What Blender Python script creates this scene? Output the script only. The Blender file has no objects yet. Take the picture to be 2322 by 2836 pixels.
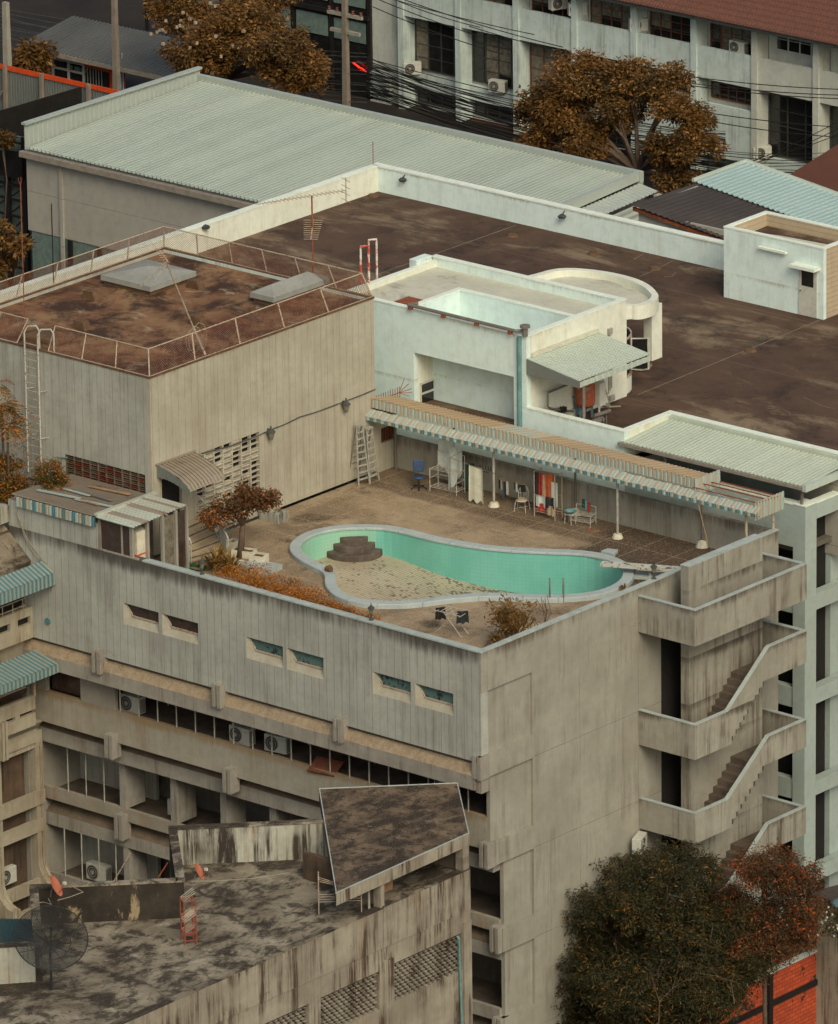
import bpy, bmesh, math, random
import numpy as np
from mathutils import Vector, Matrix
from mathutils.geometry import tessellate_polygon
random.seed(7); rng = np.random.default_rng(7)
SC = bpy.context.scene; COL = SC.collection
# ------------------------------------------------------------------ camera model (metres; z = 0 is the street)
FPX = 22235.93; PIT, YAW, ROL = (math.radians(a) for a in (18.67851879, -40.46108368, -0.75100325))
cF = Vector((math.sin(YAW)*math.cos(PIT), math.cos(YAW)*math.cos(PIT), -math.sin(PIT)))
_R = Vector((math.cos(YAW), -math.sin(YAW), 0)); _U = _R.cross(cF)
cR = _R*math.cos(ROL)+_U*math.sin(ROL); cU = -_R*math.sin(ROL)+_U*math.cos(ROL)
def ray(px, py): return cF+cR*((px-1161)/FPX)-cU*((py-1418)/FPX)
CAM = Vector((0, 0, 22))-ray(1332, 1810)*310
def at(px, py, X=None, Y=None, Z=None):
    """a measured point of the photograph put on a real wall plane (X or Y) or floor level (Z)"""
    r = ray(px, py)
    t = (X-CAM.x)/r.x if X is not None else (Y-CAM.y)/r.y if Y is not None else (Z-CAM.z)/r.z
    return CAM+r*t
def K(x0, y0, s): return lambda x, y: (x0+x/s, y0+y/s)
# ------------------------------------------------------------------ materials
def nt(name):
    m = bpy.data.materials.new(name); m.use_nodes = True; t = m.node_tree; t.nodes.clear()
    o = t.nodes.new('ShaderNodeOutputMaterial'); b = t.nodes.new('ShaderNodeBsdfPrincipled')
    t.links.new(b.outputs[0], o.inputs[0]); return m, t, b
class G:
    def __init__(s, t): s.t = t
    def n(s, k, **kw):
        n = s.t.nodes.new('ShaderNode'+k)
        for a, v in kw.items(): setattr(n, a, v)
        return n
    def l(s, a, b): s.t.links.new(a, b)
    def math(s, op, a, b=None, clamp=False):
        n = s.n('Math', operation=op, use_clamp=clamp)
        for i, v in enumerate((a, b)):
            if v is None: continue
            if isinstance(v, (int, float)): n.inputs[i].default_value = v
            else: s.l(v, n.inputs[i])
        return n.outputs[0]
    def mix(s, f, a, b, mode='MIX'):
        n = s.n('Mix', data_type='RGBA', blend_type=mode)
        for i, v in ((0, f), (6, a), (7, b)):
            if isinstance(v, (int, float)): n.inputs[i].default_value = v
            elif isinstance(v, tuple): n.inputs[i].default_value = (*v, 1)
            else: s.l(v, n.inputs[i])
        return n.outputs[2]
    def noise(s, vec, sc, det=5, rough=.6, scale3=None, dist=0):
        if scale3:
            mp = s.n('Mapping'); mp.inputs['Scale'].default_value = scale3; s.l(vec, mp.inputs[0]); vec = mp.outputs[0]
        n = s.n('TexNoise'); n.inputs['Scale'].default_value = sc; n.inputs['Detail'].default_value = det
        n.inputs['Roughness'].default_value = rough; n.inputs['Distortion'].default_value = dist
        s.l(vec, n.inputs['Vector']); return n.outputs[0]
    def ramp(s, v, lo, hi):
        n = s.n('MapRange'); n.inputs[1].default_value = lo; n.inputs[2].default_value = hi; n.interpolation_type = 'SMOOTHSTEP'
        s.l(v, n.inputs[0]); return n.outputs[0]
    def pos(s, obj=False):
        return s.n('TexCoord').outputs['Object'] if obj else s.n('NewGeometry').outputs['Position']
def line_mask(g, coord, sp, w, off=0):
    f = g.math('FRACT', g.math('DIVIDE', g.math('ADD', coord, 1000*sp+off), sp))
    return g.math('LESS_THAN', f, w/sp)
def concrete(name, a, b, ns=.8, stain=None, st=.5, joints=None, drip=None, rough=.85, blot=None, bump=.25, speck=0, obj=False, jcol=None, zone=None):
    m, t, bs = nt(name); g = G(t); p = g.pos(obj)
    sx = g.n('SeparateXYZ'); g.l(p, sx.inputs[0])
    n1 = g.ramp(g.noise(p, ns, 7, .65), .32, .68); c = g.mix(n1, a, b)
    n0 = g.noise(p, ns*7, 5, .7); c = g.mix(g.math('MULTIPLY', g.ramp(n0, .4, .75), .35), c, tuple(x*.6 for x in a))
    if blot:
        for (col, sc, lo, hi, amt, s3) in blot:
            nb = g.ramp(g.noise(p, sc, 9, .72, s3, .4), lo, hi); c = g.mix(g.math('MULTIPLY', nb, amt), c, col)
    if stain:
        loc_ = g.math('ADD', g.math('MULTIPLY', g.ramp(g.noise(p, .42, 3, .55), .40, .62), 1.25), .22)
        s1 = g.ramp(g.noise(p, 1, 7, .75, (2.2, 2.2, .13)), .46, .66); c = g.mix(g.math('MULTIPLY', g.math('MULTIPLY', s1, loc_), st, True), c, stain)
        s2 = g.ramp(g.noise(p, 1, 4, .7, (9, 9, .3)), .5, .72); c = g.mix(g.math('MULTIPLY', g.math('MULTIPLY', s2, loc_), st*.7, True), c, stain)
        s3 = g.ramp(g.noise(p, .8, 8, .8, (1, 1, 1), 1.2), .60, .66); c = g.mix(g.math('MULTIPLY', g.math('MULTIPLY', s3, loc_), st*.45, True), c, tuple(x*.8 for x in stain))
    if drip:
        for (zt, ln, dc, lo) in drip:
            mz = g.ramp(sx.outputs[2], zt-ln, zt); below = g.math('LESS_THAN', sx.outputs[2], zt+.01)
            nn = g.noise(p, 1, 6, .75, (4.5, 4.5, .22)); big = g.noise(p, .35, 2, .5)
            k = g.ramp(g.math('ADD', g.math('MULTIPLY', mz, .55), g.math('MULTIPLY', g.math('ADD', nn, big), .5)), lo, lo+.28)
            c = g.mix(g.math('MULTIPLY', g.math('MULTIPLY', k, below), .85), c, dc)
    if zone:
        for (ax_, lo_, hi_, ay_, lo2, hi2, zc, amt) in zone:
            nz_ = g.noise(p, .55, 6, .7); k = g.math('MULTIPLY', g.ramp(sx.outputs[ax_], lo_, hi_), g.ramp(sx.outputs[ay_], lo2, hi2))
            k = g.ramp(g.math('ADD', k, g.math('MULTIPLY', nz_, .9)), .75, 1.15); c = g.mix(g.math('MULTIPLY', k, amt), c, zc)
    if speck:
        v = g.noise(p, 22, 3, .8); c = g.mix(g.math('MULTIPLY', g.ramp(v, .5, .72), speck), c, tuple(min(1, x*2.1) for x in a))
    if joints:
        for (ax, sp, w, off) in joints:
            jn = line_mask(g, sx.outputs[ax], sp, w, off)
            jm = g.math('MULTIPLY', jn, g.ramp(g.noise(p, 1.1, 3, .6), .25, .5)); c = g.mix(g.math('MULTIPLY', jm, .62), c, jcol or tuple(x*.25 for x in a))
    g.l(c, bs.inputs['Base Color']); bs.inputs['Roughness'].default_value = rough
    bs.inputs['Specular IOR Level'].default_value = .25
    if bump:
        bn = g.n('Bump'); bn.inputs['Strength'].default_value = bump; bn.inputs['Distance'].default_value = .03
        g.l(g.noise(p, 14, 6, .7), bn.inputs['Height']); g.l(bn.outputs[0], bs.inputs['Normal'])
    return m
def plain(name, col, rough=.6, metal=0, var=.25, obj=True, spec=.4, sc=3):
    m, t, bs = nt(name); g = G(t); p = g.pos(obj)
    n1 = g.ramp(g.noise(p, sc, 6, .7), .3, .7)
    g.l(g.mix(n1, tuple(x*(1-var) for x in col), tuple(min(1, x*(1+var*.5)) for x in col)), bs.inputs['Base Color'])
    bs.inputs['Roughness'].default_value = rough; bs.inputs['Metallic'].default_value = metal
    bs.inputs['Specular IOR Level'].default_value = spec
    return m
def rusty(name, col, rust, amt=.5, sc=5, rough=.7, obj=False):
    m, t, bs = nt(name); g = G(t); p = g.pos(obj)
    n1 = g.ramp(g.noise(p, sc, 8, .75), .62-amt*.3, .72-amt*.3)
    g.l(g.mix(n1, col, rust), bs.inputs['Base Color']); bs.inputs['Roughness'].default_value = rough
    return m
def leafm(name, a, b, c=None, cf=.15, sc=.7):
    m, t, bs = nt(name); g = G(t)
    r = g.n('NewGeometry').outputs['Random Per Island']; p = g.pos()
    n1 = g.ramp(g.noise(p, sc, 4, .6), .35, .65)
    col = g.mix(g.math('ADD', g.math('MULTIPLY', r, .5), g.math('MULTIPLY', n1, .5)), a, b)
    if c: col = g.mix(g.math('GREATER_THAN', g.math('ADD', g.math('MULTIPLY', r, .6), g.math('MULTIPLY', g.noise(p, sc*1.3, 3, .5), .6)), 1-cf-.12), col, c)
    g.l(col, bs.inputs['Base Color']); bs.inputs['Roughness'].default_value = .6
    bs.inputs['Specular IOR Level'].default_value = .2
    return m
M = {}
# ------------------------------------------------------------------ objects
def link(o, parent=None):
    COL.objects.link(o)
    if parent is not None: o.parent = parent
    return o
def thing(name, label, cat, loc=(0, 0, 0), rz=0, group=None):
    o = bpy.data.objects.new(name, None); o.location = loc; o.rotation_euler = (0, 0, rz); o.empty_display_size = .3
    COL.objects.link(o); o['label'] = label; o['category'] = cat
    if group: o['group'] = group
    o['wl'] = 1
    return o
def tag(o, label, cat, group=None, kind=None):
    if label: o['label'] = label; o['category'] = cat
    if group: o['group'] = group
    if kind: o['kind'] = kind
    return o
class MB:
    """collects shapes; build() links them as ONE mesh object. Coordinates are world ones unless local=True."""
    def __init__(s): s.v = []; s.f = []; s.mi = []; s.sm = []; s.m = 0; s.smooth = False
    def add(s, vs, fs):
        k = len(s.v); s.v += [tuple(v) for v in vs]
        for f in fs: s.f.append([i+k for i in f]); s.mi.append(s.m); s.sm.append(s.smooth)
        return s
    def box(s, x0, y0, z0, x1, y1, z1):
        x0, x1 = sorted((x0, x1)); y0, y1 = sorted((y0, y1)); z0, z1 = sorted((z0, z1))
        return s.add([(x0,y0,z0),(x1,y0,z0),(x1,y1,z0),(x0,y1,z0),(x0,y0,z1),(x1,y0,z1),(x1,y1,z1),(x0,y1,z1)],
              [(0,3,2,1),(4,5,6,7),(0,1,5,4),(1,2,6,5),(2,3,7,6),(3,0,4,7)])
    def obox(s, c, sx, sy, sz, rz=0, rx=0, ry=0):
        R = Matrix.Rotation(rz, 3, 'Z') @ Matrix.Rotation(ry, 3, 'Y') @ Matrix.Rotation(rx, 3, 'X'); c = Vector(c); vs = []
        for dz in (-.5, .5):
            for dx, dy in ((-.5,-.5),(.5,-.5),(.5,.5),(-.5,.5)): vs.append(c+R@Vector((dx*sx, dy*sy, dz*sz)))
        return s.add(vs, [(0,3,2,1),(4,5,6,7),(0,1,5,4),(1,2,6,5),(2,3,7,6),(3,0,4,7)])
    def poly(s, pts): return s.add(pts, [tuple(range(len(pts)))])
    def prism(s, pts, d):
        """planar outline pts swept by vector d (concave outlines allowed)"""
        pts = [Vector(p) for p in pts]; d = Vector(d); n = len(pts)
        nn = Vector((0, 0, 0))
        for i in range(n):
            a, b = pts[i], pts[(i+1) % n]; nn += (a-pts[0]).cross(b-pts[0])
        if nn.dot(d) > 0: pts.reverse()
        tr = tessellate_polygon([pts]); k = len(s.v); q = [p+d for p in pts]
        fs = []
        for t3 in tr:
            a, b, c = (pts[i] for i in t3); fl = (b-a).cross(c-a).dot(d) > 0
            t3 = tuple(reversed(t3)) if fl else tuple(t3)
            fs.append(t3); fs.append(tuple(i+n for i in reversed(t3)))
        for i in range(n):
            j = (i+1) % n; fs.append((j, i, i+n, j+n))
        return s.add(pts+q, fs)
    def tube(s, a, b, r, n=6, r2=None, caps=True):
        a = Vector(a); b = Vector(b); d = (b-a)
        if d.length < 1e-6: return s
        d.normalize(); u = d.orthogonal().normalized(); w = d.cross(u); r2 = r if r2 is None else r2; vs = []
        for c, rr in ((a, r), (b, r2)):
            for i in range(n):
                t = 2*math.pi*i/n; vs.append(c+(u*math.cos(t)+w*math.sin(t))*rr)
        fs = [(i, (i+1) % n, (i+1) % n+n, i+n) for i in range(n)]
        if caps: fs += [tuple(range(n-1, -1, -1)), tuple(range(n, 2*n))]
        return s.add(vs, fs)
    def path(s, pts, r, n=6, closed=False):
        pts = [Vector(p) for p in pts]; L = len(pts); vs = []; up = None
        for i, p in enumerate(pts):
            a = pts[(i-1) % L] if closed else pts[max(i-1, 0)]; b = pts[(i+1) % L] if closed else pts[min(i+1, L-1)]
            d = (b-a).normalized() if (b-a).length > 1e-9 else Vector((0, 0, 1))
            u = d.orthogonal().normalized() if up is None else (up-d*up.dot(d)).normalized(); up = u; w = d.cross(u)
            rr = r[i] if isinstance(r, (list, tuple)) else r
            for k in range(n):
                t = 2*math.pi*k/n; vs.append(p+(u*math.cos(t)+w*math.sin(t))*rr)
        fs = []
        for i in range(L if closed else L-1):
            j = (i+1) % L
            for k in range(n): k2 = (k+1) % n; fs.append((i*n+k, i*n+k2, j*n+k2, j*n+k))
        if not closed: fs += [tuple(range(n-1, -1, -1)), tuple(range((L-1)*n, L*n))]
        return s.add(vs, fs)
    def lathe(s, c, prof, n=16, a0=0, a1=2*math.pi, close=True):
        """prof: list of (radius, z) round vertical axis at c"""
        c = Vector(c); full = abs(a1-a0-2*math.pi) < 1e-6; m = n if full else n+1; vs = []
        for (r, z) in prof:
            for i in range(m):
                t = a0+(a1-a0)*i/n; vs.append(c+Vector((r*math.cos(t), r*math.sin(t), z)))
        fs = []
        for j in range(len(prof)-1):
            for i in range(n):
                i2 = (i+1) % m; fs.append((j*m+i, j*m+i2, (j+1)*m+i2, (j+1)*m+i))
        return s.add(vs, fs)
    def sheet(s, P, U, V, n, amp=.04, th=.012, prof='box', mats=None, jit=0, crest=0):
        """corrugated sheet: ribs run along U, repeat n times along V"""
        P = Vector(P); U = Vector(U); V = Vector(V); N = U.cross(V).normalized()
        if N.z < 0: N = -N
        st = [(0, 0), (.5, 0), (.6, 1), (.9, 1), (1, 0)] if prof == 'box' else [(0, 0), (.72, 0), (.78, 1), (.92, 1), (1, 0)] if prof == 'rib' else [(0, 0), (.25, .7), (.5, 1), (.75, .7), (1, 0)]
        for i in range(n):
            if mats: s.m = mats[i % len(mats)] if not callable(mats) else mats(i)
            dj = random.uniform(-jit, jit) if jit else 0
            vs = []; k = len(st)
            for lo in (0, 1):
                for (u) in (0, 1):
                    for (f, h) in st: vs.append(P+V*((i+f)/n)+U*(u+dj*u)+N*(h*amp-(th if lo else 0)))
            fs = []
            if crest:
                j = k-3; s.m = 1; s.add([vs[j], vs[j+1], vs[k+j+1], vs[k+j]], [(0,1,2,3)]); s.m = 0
            for j in range(k-1):
                if not (crest and j == k-3): fs.append((j, j+1, k+j+1, k+j))
                fs.append((2*k+j+1, 2*k+j, 3*k+j, 3*k+j+1))
                fs.append((j+1, j, 2*k+j, 2*k+j+1)); fs.append((k+j, k+j+1, 3*k+j+1, 3*k+j))
            s.add(vs, fs)
        return s
    def wallX(s, Y0, Y1, X0, X1, Z0, Z1, holes):
        """wall lying along X between planes Y0..Y1 with rectangular holes (x0,x1,z0,z1)"""
        xs = sorted({X0, X1} | {h[0] for h in holes} | {h[1] for h in holes}); xs = [x for x in xs if X0-1e-6 <= x <= X1+1e-6]
        for a, b in zip(xs, xs[1:]):
            hs = sorted([(h[2], h[3]) for h in holes if h[0] <= a+1e-6 and h[1] >= b-1e-6]); z = Z0
            for (h0, h1) in hs:
                if h0 > z: s.box(a, Y0, z, b, Y1, h0)
                z = max(z, h1)
            if z < Z1: s.box(a, Y0, z, b, Y1, Z1)
        return s
    def wallY(s, X0, X1, Y0, Y1, Z0, Z1, holes):
        ys = sorted({Y0, Y1} | {h[0] for h in holes} | {h[1] for h in holes}); ys = [y for y in ys if Y0-1e-6 <= y <= Y1+1e-6]
        for a, b in zip(ys, ys[1:]):
            hs = sorted([(h[2], h[3]) for h in holes if h[0] <= a+1e-6 and h[1] >= b-1e-6]); z = Z0
            for (h0, h1) in hs:
                if h0 > z: s.box(X0, a, z, X1, b, h0)
                z = max(z, h1)
            if z < Z1: s.box(X0, a, z, X1, b, Z1)
        return s
    def build(s, name, mat, parent=None, local=False, bevel=0):
        me = bpy.data.meshes.new(name); off = Vector((0, 0, 0))
        if parent is not None and not local:
            q = parent
            while q is not None: off = off+q.location; q = q.parent
        vs = [(v[0]-off.x, v[1]-off.y, v[2]-off.z) for v in s.v]
        me.from_pydata(vs, [], s.f)
        ms = mat if isinstance(mat, (list, tuple)) else [mat]
        for x in ms: me.materials.append(M[x] if isinstance(x, str) else x)
        me.polygons.foreach_set('material_index', s.mi); me.polygons.foreach_set('use_smooth', s.sm); me.update()
        o = bpy.data.objects.new(name, me); link(o, parent)
        if bevel:
            b = o.modifiers.new('b', 'BEVEL'); b.width = bevel; b.segments = 2; b.limit_method = 'ANGLE'
        return o
def box(name, mat, parent, *c, bevel=0): return MB().box(*c).build(name, mat, parent, bevel=bevel)
def copy_tree(o, parent=None):
    c = o.copy(); COL.objects.link(c)
    if parent is not None: c.parent = parent
    for ch in list(o.children): copy_tree(ch, c)
    return c
def dup(o, loc, rz=None, label=None, group=None, scale=None):
    c = copy_tree(o); c.location = loc
    if rz is not None: c.rotation_euler = (0, 0, rz)
    if label: c['label'] = label
    if group: c['group'] = group
    if scale: c.scale = (scale,)*3
    return c
# ------------------------------------------------------------------ foliage
def leaves(name, centers, per, rad, size, mat, parent, aspect=.42, droop=.3, flat=.8, up=.0):
    """centers: (n,3) clump centres; each clump holds `per` small bent leaves"""
    C0 = np.asarray(centers, float); n = len(C0)*per
    c = np.repeat(C0, per, 0); d = rng.normal(size=(n, 3)); d /= np.linalg.norm(d, axis=1)[:, None]
    rr = rad*(rng.random(n)**.5)[:, None]; p = c+d*rr*np.array([1, 1, flat])
    ax = d+rng.normal(size=(n, 3))*.5; ax[:, 2] = ax[:, 2]*.5-droop+up; ax /= np.linalg.norm(ax, axis=1)[:, None]
    sd = np.cross(ax, rng.normal(size=(n, 3))*.6+np.array([0, 0, 1.])); sd /= np.linalg.norm(sd, axis=1)[:, None]+1e-9
    L = size*(.6+.8*rng.random(n))[:, None]; W = L*aspect*.5
    v = np.stack([p, p+ax*L*.5+sd*W, p+ax*L, p+ax*L*.5-sd*W], 1).reshape(-1, 3)
    off = Vector((0, 0, 0)); q = parent
    while q is not None: off = off+q.location; q = q.parent
    v -= np.array(off)
    me = bpy.data.meshes.new(name); me.vertices.add(4*n); me.vertices.foreach_set('co', v.ravel())
    me.loops.add(4*n); me.loops.foreach_set('vertex_index', np.arange(4*n, dtype=np.int32))
    me.polygons.add(n); me.polygons.foreach_set('loop_start', np.arange(0, 4*n, 4, dtype=np.int32))
    me.materials.append(M[mat]); me.update(calc_edges=True)
    return link(bpy.data.objects.new(name, me), parent)
def blob_centers(blobs, n, shell=.55):
    """n clump centres spread over the outer part of ellipsoid blobs ((x,y,z),(rx,ry,rz))"""
    w = np.array([b[1][0]*b[1][1]*b[1][2] for b in blobs])**.75; w /= w.sum(); out = []
    for b, k in zip(blobs, (w*n).astype(int)+1):
        d = rng.normal(size=(k, 3)); d /= np.linalg.norm(d, axis=1)[:, None]
        ph = rng.random(3)*6.28; lump = 1+.22*np.sin(d[:, 0]*5+ph[0])*np.sin(d[:, 1]*5+ph[1])+.14*np.sin(d[:, 2]*9+ph[2])
        r = ((shell+(1.08-shell)*rng.random(k))*lump)[:, None]; out.append(np.array(b[0])+d*r*np.array(b[1]))
    return np.concatenate(out)
def lumpy(blobs, k=5, f=.52):
    out = []
    for c, r in blobs:
        out.append((c, tuple(x*.62 for x in r)))
        for i in range(k):
            d = Vector((random.gauss(0,1), random.gauss(0,1), random.gauss(.15,.8))).normalized(); q = f*random.uniform(.65,1.2)
            out.append(((c[0]+d.x*r[0]*.72, c[1]+d.y*r[1]*.72, c[2]+d.z*r[2]*.72), tuple(x*q for x in r)))
    return out
def trunk(parent, base, blobs, r, mat='bark', split=.5, extra=3):
    m = MB(); m.smooth = True; base = Vector(base); cen = sum((Vector(b[0]) for b in blobs), Vector())/len(blobs)
    fork = base.lerp(Vector((cen.x, cen.y, cen.z)), split); fork.x = base.x+(cen.x-base.x)*split*.6; fork.y = base.y+(cen.y-base.y)*split*.6
    m.path([base, base.lerp(fork, .5)+Vector((r*.4, -r*.3, 0)), fork], [r*1.2, r, r*.8], 8)
    for b in blobs:
        c = Vector(b[0]); mid = fork.lerp(c, .5)+Vector((random.uniform(-.3, .3), random.uniform(-.3, .3), .2))
        m.path([fork, mid, c], [r*.6, r*.38, r*.16], 6)
        for k in range(extra):
            d = Vector((random.gauss(0, 1), random.gauss(0, 1), random.gauss(0, .7))).normalized()
            e = c+Vector((d.x*b[1][0], d.y*b[1][1], d.z*b[1][2]))*.85; m.path([mid, c.lerp(e, .35), e], [r*.3, r*.18, r*.05], 5)
    return m.build('trunk', mat, parent)
def tree(name, label, base, blobs, n, per, rad, size, mat, tr=.25, group=None, cat='tree', split=.5, **kw):
    t = thing(name, label, cat, base, group=group); trunk(t, base, blobs, tr, split=split)
    leaves('crown', blob_centers(lumpy(blobs), n), per, rad, size, mat, t, **kw); return t
# ------------------------------------------------------------------ material table
MOSS = (.045, .038, .028); GRIME = (.07, .058, .045)
M['facade'] = concrete('facade', (.43,.435,.385), (.335,.337,.295), .4, (.15,.13,.105), .34, joints=[(0, .392, .024, .1)], drip=[(22.0, 1.5, (.04,.03,.024), .83)])
M['facade_plain'] = concrete('facade_plain', (.33,.31,.26), (.26,.24,.20), .5, (.17,.145,.11), .4)
M['side_wall'] = concrete('side_wall', (.345,.33,.275), (.275,.26,.212), .35, (.15,.125,.095), .42, drip=[(22.0, 1.3, (.07,.05,.036), .89)])
M['ph_left'] = concrete('ph_left', (.43,.43,.37), (.33,.325,.275), .5, (.17,.15,.125), .3, blot=[((.5,.5,.47), .9, .66, .72, .35, None)], joints=[(0, .42, .02, 0)], drip=[(28.5, .8, (.1,.07,.05), .95)])
M['ph_right'] = concrete('ph_right', (.43,.40,.315), (.355,.325,.25), .4, (.2,.16,.12), .24, joints=[(1, .40, .02, 0)], drip=[(28.5, 1.1, (.1,.07,.05), .95)])
M['band'] = concrete('band', (.33,.31,.265), (.26,.24,.2), .8, (.15,.115,.085), .6)
SD = [(z_, .9, (.055,.04,.03), .89) for z_ in (21.69, 18.86, 15.07, 11.32, 16.89)]
M['stair_wall'] = concrete('stair_wall', (.35,.333,.275), (.275,.258,.21), .5, (.11,.085,.062), .7, drip=SD)
M['pebble'] = concrete('pebble', (.36,.28,.185), (.25,.19,.125), 3, (.15,.11,.08), .3, bump=1, speck=.3)
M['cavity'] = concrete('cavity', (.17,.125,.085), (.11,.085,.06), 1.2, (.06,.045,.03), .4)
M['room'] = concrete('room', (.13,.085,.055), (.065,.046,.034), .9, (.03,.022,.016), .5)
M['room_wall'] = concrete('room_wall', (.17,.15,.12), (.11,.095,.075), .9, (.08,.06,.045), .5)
M['floor_dirt'] = concrete('floor_dirt', (.14,.11,.085), (.08,.062,.048), 1.5)
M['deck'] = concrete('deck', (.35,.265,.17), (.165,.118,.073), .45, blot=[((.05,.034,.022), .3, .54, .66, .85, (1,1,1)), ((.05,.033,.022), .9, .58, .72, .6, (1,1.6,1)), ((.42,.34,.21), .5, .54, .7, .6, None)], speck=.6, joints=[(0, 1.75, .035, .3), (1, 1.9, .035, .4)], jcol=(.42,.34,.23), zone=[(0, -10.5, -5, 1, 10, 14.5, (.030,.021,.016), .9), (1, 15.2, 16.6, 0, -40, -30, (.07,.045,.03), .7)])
M['roof_brown'] = concrete('roof_brown', (.28,.165,.085), (.15,.062,.03), .45, blot=[((.04,.02,.013), .35, .45, .58, .92, None), ((.06,.03,.018), 1.3, .52, .68, .7, (1.3,.8,1)), ((.36,.29,.19), .7, .56, .68, .75, (1,1.5,1))])
M['roof_dark'] = concrete('roof_dark', (.105,.062,.040), (.062,.036,.024), .35, blot=[((.25,.185,.115), .11, .50, .64, .85, (1,1.9,1)), ((.022,.017,.015), .5, .5, .66, .7, None), ((.15,.115,.075), .7, .58, .74, .5, (1,2,1))], speck=.3, joints=[(1, 6.6, .05, 0)], jcol=(.17,.13,.09))
M['roof_moss'] = concrete('roof_moss', (.30,.26,.19), (.15,.12,.085), .5, blot=[((.03,.022,.016), .33, .47, .58, .93, (1.5,.8,1)), ((.022,.016,.012), 1.1, .49, .6, .85, None), ((.38,.34,.26), .6, .58, .68, .8, (1.4,.8,1))], speck=.18)
M['slab_moss'] = concrete('slab_moss', (.18,.13,.085), (.075,.052,.035), 1.0, blot=[((.015,.012,.010), .7, .46, .57, .92, (1.5,.8,1)), ((.018,.014,.011), 2.6, .5, .6, .85, None), ((.26,.22,.16), 2.0, .6, .7, .6, None)], speck=.6)
M['black_wall'] = concrete('black_wall', (.05,.04,.03), (.022,.018,.014), 1.2, blot=[((.30,.23,.14), 1.1, .55, .62, .9, (1,1,.45)), ((.42,.36,.25), .5, .66, .7, .9, (1,1,.6))])
M['stained_wall'] = concrete('stained_wall', (.42,.42,.36), (.33,.31,.25), .7, (.05,.04,.03), .95, blot=[((.035,.028,.022), .42, .52, .6, 1, (1,1,.12)), ((.27,.17,.09), 1.0, .55, .7, .6, (1,1,.3))], drip=[(17.2, .3, (.02,.016,.012), .5)])
M['fg_face'] = concrete('fg_face', (.36,.325,.255), (.23,.20,.155), .5, (.075,.048,.032), 1.1, blot=[((.25,.15,.08), .5, .55, .7, .5, (1,1,.2))], drip=[(16.0, 1.6, (.06,.045,.036), .95)], joints=[(1, 3.9, .02, 0)])
M['white'] = concrete('white', (.71,.84,.80), (.66,.78,.74), .3, (.46,.47,.38), .22, drip=[(27.15, .7, (.34,.32,.25), .97), (24.05, .6, (.34,.32,.25), .97)], bump=.08)
M['white_x'] = concrete('white_x', (.74,.76,.65), (.68,.70,.58), .4, (.5,.4,.26), .3, drip=[(27.15, .8, (.40,.33,.22), .96)], bump=.08)  # same paint as white, warmer on sunward walls: sunlight put into the colour
M['white_top'] = concrete('white_top', (.78,.84,.74), (.7,.76,.66), .5, bump=.1)
M['white_roof'] = concrete('white_roof', (.58,.57,.46), (.50,.49,.39), .4, blot=[((.2,.19,.16), .35, .55, .7, .7, (1,2,1)), ((.08,.075,.065), 1.2, .66, .74, .7, None)])
M['white_dirty'] = concrete('white_dirty', (.58,.67,.63), (.49,.57,.52), .5, (.14,.14,.12), .38, blot=[((.13,.13,.115), .55, .6, .7, .8, (1,1,.35))])
M['school_x'] = concrete('school_x', (.55,.57,.5), (.46,.47,.4), .5, (.25,.25,.22), .3)
M['tower'] = concrete('tower', (.37,.44,.41), (.32,.38,.35), .4, (.4,.4,.33), .3)
M['conc_coping'] = concrete('conc_coping', (.42,.47,.44), (.34,.38,.35), 1.5, (.2,.18,.15), .3)
M['pool_cope'] = concrete('pool_cope', (.42,.475,.465), (.36,.41,.4), 1.2, (.3,.3,.28), .2, joints=[(0, 1.3, .02, 0)])
M['step_stone'] = concrete('step_stone', (.14,.11,.085), (.08,.062,.05), 2, blot=[((.22,.18,.14), 2.5, .58, .7, .6, None)])
M['wh_wall'] = concrete('wh_wall', (.36,.34,.29), (.33,.31,.265), .3, (.25,.23,.19), .2, joints=[(2, 2.6, .03, .4)], bump=.05)
M['gutter'] = plain('gutter', (.27,.235,.19), .5)
def metal_sheet(name, a, b, rust=None, ra=.3, rough=.45, run=0):
    m, t, bs = nt(name); g = G(t); p = g.pos()
    c = g.mix(g.ramp(g.noise(p, .25, 5, .6), .3, .7), a, b)
    if run:
        c = g.mix(g.math('MULTIPLY', g.ramp(g.noise(p, 1, 3, .7, (1.1, .03, .03)), .45, .6), run), c, tuple(x*.62 for x in a)); c = g.mix(g.math('MULTIPLY', g.ramp(g.noise(p, 1, 6, .75, (2.5, .22, .22)), .55, .72), run), c, (.36, .31, .22))
    c = g.mix(g.math('MULTIPLY', g.ramp(g.noise(p, 5, 5, .7), .45, .8), .25), c, tuple(x*.55 for x in a))
    if rust: c = g.mix(g.math('MULTIPLY', g.ramp(g.noise(p, .9, 8, .7), .55, .72), ra), c, rust)
    g.l(c, bs.inputs['Base Color']); bs.inputs['Roughness'].default_value = rough; bs.inputs['Metallic'].default_value = .15
    return m
M['crest'] = metal_sheet('crest', (.74,.75,.62), (.66,.67,.55))  # paler rib tops over dirtier pans, also standing in for lost rib shading
M['wh_roof'] = metal_sheet('wh_roof', (.36,.42,.38), (.41,.47,.42), (.30,.30,.24), .35, run=.25)
M['wh_trim'] = metal_sheet('wh_trim', (.42,.46,.41), (.38,.42,.37))
M['leanto'] = metal_sheet('leanto', (.50,.57,.50), (.46,.52,.44))
M['canopy'] = metal_sheet('canopy', (.44,.50,.41), (.48,.53,.44), (.38,.36,.27), .3, run=.2)
M['tan_dark'] = metal_sheet('tan_dark', (.40,.30,.185), (.34,.25,.155), (.15,.08,.04), .4)
M['tan_sheet'] = metal_sheet('tan_sheet', (.50,.37,.22), (.43,.31,.185), (.2,.1,.05), .4)
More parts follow.
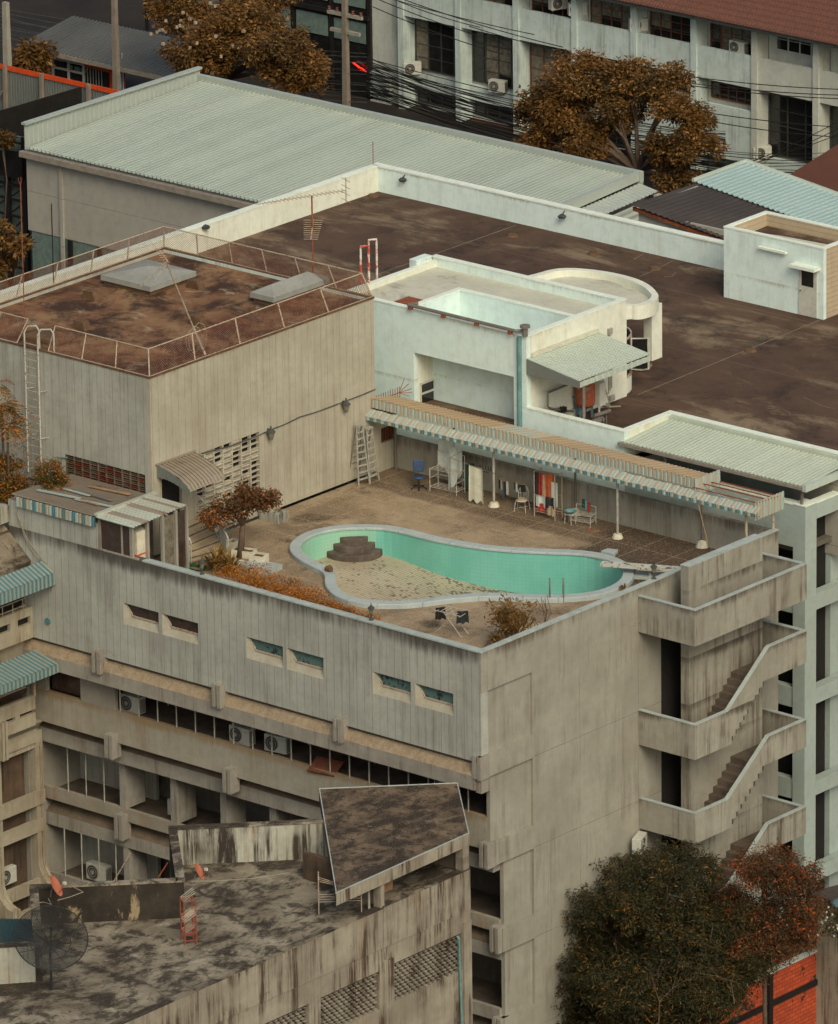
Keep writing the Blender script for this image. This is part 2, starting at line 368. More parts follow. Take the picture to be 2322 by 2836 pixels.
M['old_sheet'] = metal_sheet('old_sheet', (.33,.28,.215), (.27,.22,.165), (.16,.09,.05), .6)
M['pale_sheet'] = metal_sheet('pale_sheet', (.50,.54,.46), (.42,.42,.34), (.3,.19,.1), .5)
M['dark_sheet'] = metal_sheet('dark_sheet', (.075,.06,.052), (.045,.037,.033), (.11,.06,.04), .4, .8)
M['aqua_sheet'] = metal_sheet('aqua_sheet', (.40,.52,.49), (.36,.48,.46), (.25,.3,.27), .3)
M['teal_sheet'] = metal_sheet('teal_sheet', (.05,.10,.10), (.035,.075,.08), (.1,.05,.04), .7)
M['str_blue'] = metal_sheet('str_blue', (.075,.19,.22), (.10,.22,.24), (.3,.25,.18), .2)
M['str_pale'] = metal_sheet('str_pale', (.40,.49,.45), (.36,.43,.40), (.35,.25,.15), .3)
M['str_cream'] = metal_sheet('str_cream', (.46,.40,.30), (.41,.35,.26), (.2,.12,.07), .3)
M['grey_sheet'] = metal_sheet('grey_sheet', (.20,.22,.20), (.17,.18,.165), (.12,.1,.08), .3)
M['kiosk_roof'] = metal_sheet('kiosk_roof', (.11,.11,.10), (.075,.075,.07))
M['glass'] = plain('glass', (.016,.016,.015), .12, 0, .4, spec=.7)
M['glass_brown'] = plain('glass_brown', (.055,.035,.028), .25, 0, .4, spec=.6, obj=False)
M['glass_teal'] = concrete('glass_teal', (.11,.18,.165), (.085,.145,.135), 1, blot=[((.015,.022,.022), 2.6, .53, .57, .9, None)], rough=.5, bump=0)
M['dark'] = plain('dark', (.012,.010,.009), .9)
M['curtain'] = plain('curtain', (.17,.15,.11), .8, 0, .5, obj=False)
M['panel_teal'] = plain('panel_teal', (.14,.19,.165), .4, obj=False)
M['wood'] = plain('wood', (.16,.055,.03), .6, 0, .4)
M['wood_pale'] = plain('wood_pale', (.33,.2,.11), .7)
M['black_steel'] = plain('black_steel', (.014,.013,.012), .5)
M['net'] = concrete('net', (.016,.014,.012), (.009,.008,.007), 1.5, rough=.95)
M['ac_white'] = plain('ac_white', (.52,.52,.45), .5, 0, .15)
M['ac_dark'] = plain('ac_dark', (.06,.055,.05), .6)
M['ac_red'] = plain('ac_red', (.4,.04,.03), .5)
M['rail'] = plain('rail', (.36,.35,.30), .5, 0, .3)
M['white_steel'] = rusty('white_steel', (.46,.45,.38), (.26,.13,.07), .34, 9)
M['cream_steel'] = rusty('cream_steel', (.42,.35,.26), (.28,.14,.08), .38, 7)
M['mesh_wire'] = rusty('mesh_wire', (.27,.16,.10), (.21,.07,.035), .6, 3)
M['rust'] = plain('rust', (.27,.075,.03), .8, 0, .4)
M['tank'] = rusty('tank', (.17,.235,.25), (.32,.075,.025), .78, 4)
M['pipe_blue'] = plain('pipe_blue', (.11,.20,.24), .5)
M['pipe_grey'] = plain('pipe_grey', (.17,.15,.13), .5)
M['pipe_teal'] = plain('pipe_teal', (.13,.26,.26), .5)
M['orange_dish'] = plain('orange_dish', (.48,.15,.08), .5, 0, .1)
M['red_steel'] = plain('red_steel', (.30,.065,.035), .6)
M['dish_mesh'] = plain('dish_mesh', (.022,.023,.023), .6)
M['blue_plastic'] = plain('blue_plastic', (.03,.06,.13), .6)
M['black_plastic'] = plain('black_plastic', (.018,.016,.016), .5)
M['cloth_white'] = plain('cloth_white', (.52,.58,.54), .9, 0, .15)
M['cloth_cream'] = plain('cloth_cream', (.60,.59,.46), .9, 0, .15)
M['cloth_dark'] = plain('cloth_dark', (.02,.024,.026), .9)
M['cloth_green'] = plain('cloth_green', (.02,.06,.05), .9)
M['cloth_red'] = plain('cloth_red', (.36,.03,.02), .9)
M['cloth_orange'] = plain('cloth_orange', (.42,.09,.03), .9)
M['cloth_blue'] = plain('cloth_blue', (.05,.08,.13), .9)
M['tan'] = plain('tan', (.36,.28,.19), .9)
M['bark'] = plain('bark', (.11,.075,.05), .9, 0, .4, obj=False)
M['bark_pale'] = plain('bark_pale', (.3,.25,.19), .9, 0, .3, obj=False)
M['cable'] = plain('cable', (.016,.014,.013), .7)
M['cable_pale'] = plain('cable_pale', (.30,.27,.2), .7)
M['cable_grey'] = plain('cable_grey', (.08,.08,.075), .6)
M['pole_conc'] = concrete('pole_conc', (.25,.21,.165), (.19,.155,.12), 1.5)
M['pole_pale'] = concrete('pole_pale', (.33,.31,.25), (.27,.25,.2), 1.5)
M['asphalt'] = concrete('asphalt', (.035,.031,.028), (.022,.02,.018), .4)
M['earth'] = concrete('earth', (.035,.026,.02), (.018,.014,.012), .2)
M['orange_paint'] = plain('orange_paint', (.62,.075,.015), .5, 0, .2)
M['green_hose'] = plain('green_hose', (.02,.12,.05), .5)
M['lamp_metal'] = plain('lamp_metal', (.05,.055,.05), .5)
M['planter'] = plain('planter', (.62,.58,.45), .7, 0, .2)
M['skylight'] = concrete('skylight', (.30,.305,.275), (.24,.24,.215), 1.4, speck=.2)
M['rust_moss'] = concrete('rust_moss', (.16,.095,.05), (.09,.05,.028), 2)
M['lattice_pale'] = concrete('lattice_pale', (.52,.49,.39), (.38,.34,.26), 3, (.2,.14,.1), .5)
M['seam'] = concrete('seam', (.24,.20,.145), (.15,.12,.085), 2)
M['str_dull'] = metal_sheet('str_dull', (.30,.33,.28), (.26,.28,.24))
def brick():
    m, t, bs = nt('brick'); g = G(t); p = g.pos()
    sx = g.n('SeparateXYZ'); g.l(p, sx.inputs[0]); cm = g.n('CombineXYZ'); g.l(sx.outputs[1], cm.inputs[0]); g.l(sx.outputs[2], cm.inputs[1])
    b = g.n('TexBrick'); g.l(cm.outputs[0], b.inputs[0]); b.inputs['Scale'].default_value = 1; b.inputs['Brick Width'].default_value = .36; b.inputs['Row Height'].default_value = .17
    b.inputs['Mortar Size'].default_value = .012; b.inputs['Color1'].default_value = (.50,.075,.02,1); b.inputs['Color2'].default_value = (.36,.05,.015,1); b.inputs['Mortar'].default_value = (.09,.03,.02,1)
    c = g.mix(g.ramp(g.noise(p, 1.2, 7, .7), .56, .62), b.outputs[0], (.03,.017,.012))
    g.l(c, bs.inputs['Base Color']); bs.inputs['Roughness'].default_value = .85; return m
M['brick'] = brick()
def tiles(name, ax1, ax2, w, h, col, col2, grout, dirt=None, msize=.006, off=0):
    m, t, bs = nt(name); g = G(t); p = g.pos()
    sx = g.n('SeparateXYZ'); g.l(p, sx.inputs[0])
    c = g.mix(g.ramp(g.noise(p, .7, 4, .6), .3, .7), col, col2)
    if ax1 == 'uv':
        u = g.n('UVMap'); s2 = g.n('SeparateXYZ'); g.l(u.outputs[0], s2.inputs[0]); a, b = s2.outputs[0], sx.outputs[2]
    else: a, b = sx.outputs[ax1], sx.outputs[ax2]
    k = g.math('MAXIMUM', line_mask(g, a, w, msize), line_mask(g, b, h, msize)); c = g.mix(g.math('MULTIPLY', k, .8 if dirt else .5), c, grout)
    if dirt:
        dn = g.noise(p, 1, 5, .8, (1.8, 5, 3)); cell = g.n('TexWhiteNoise')
        fl = g.n('VectorMath', operation='SNAP'); g.l(p, fl.inputs[0]); fl.inputs[1].default_value = (w, h, 5); g.l(fl.outputs[0], cell.inputs[0])
        kk = g.ramp(g.math('ADD', g.math('ADD', g.math('MULTIPLY', dn, .8), g.math('MULTIPLY', cell.outputs[0], .22)), g.math('MULTIPLY', g.ramp(sx.outputs[0], -13, -7.5), .17)), .60, .66); c = g.mix(g.math('MULTIPLY', kk, .85), c, dirt)
    g.l(c, bs.inputs['Base Color']); bs.inputs['Roughness'].default_value = .35; return m
M['pool_wall'] = tiles('pool_wall', 'uv', 2, .16, .16, (.15,.46,.37), (.20,.52,.43), (.11,.37,.30), msize=.011)
M['pool_wall_pale'] = tiles('pool_wall_pale', 'uv', 2, .16, .16, (.34,.55,.40), (.24,.52,.38), (.2,.36,.26), msize=.011)
M['pool_floor'] = tiles('pool_floor', 0, 1, .13, .13, (.54,.46,.32), (.44,.36,.24), (.10,.085,.06), (.075,.062,.045), msize=.02)
def tile_roof():
    m, t, bs = nt('tile_roof'); g = G(t); p = g.pos()
    c = g.mix(g.ramp(g.noise(p, 6, 6, .8), .35, .65), (.15,.052,.03), (.08,.030,.020)); sx = g.n('SeparateXYZ'); g.l(p, sx.inputs[0])
    c = g.mix(g.math('MULTIPLY', line_mask(g, sx.outputs[1], .42, .09), .6), c, (.03,.015,.012))
    g.l(c, bs.inputs['Base Color']); bs.inputs['Roughness'].default_value = .8; return m
M['tile_roof'] = tile_roof()
M['rust_roof'] = metal_sheet('rust_roof', (.135,.044,.020), (.105,.036,.019), (.08,.03,.02), .5, .8)
M['leaf_orange'] = leafm('leaf_orange', (.075,.04,.010), (.21,.095,.018), (.32,.19,.07), .06)
M['leaf_street'] = leafm('leaf_street', (.035,.028,.010), (.185,.082,.017), (.26,.13,.035), .05, sc=.38)
M['leaf_dark'] = leafm('leaf_dark', (.014,.017,.007), (.05,.044,.016), (.17,.08,.015), .03)
M['leaf_red'] = leafm('leaf_red', (.028,.025,.012), (.12,.05,.018), (.38,.085,.02), .04, sc=.45)
M['leaf_bg'] = leafm('leaf_bg', (.008,.009,.006), (.024,.021,.012))
M['leaf_shrub'] = leafm('leaf_shrub', (.04,.042,.010), (.13,.075,.016), (.36,.13,.02), .1)
M['leaf_hedge'] = leafm('leaf_hedge', (.14,.06,.012), (.42,.14,.015))
M['leaf_boug'] = leafm('leaf_boug', (.045,.028,.012), (.13,.055,.018), (.38,.12,.02), .06)
M['leaf_palm'] = leafm('leaf_palm', (.075,.045,.012), (.2,.095,.018), (.35,.13,.03), .08)
M['leaf_spike'] = leafm('leaf_spike', (.10,.062,.015), (.28,.15,.035))
M['leaf_cactus'] = leafm('leaf_cactus', (.09,.055,.016), (.20,.105,.028))
# ================================================================== SETTING
ZD = 20.62; XP = -20.2; YN = 3.52; ZT = 28.3; YR = 17.4; XL = -31.9; YB = 18.75
g0 = MB().add([(-700,-300,0),(300,-300,0),(300,900,0),(-700,900,0)], [(0,1,2,3)]).build('ground', 'earth'); tag(g0, None, None, kind='structure')
r0 = MB().add([(-260,98,.004),(60,98,.004),(60,115.2,.004),(-260,115.2,.004)], [(0,1,2,3)]).build('road', 'asphalt'); tag(r0, None, None, kind='structure')
# ================================================================== THE HOTEL WITH THE POOL ON ITS ROOF
M['sill_pale'] = concrete('sill_pale', (.42,.395,.315), (.34,.315,.24), 1.5, (.25,.2,.14), .3)
hotel = thing('hotel_building', 'big weathered concrete hotel with the kidney shaped pool on its roof deck', 'building', (-12, 9, 0))
# ---- front wall, top storey, with six splayed windows
WINS = [(-18.72,-16.80,'glass_brown'), (-16.62,-14.68,'glass_brown'), (-12.13,-10.20,'glass_teal'), (-10.0,-8.08,'glass_teal'), (-5.53,-3.58,'glass_teal'), (-3.35,-1.42,'glass_teal')]
m = MB(); m.wallX(0, .42, -20.0, -.121, 17.45, 22.0, [(a, b, 19.12, 20.02) for a, b, _ in WINS]); m.box(-24.9, 0, 17.45, -20.0, .42, 23.12)
m.box(-.121, 0, 17.46, -.012, .42, 20.35); m.build('front_wall', 'facade', hotel)
m = MB(); m.box(-17.6, -.03, 22.0, .03, .24, 22.06); m.box(-.24, .24, 22.0, .03, YB, 22.06); m.box(-17.6, .24, 22.0, -.24, .42, 22.02); m.build('parapet_coping', 'conc_coping', hotel)
for a, b, gm in WINS:
    w = MB()
    w.add([(a,.22,19.50),(b,.22,19.50),(b,.0,19.12),(a,.0,19.12),(a,.22,19.1),(b,.22,19.1)], [(0,3,2,1),(0,1,5,4),(3,4,5,2),(0,4,3),(1,2,5)])       # sloping sill
    w.add([(a,-.0,20.02),(a,.22,20.02),(a+.40,.22,19.50),(a,.0,19.12),(a+.02,.22,19.50)], [(0,1,2),(0,2,3),(3,2,4)])           # splayed left jamb
    w.add([(b,.0,20.02),(b,.22,20.02),(b-.1,.22,19.50),(b,.0,19.12)], [(0,3,2,1)])
    fr = w.build('window', 'sill_pale', hotel)
    box('pane', gm, fr, a+.02, .19, 19.42, b, .215, 20.02)
    MB().box(a+.38, .14, 19.45, b-.02, .185, 19.51).tube((a+.03,.12,20.0), (a+.38,.16,19.48), .022, 4).build('frame', 'cream_steel', fr)
# ---- right wall: skin with two thin joints, four inset panels and bands
m = MB()
prof = [(.43,22),(.43,17.46),(-.14,17.46),(-.14,16.8),(.6,16.8),(.6,13.97),(.4,13.97),(.4,13.0),(1.37,13.0),(1.37,10.2),(1.16,10.2),(1.16,9.22),(1.4,9.22),(1.4,6.4),(1.2,6.4),(1.2,5.42),(1.4,5.42),(1.4,0),(YB,0),(YB,22)]
m.prism([(-.30, y+.02, min(z, 21.99)) for y, z in prof], (.18, 0, 0))
m.build('side_wall', 'side_wall', hotel)
m = MB()
ys = [3.1, 6.0, 9.7, YB]; zs = [0, 5.44, 9.24, 13.03, 16.83, 22]
for y0, y1 in zip(ys, ys[1:]):
    for z0, z1 in zip(zs, zs[1:]): m.box(-.12, y0+.008, z0+.008, 0, y1-(.008 if y1 < YB else 0), z1-.008 if z1 < 22 else 22)
m.box(-.12, 0, 20.35, 0, 3.1, 22)
for yy, z0, z1 in ((-.14,16.8,17.75), (.4,13.0,13.97), (1.16,9.22,10.2), (1.2,5.42,6.4), (1.4,0,3)): m.box(-.12, yy, z0, .02, 3.1, z1)
m.build('side_cladding', 'side_wall', hotel)
box('back_wall', 'side_wall', hotel, XP-.2, YB-.22, 0, -.3, YB, 22.0)
box('west_wall', 'facade_plain', hotel, -24.9, .42, 0, -24.6, YN, 22.3)
# ---- the pool deck (one sheet with the pool cut out)
c1 = K(780, 1420, 1.972); c2 = K(1280, 1420, 1.59)
raw = [c1(*p) for p in ((102,190),(107,168),(128,145),(165,122),(220,103),(300,88),(380,82),(480,80),(570,85),(650,100),(740,123),(830,147),(930,165))]
raw += [c2(*p) for p in ((0,141),(100,156),(200,165),(300,171),(400,175),(480,177),(560,184),(620,197),(668,216),(698,238),(711,262),(702,288),(672,313),(622,335),(560,349),(480,357),(390,360),(300,358),(200,353),(100,350))]
raw += [c1(*p) for p in ((970,445),(900,451),(800,465),(700,477),(600,481),(510,478),(430,468),(365,449),(318,420),(297,385),(299,350),(292,322),(262,298),(235,287),(195,267),(150,242),(117,216))]
PZ = 20.82
pool = [at(x, y, Z=PZ) for x, y in raw]
for _ in range(2):                                                       # round the measured outline
    q = []
    for i in range(len(pool)):
        a, b = pool[i], pool[(i+1) % len(pool)]; q += [a*.75+b*.25, a*.25+b*.75]
    pool = q
pool = pool[::2]
def area(P): return sum(P[i].x*P[(i+1) % len(P)].y-P[(i+1) % len(P)].x*P[i].y for i in range(len(P)))/2
if area(pool) < 0: pool.reverse()
def offs(P, d):
    o = []
    for i in range(len(P)):
        t = (P[(i+1) % len(P)]-P[i-1]); n = Vector((t.y, -t.x, 0)).normalized(); o.append(P[i]+n*d)
    return o
outer = offs(pool, .46); holeo = offs(pool, .3)
R4 = [Vector(v) for v in ((-20.2,.42,ZD),(-.3,.42,ZD),(-.3,YB-.22,ZD),(-20.2,YB-.22,ZD))]
hole = [Vector((p.x, p.y, ZD)) for p in holeo]
tr = tessellate_polygon([R4, hole]); allp = R4+hole
m = MB(); fs = []
for t in tr:
    a, b, c = (allp[i] for i in t); fs.append(tuple(t) if (b-a).cross(c-a).z > 0 else tuple(reversed(t)))
m.add(allp, fs); m.box(-24.6, .42, ZD-.3, XP, YN, ZD)
m.build('roof_deck', 'deck', hotel)
# ---- the pool
pl = thing('swimming_pool', 'empty kidney shaped pool with green tiled walls set into the roof deck', 'pool', (-9, 9, ZD))
n = len(pool)
m = MB(); vs = []
for P, z in ((holeo, ZD-.25), (pool, ZD-.25)): pass
for i in range(n):
    o = outer[i]; p = pool[i]; pi = p+(o-p)*.04
    vs += [(o.x, o.y, ZD-.05), (o.x, o.y, PZ-.03), ((o.x*.93+p.x*.07), (o.y*.93+p.y*.07), PZ), (pi.x, pi.y, PZ), (p.x, p.y, PZ-.03), (p.x, p.y, PZ-.10)]
fs = []
for i in range(n):
    j = (i+1) % n
    for k in range(5): fs.append((i*6+k, j*6+k, j*6+k+1, i*6+k+1))
m.add(vs, fs); m.build('coping', 'pool_cope', pl)
fz = lambda x: 19.66 if x < -15.2 else (19.66-(x+15.2)*.107 if x < -7.5 else 18.84-(x+7.5)*.28 if x < -4.6 else 18.03)
rec = [p+(pool[i]-outer[i])*-.1 for i, p in enumerate(pool)]            # wall stands just behind the lip
me = bpy.data.meshes.new('basin_wall'); vv = []; ff = []; uv = []; mi = []
acc = 0
for i in range(n+1):
    p = rec[i % n]; q = rec[(i-1) % n]; acc += (p-q).length if i else 0
    vv += [(p.x+9, p.y-9, PZ-.1-ZD), (p.x+9, p.y-9, fz(p.x)-.1-ZD)]; uv.append(acc)
for i in range(n):
    a, b = 2*i, 2*i+2; ff.append((a, b, b+1, a+1)); mi.append(1 if rec[i].x < -15.1 else 0)
me.from_pydata(vv, [], ff); me.materials.append(M['pool_wall']); me.materials.append(M['pool_wall_pale']); me.polygons.foreach_set('material_index', mi)
lay = me.uv_layers.new(name='UVMap')
for pi_, f in enumerate(me.polygons):
    for li, u in zip(f.loop_indices, (uv[pi_], uv[pi_+1], uv[pi_+1], uv[pi_])): lay.data[li].uv = (u, 0)
link(bpy.data.objects.new('basin_wall', me), pl)
m = MB(); rr = [Vector((p.x, p.y, 0)) for p in rec]
xs_ = [-30, -15.2, -7.5, -4.6, 5]
def clipx(P, x0, x1):
    for (lim, sgn) in ((x0, 1), (x1, -1)):
        o = []
        for i in range(len(P)):
            a, b = P[i-1], P[i]; da, db = (a.x-lim)*sgn, (b.x-lim)*sgn
            if (da >= 0) != (db >= 0): o.append(a+(b-a)*(da/(da-db)))
            if db >= 0: o.append(b)
        P = o
    return P
for x0, x1 in zip(xs_, xs_[1:]):
    P = clipx(rr, x0, x1)
    if len(P) > 2:
        fs = []
        for t in tessellate_polygon([P]):
            a, b, c = (P[i] for i in t); fs.append(tuple(t) if (b-a).cross(c-a).z > 0 else tuple(reversed(t)))
        e = 1e-3
        m.add([(p.x, p.y, fz(min(max(p.x, x0+e), x1-e))) for p in P], fs)
m.build('basin_floor', 'pool_floor', pl)
box('skimmer', 'dark', pl, *(lambda p: (p.x-.28, p.y-.1, 20.42, p.x+.28, p.y+.12, 20.62))(at(*c2(612,203), Z=20.5)))
ctr = at(*c1(393,122), Z=20.42); ang = math.atan2(-cF.y, -cF.x)
for r_, z0, z1 in ((1.22, 19.4, 19.92), (.92, 19.92, 20.2), (.63, 20.2, 20.44)):
    s_ = MB(); s_.lathe((ctr.x, ctr.y, 0), [(.001, z1), (r_-.03, z1), (r_, z1-.03), (r_, z0)], 28, ang-math.pi/2, ang+math.pi/2)
    a0 = ang-math.pi/2; s_.poly([(ctr.x+r_*math.cos(a0), ctr.y+r_*math.sin(a0), z0), (ctr.x-r_*math.cos(a0), ctr.y-r_*math.sin(a0), z0), (ctr.x-r_*math.cos(a0), ctr.y-r_*math.sin(a0), z1), (ctr.x+r_*math.cos(a0), ctr.y+r_*math.sin(a0), z1)])
    s_.build('step', 'step_stone', pl)
rk = at(*c1(266,308), Z=20.9); m = MB()
for k in range(7): m.obox((rk.x+random.uniform(-.12,.12), rk.y+random.uniform(-.12,.12), 20.86+random.uniform(0,.1)), .17, .14, .12, random.uniform(0,3), random.uniform(0,1))
tag(m.build('stone_pile', 'rust_moss'), 'small heap of red brown stones lying on the pool coping', 'stones')
for k, q in enumerate(((388,395),(448,395))):
    b = at(*c2(*q), Z=ZD); tocam = Vector((.65,-.76,0)); e = b-tocam*1.0
    m = MB(); m.path([b, b+Vector((0,0,.75)), b+Vector((0,0,.9))-tocam*.12, b+Vector((0,0,.92))-tocam*.28, b+Vector((0,0,.8))-tocam*.42, e+Vector((0,0,-.2)), e+Vector((0,0,-.9))], .028, 6)
    o = m.build('pool_handrail', 'pipe_grey'); tag(o, ('left' if k == 0 else 'right')+' one of the two bent steel handrails at the near edge of the pool', 'handrail', 'handrails at the near edge of the pool')
# diving board
db = thing('diving_board', 'peeling white diving board reaching over the right end of the pool', 'diving board', at(*c2(800,262), Z=ZD))
a = at(*c2(612,228), Z=21.12); b = at(*c2(952,252), Z=21.05); d = (b-a).normalized(); w_ = Vector((-d.y, d.x, 0))*.26
m = MB(); m.prism([a-w_, b-w_, b+w_, a+w_], (0,0,.07)); m.build('board', concrete('peeling', (.55,.55,.47), (.45,.44,.36), 2, blot=[((.09,.06,.045), 3.5, .52, .58, .95, (1,1,1))]), db)
m = MB()
for s in (-1, 1): m.tube(a+d*1.5+w_*s*.9-Vector((0,0,.03)), b+w_*s*.9-Vector((0,0,.03)), .03); m.tube(b+w_*s*.9, Vector((b.x+w_.x*s, b.y+w_.y*s, ZD)), .03)
m.tube(a+d*2.0, Vector(((a+d*2.0).x, (a+d*2.0).y, ZD+.1)), .06); m.build('stand', 'rail', db)
m = MB(); p1 = at(*c2(762,276), Z=ZD+.06); m.prism([Vector((p1.x, p1.y, ZD))+d*k+w_*j for k, j in ((0,-1.1),(3.2,-1.1),(3.2,1.1),(0,1.1))], (0,0,.12)); m.build('plinth', 'conc_coping', db)
m = MB(); q = [at(*c2(*p), Z=ZD+.1) for p in ((612,172),(642,160),(688,166),(668,186))]; m.prism([Vector((v.x, v.y, ZD)) for v in q], (0,0,.14)); m.build('skimmer_ledge', 'pool_cope', pl)
# ---- ledges, corridors and parapets of the lower front, stepping back
def fin(x, y, z0, z1, parent):
    f = MB(); f.box(x-.36, y, z0, x-.21, y+.55, z1); f.box(x-.10, y, z0-.02, x+.07, y+.55, z1+.0); f.box(x-.21, y+.09, z0+.02, x-.10, y+.5, z1-.02); return f.build('fin', 'band', parent)
XA, XB = -24.9, -.30
L = MB()
L.add([(XA,.02,17.45),(XB,.02,17.45),(XB,.30,17.2),(XA,.30,17.2)], [(0,1,2,3)])
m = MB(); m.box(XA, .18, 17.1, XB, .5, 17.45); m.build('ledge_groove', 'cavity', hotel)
m = MB(); m.prism([(XA,-.12,16.88),(XA,.16,17.28),(XA,.5,17.28),(XA,.5,16.88)], (XB-XA,0,0)); m.build('pebble_ledge', 'pebble', hotel)
m = MB(); m.box(XA, -.12, 16.30, XB, .5, 16.878); m.box(XA, .5, 16.30, XB, 6, 16.60); m.box(-.31, -.02, 16.2, -.02, .5, 16.81); m.build('beam', 'band', hotel)
for x in (-19.87, -13.39, -7.02, -.02): fin(x, -.32 if x < -1 else -.15, 16.8, 17.75, hotel)
# level 2: corridor between z 14.6 and 16.3, parapet outer plane y = .6
m = MB(); m.box(XA, .6, 13.6, XB, .82, 14.97); m.box(-24.4, .6, 14.97, -22.0, .8, 14.98); m.build('corridor_parapet', concrete('par2', (.37,.345,.28), (.30,.275,.215), .5, (.24,.18,.115), .5, drip=[(14.98, .8, (.26,.18,.1), .8)]), hotel)
box('end_wall', 'facade_plain', hotel, -24.5, .6, 14.97, -23.65, .82, 16.3); box('end_wall', 'facade_plain', hotel, -21.75, .6, 14.97, -19.88, .82, 16.3)
box('corridor_floor', 'floor_dirt', hotel, XA, .82, 14.55, XB, 6, 14.72)
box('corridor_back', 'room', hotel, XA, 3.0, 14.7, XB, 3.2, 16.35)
box('dark_window', 'glass_brown', hotel, -23.65, .95, 14.97, -21.75, 1.0, 16.3)
for k in range(20):
    x = -19.65+k*1.02
    if x < -.6: m = MB(); m.tube((x,.69,14.97), (x,.69,16.31), .032, 6); m.build('rail_post', 'rail', hotel)
cols_ = ['glass_teal', 'curtain', 'glass_brown', 'wood', 'curtain', 'cloth_blue', 'room_wall']
x = -19.0; k = 0
while x < -1.2:
    w1 = random.choice((.7, .9, 1.1)); f = box('corridor_panel', cols_[(k*3+k//2) % 7], hotel, x, 2.93, 14.75 if k % 2 else 15.1, x+w1, 3.0, 16.2)
    if k % 3 == 0: box('mullion', 'rail', f, x-.06, 2.86, 14.75, x, 2.93, 16.3)
    x += w1+random.choice((.12, .35, .5)); k += 1
m = MB(); m.obox(at(*K(450,1950,3.472)(1570,600), Z=15.05), 1.3, .8, .05, .1, .5); m.build('fallen_shutter', 'wood', hotel)
# underside ledge: sloped, dark, between parapet 2 and the lower beam
def under(yo, yi, zt, zs, zb, mat='cavity'):
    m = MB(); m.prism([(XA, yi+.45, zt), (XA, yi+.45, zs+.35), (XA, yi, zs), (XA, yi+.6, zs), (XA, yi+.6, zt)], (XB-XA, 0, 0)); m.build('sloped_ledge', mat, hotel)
    m = MB(); m.box(XA, yi, zb, XB, yi+.5, zs-.002); m.box(XA, yi+.5, zb, XB, yi+5, zb+.3); m.build('beam', 'band', hotel)
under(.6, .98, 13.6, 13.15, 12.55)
for x in (-19.8, -13.4, -7.0, -.02): fin(x, .22, 13.0, 14.02, hotel)
# level 3
box('corridor_parapet', concrete('par3', (.33,.30,.24), (.26,.235,.19), .6, (.28,.15,.07), .8), hotel, XA, 1.3, 9.92, XB, 1.5, 10.45)
box('corridor_floor', 'floor_dirt', hotel, XA, 1.5, 10.0, XB, 7, 10.1)
def back(y, z0, z1, zsill):
    hs = []; x = XA+.8
    while x < XB-2: hs.append((x, x+1.5, zsill, z1-.25)); x += 2.2
    m = MB(); m.wallX(y, y+.2, XA, XB, z0, z1, hs); m.build('corridor_back', 'room_wall', hotel)
    for i, h in enumerate(hs):
        f = box('window', 'glass', hotel, h[0], y+.08, h[2], h[1], y+.12, h[3]); box('frame', 'wood', f, (h[0]+h[1])/2-.04, y+.03, h[2], (h[0]+h[1])/2+.04, y+.08, h[3])
        if i % 2: box('curtain', 'curtain', f, h[0]+.1, y+.05, h[2]+.1, h[0]+.65, y+.078, h[3])
back(4.0, 10.1, 12.6, 11.3)
for i, x in enumerate((-20.2, -17.4, -14.7, -12.05, -9.4, -6.7, -4.0)):
    box('column', 'band', hotel, x-.14, 1.32, 10.45, x+.14, 2.5, 12.55)
    m = MB(); m.tube((x-.2,1.38,10.45), (x-.2,1.38,12.55), .035); m.build('rail_post', 'rail', hotel)
for x in (-23.3, -22.3, -21.3): m = MB(); m.tube((x,1.38,10.45), (x,1.38,12.55), .03); m.build('rail_post', 'rail', hotel)
under(1.3, 1.38, 9.92, 9.3, 8.74)
for x in (-20.0, -13.4, -.1): fin(x, .9, 9.22, 10.28, hotel)
# level 4 and below
box('corridor_parapet', 'band', hotel, XA, 1.3, 6.15, XB, 1.5, 6.68)
box('corridor_floor', 'floor_dirt', hotel, XA, 1.5, 6.2, XB, 7, 6.32)
back(4.0, 6.3, 8.8, 7.6)
for x in (-20.2, -17.4, -14.7, -9.4, -4.0): box('column', 'band', hotel, x-.14, 1.4, 6.68, x+.14, 2.5, 8.74)
for x in (-23.6, -22.65, -21.7, -20.75): m = MB(); m.tube((x,1.38,6.68), (x,1.38,8.74), .03); m.build('rail_post', 'rail', hotel)
under(1.3, 1.45, 6.15, 5.5, 4.95); fin(-.1, 1.0, 5.42, 6.4, hotel)
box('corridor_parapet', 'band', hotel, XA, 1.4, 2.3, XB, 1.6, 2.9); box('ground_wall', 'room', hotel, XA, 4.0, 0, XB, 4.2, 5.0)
# ---- outer staircase tower on the right wall
stt = MB()
W = .15
def landing(z0, z1, ys, ye, x1=2.86): pass
tw = MB(); tw.box(.85, 11.35, 0, 1.25, 16.1, 22.7); tw.build('stair_spine', 'stair_wall', hotel)
box('stair_spine_cap', 'conc_coping', hotel, .83, 11.33, 22.7, 1.27, 16.12, 22.74)
def par(z0, z1, y0, y1, name='stair_parapet'):
    p = MB(); p.box(0.01, y0, z0, 2.86, y0+W, z1); p.box(2.86-W, y0+W, z0, 2.86, y1, z1); p.build(name, 'stair_wall', hotel)
    c = MB(); c.box(0.01, y0-.02, z1, 2.88, y0+W+.01, z1+.04); c.box(2.86-W-.01, y0+W+.01, z1, 2.88, y1, z1+.04); c.build('parapet_cap', 'conc_coping', hotel)
par(20.18, 21.67, 9.71, 16.91)
box('stair_end_parapet', 'stair_wall', hotel, 0.01, 16.76, 20.18, 2.71, 16.91, 21.67); box('parapet_cap', 'conc_coping', hotel, .4, 16.74, 21.67, 2.71, 16.93, 21.71)
box('landing', 'floor_dirt', hotel, 0.01, 9.86, 20.18, 2.71, 16.76, 20.34)
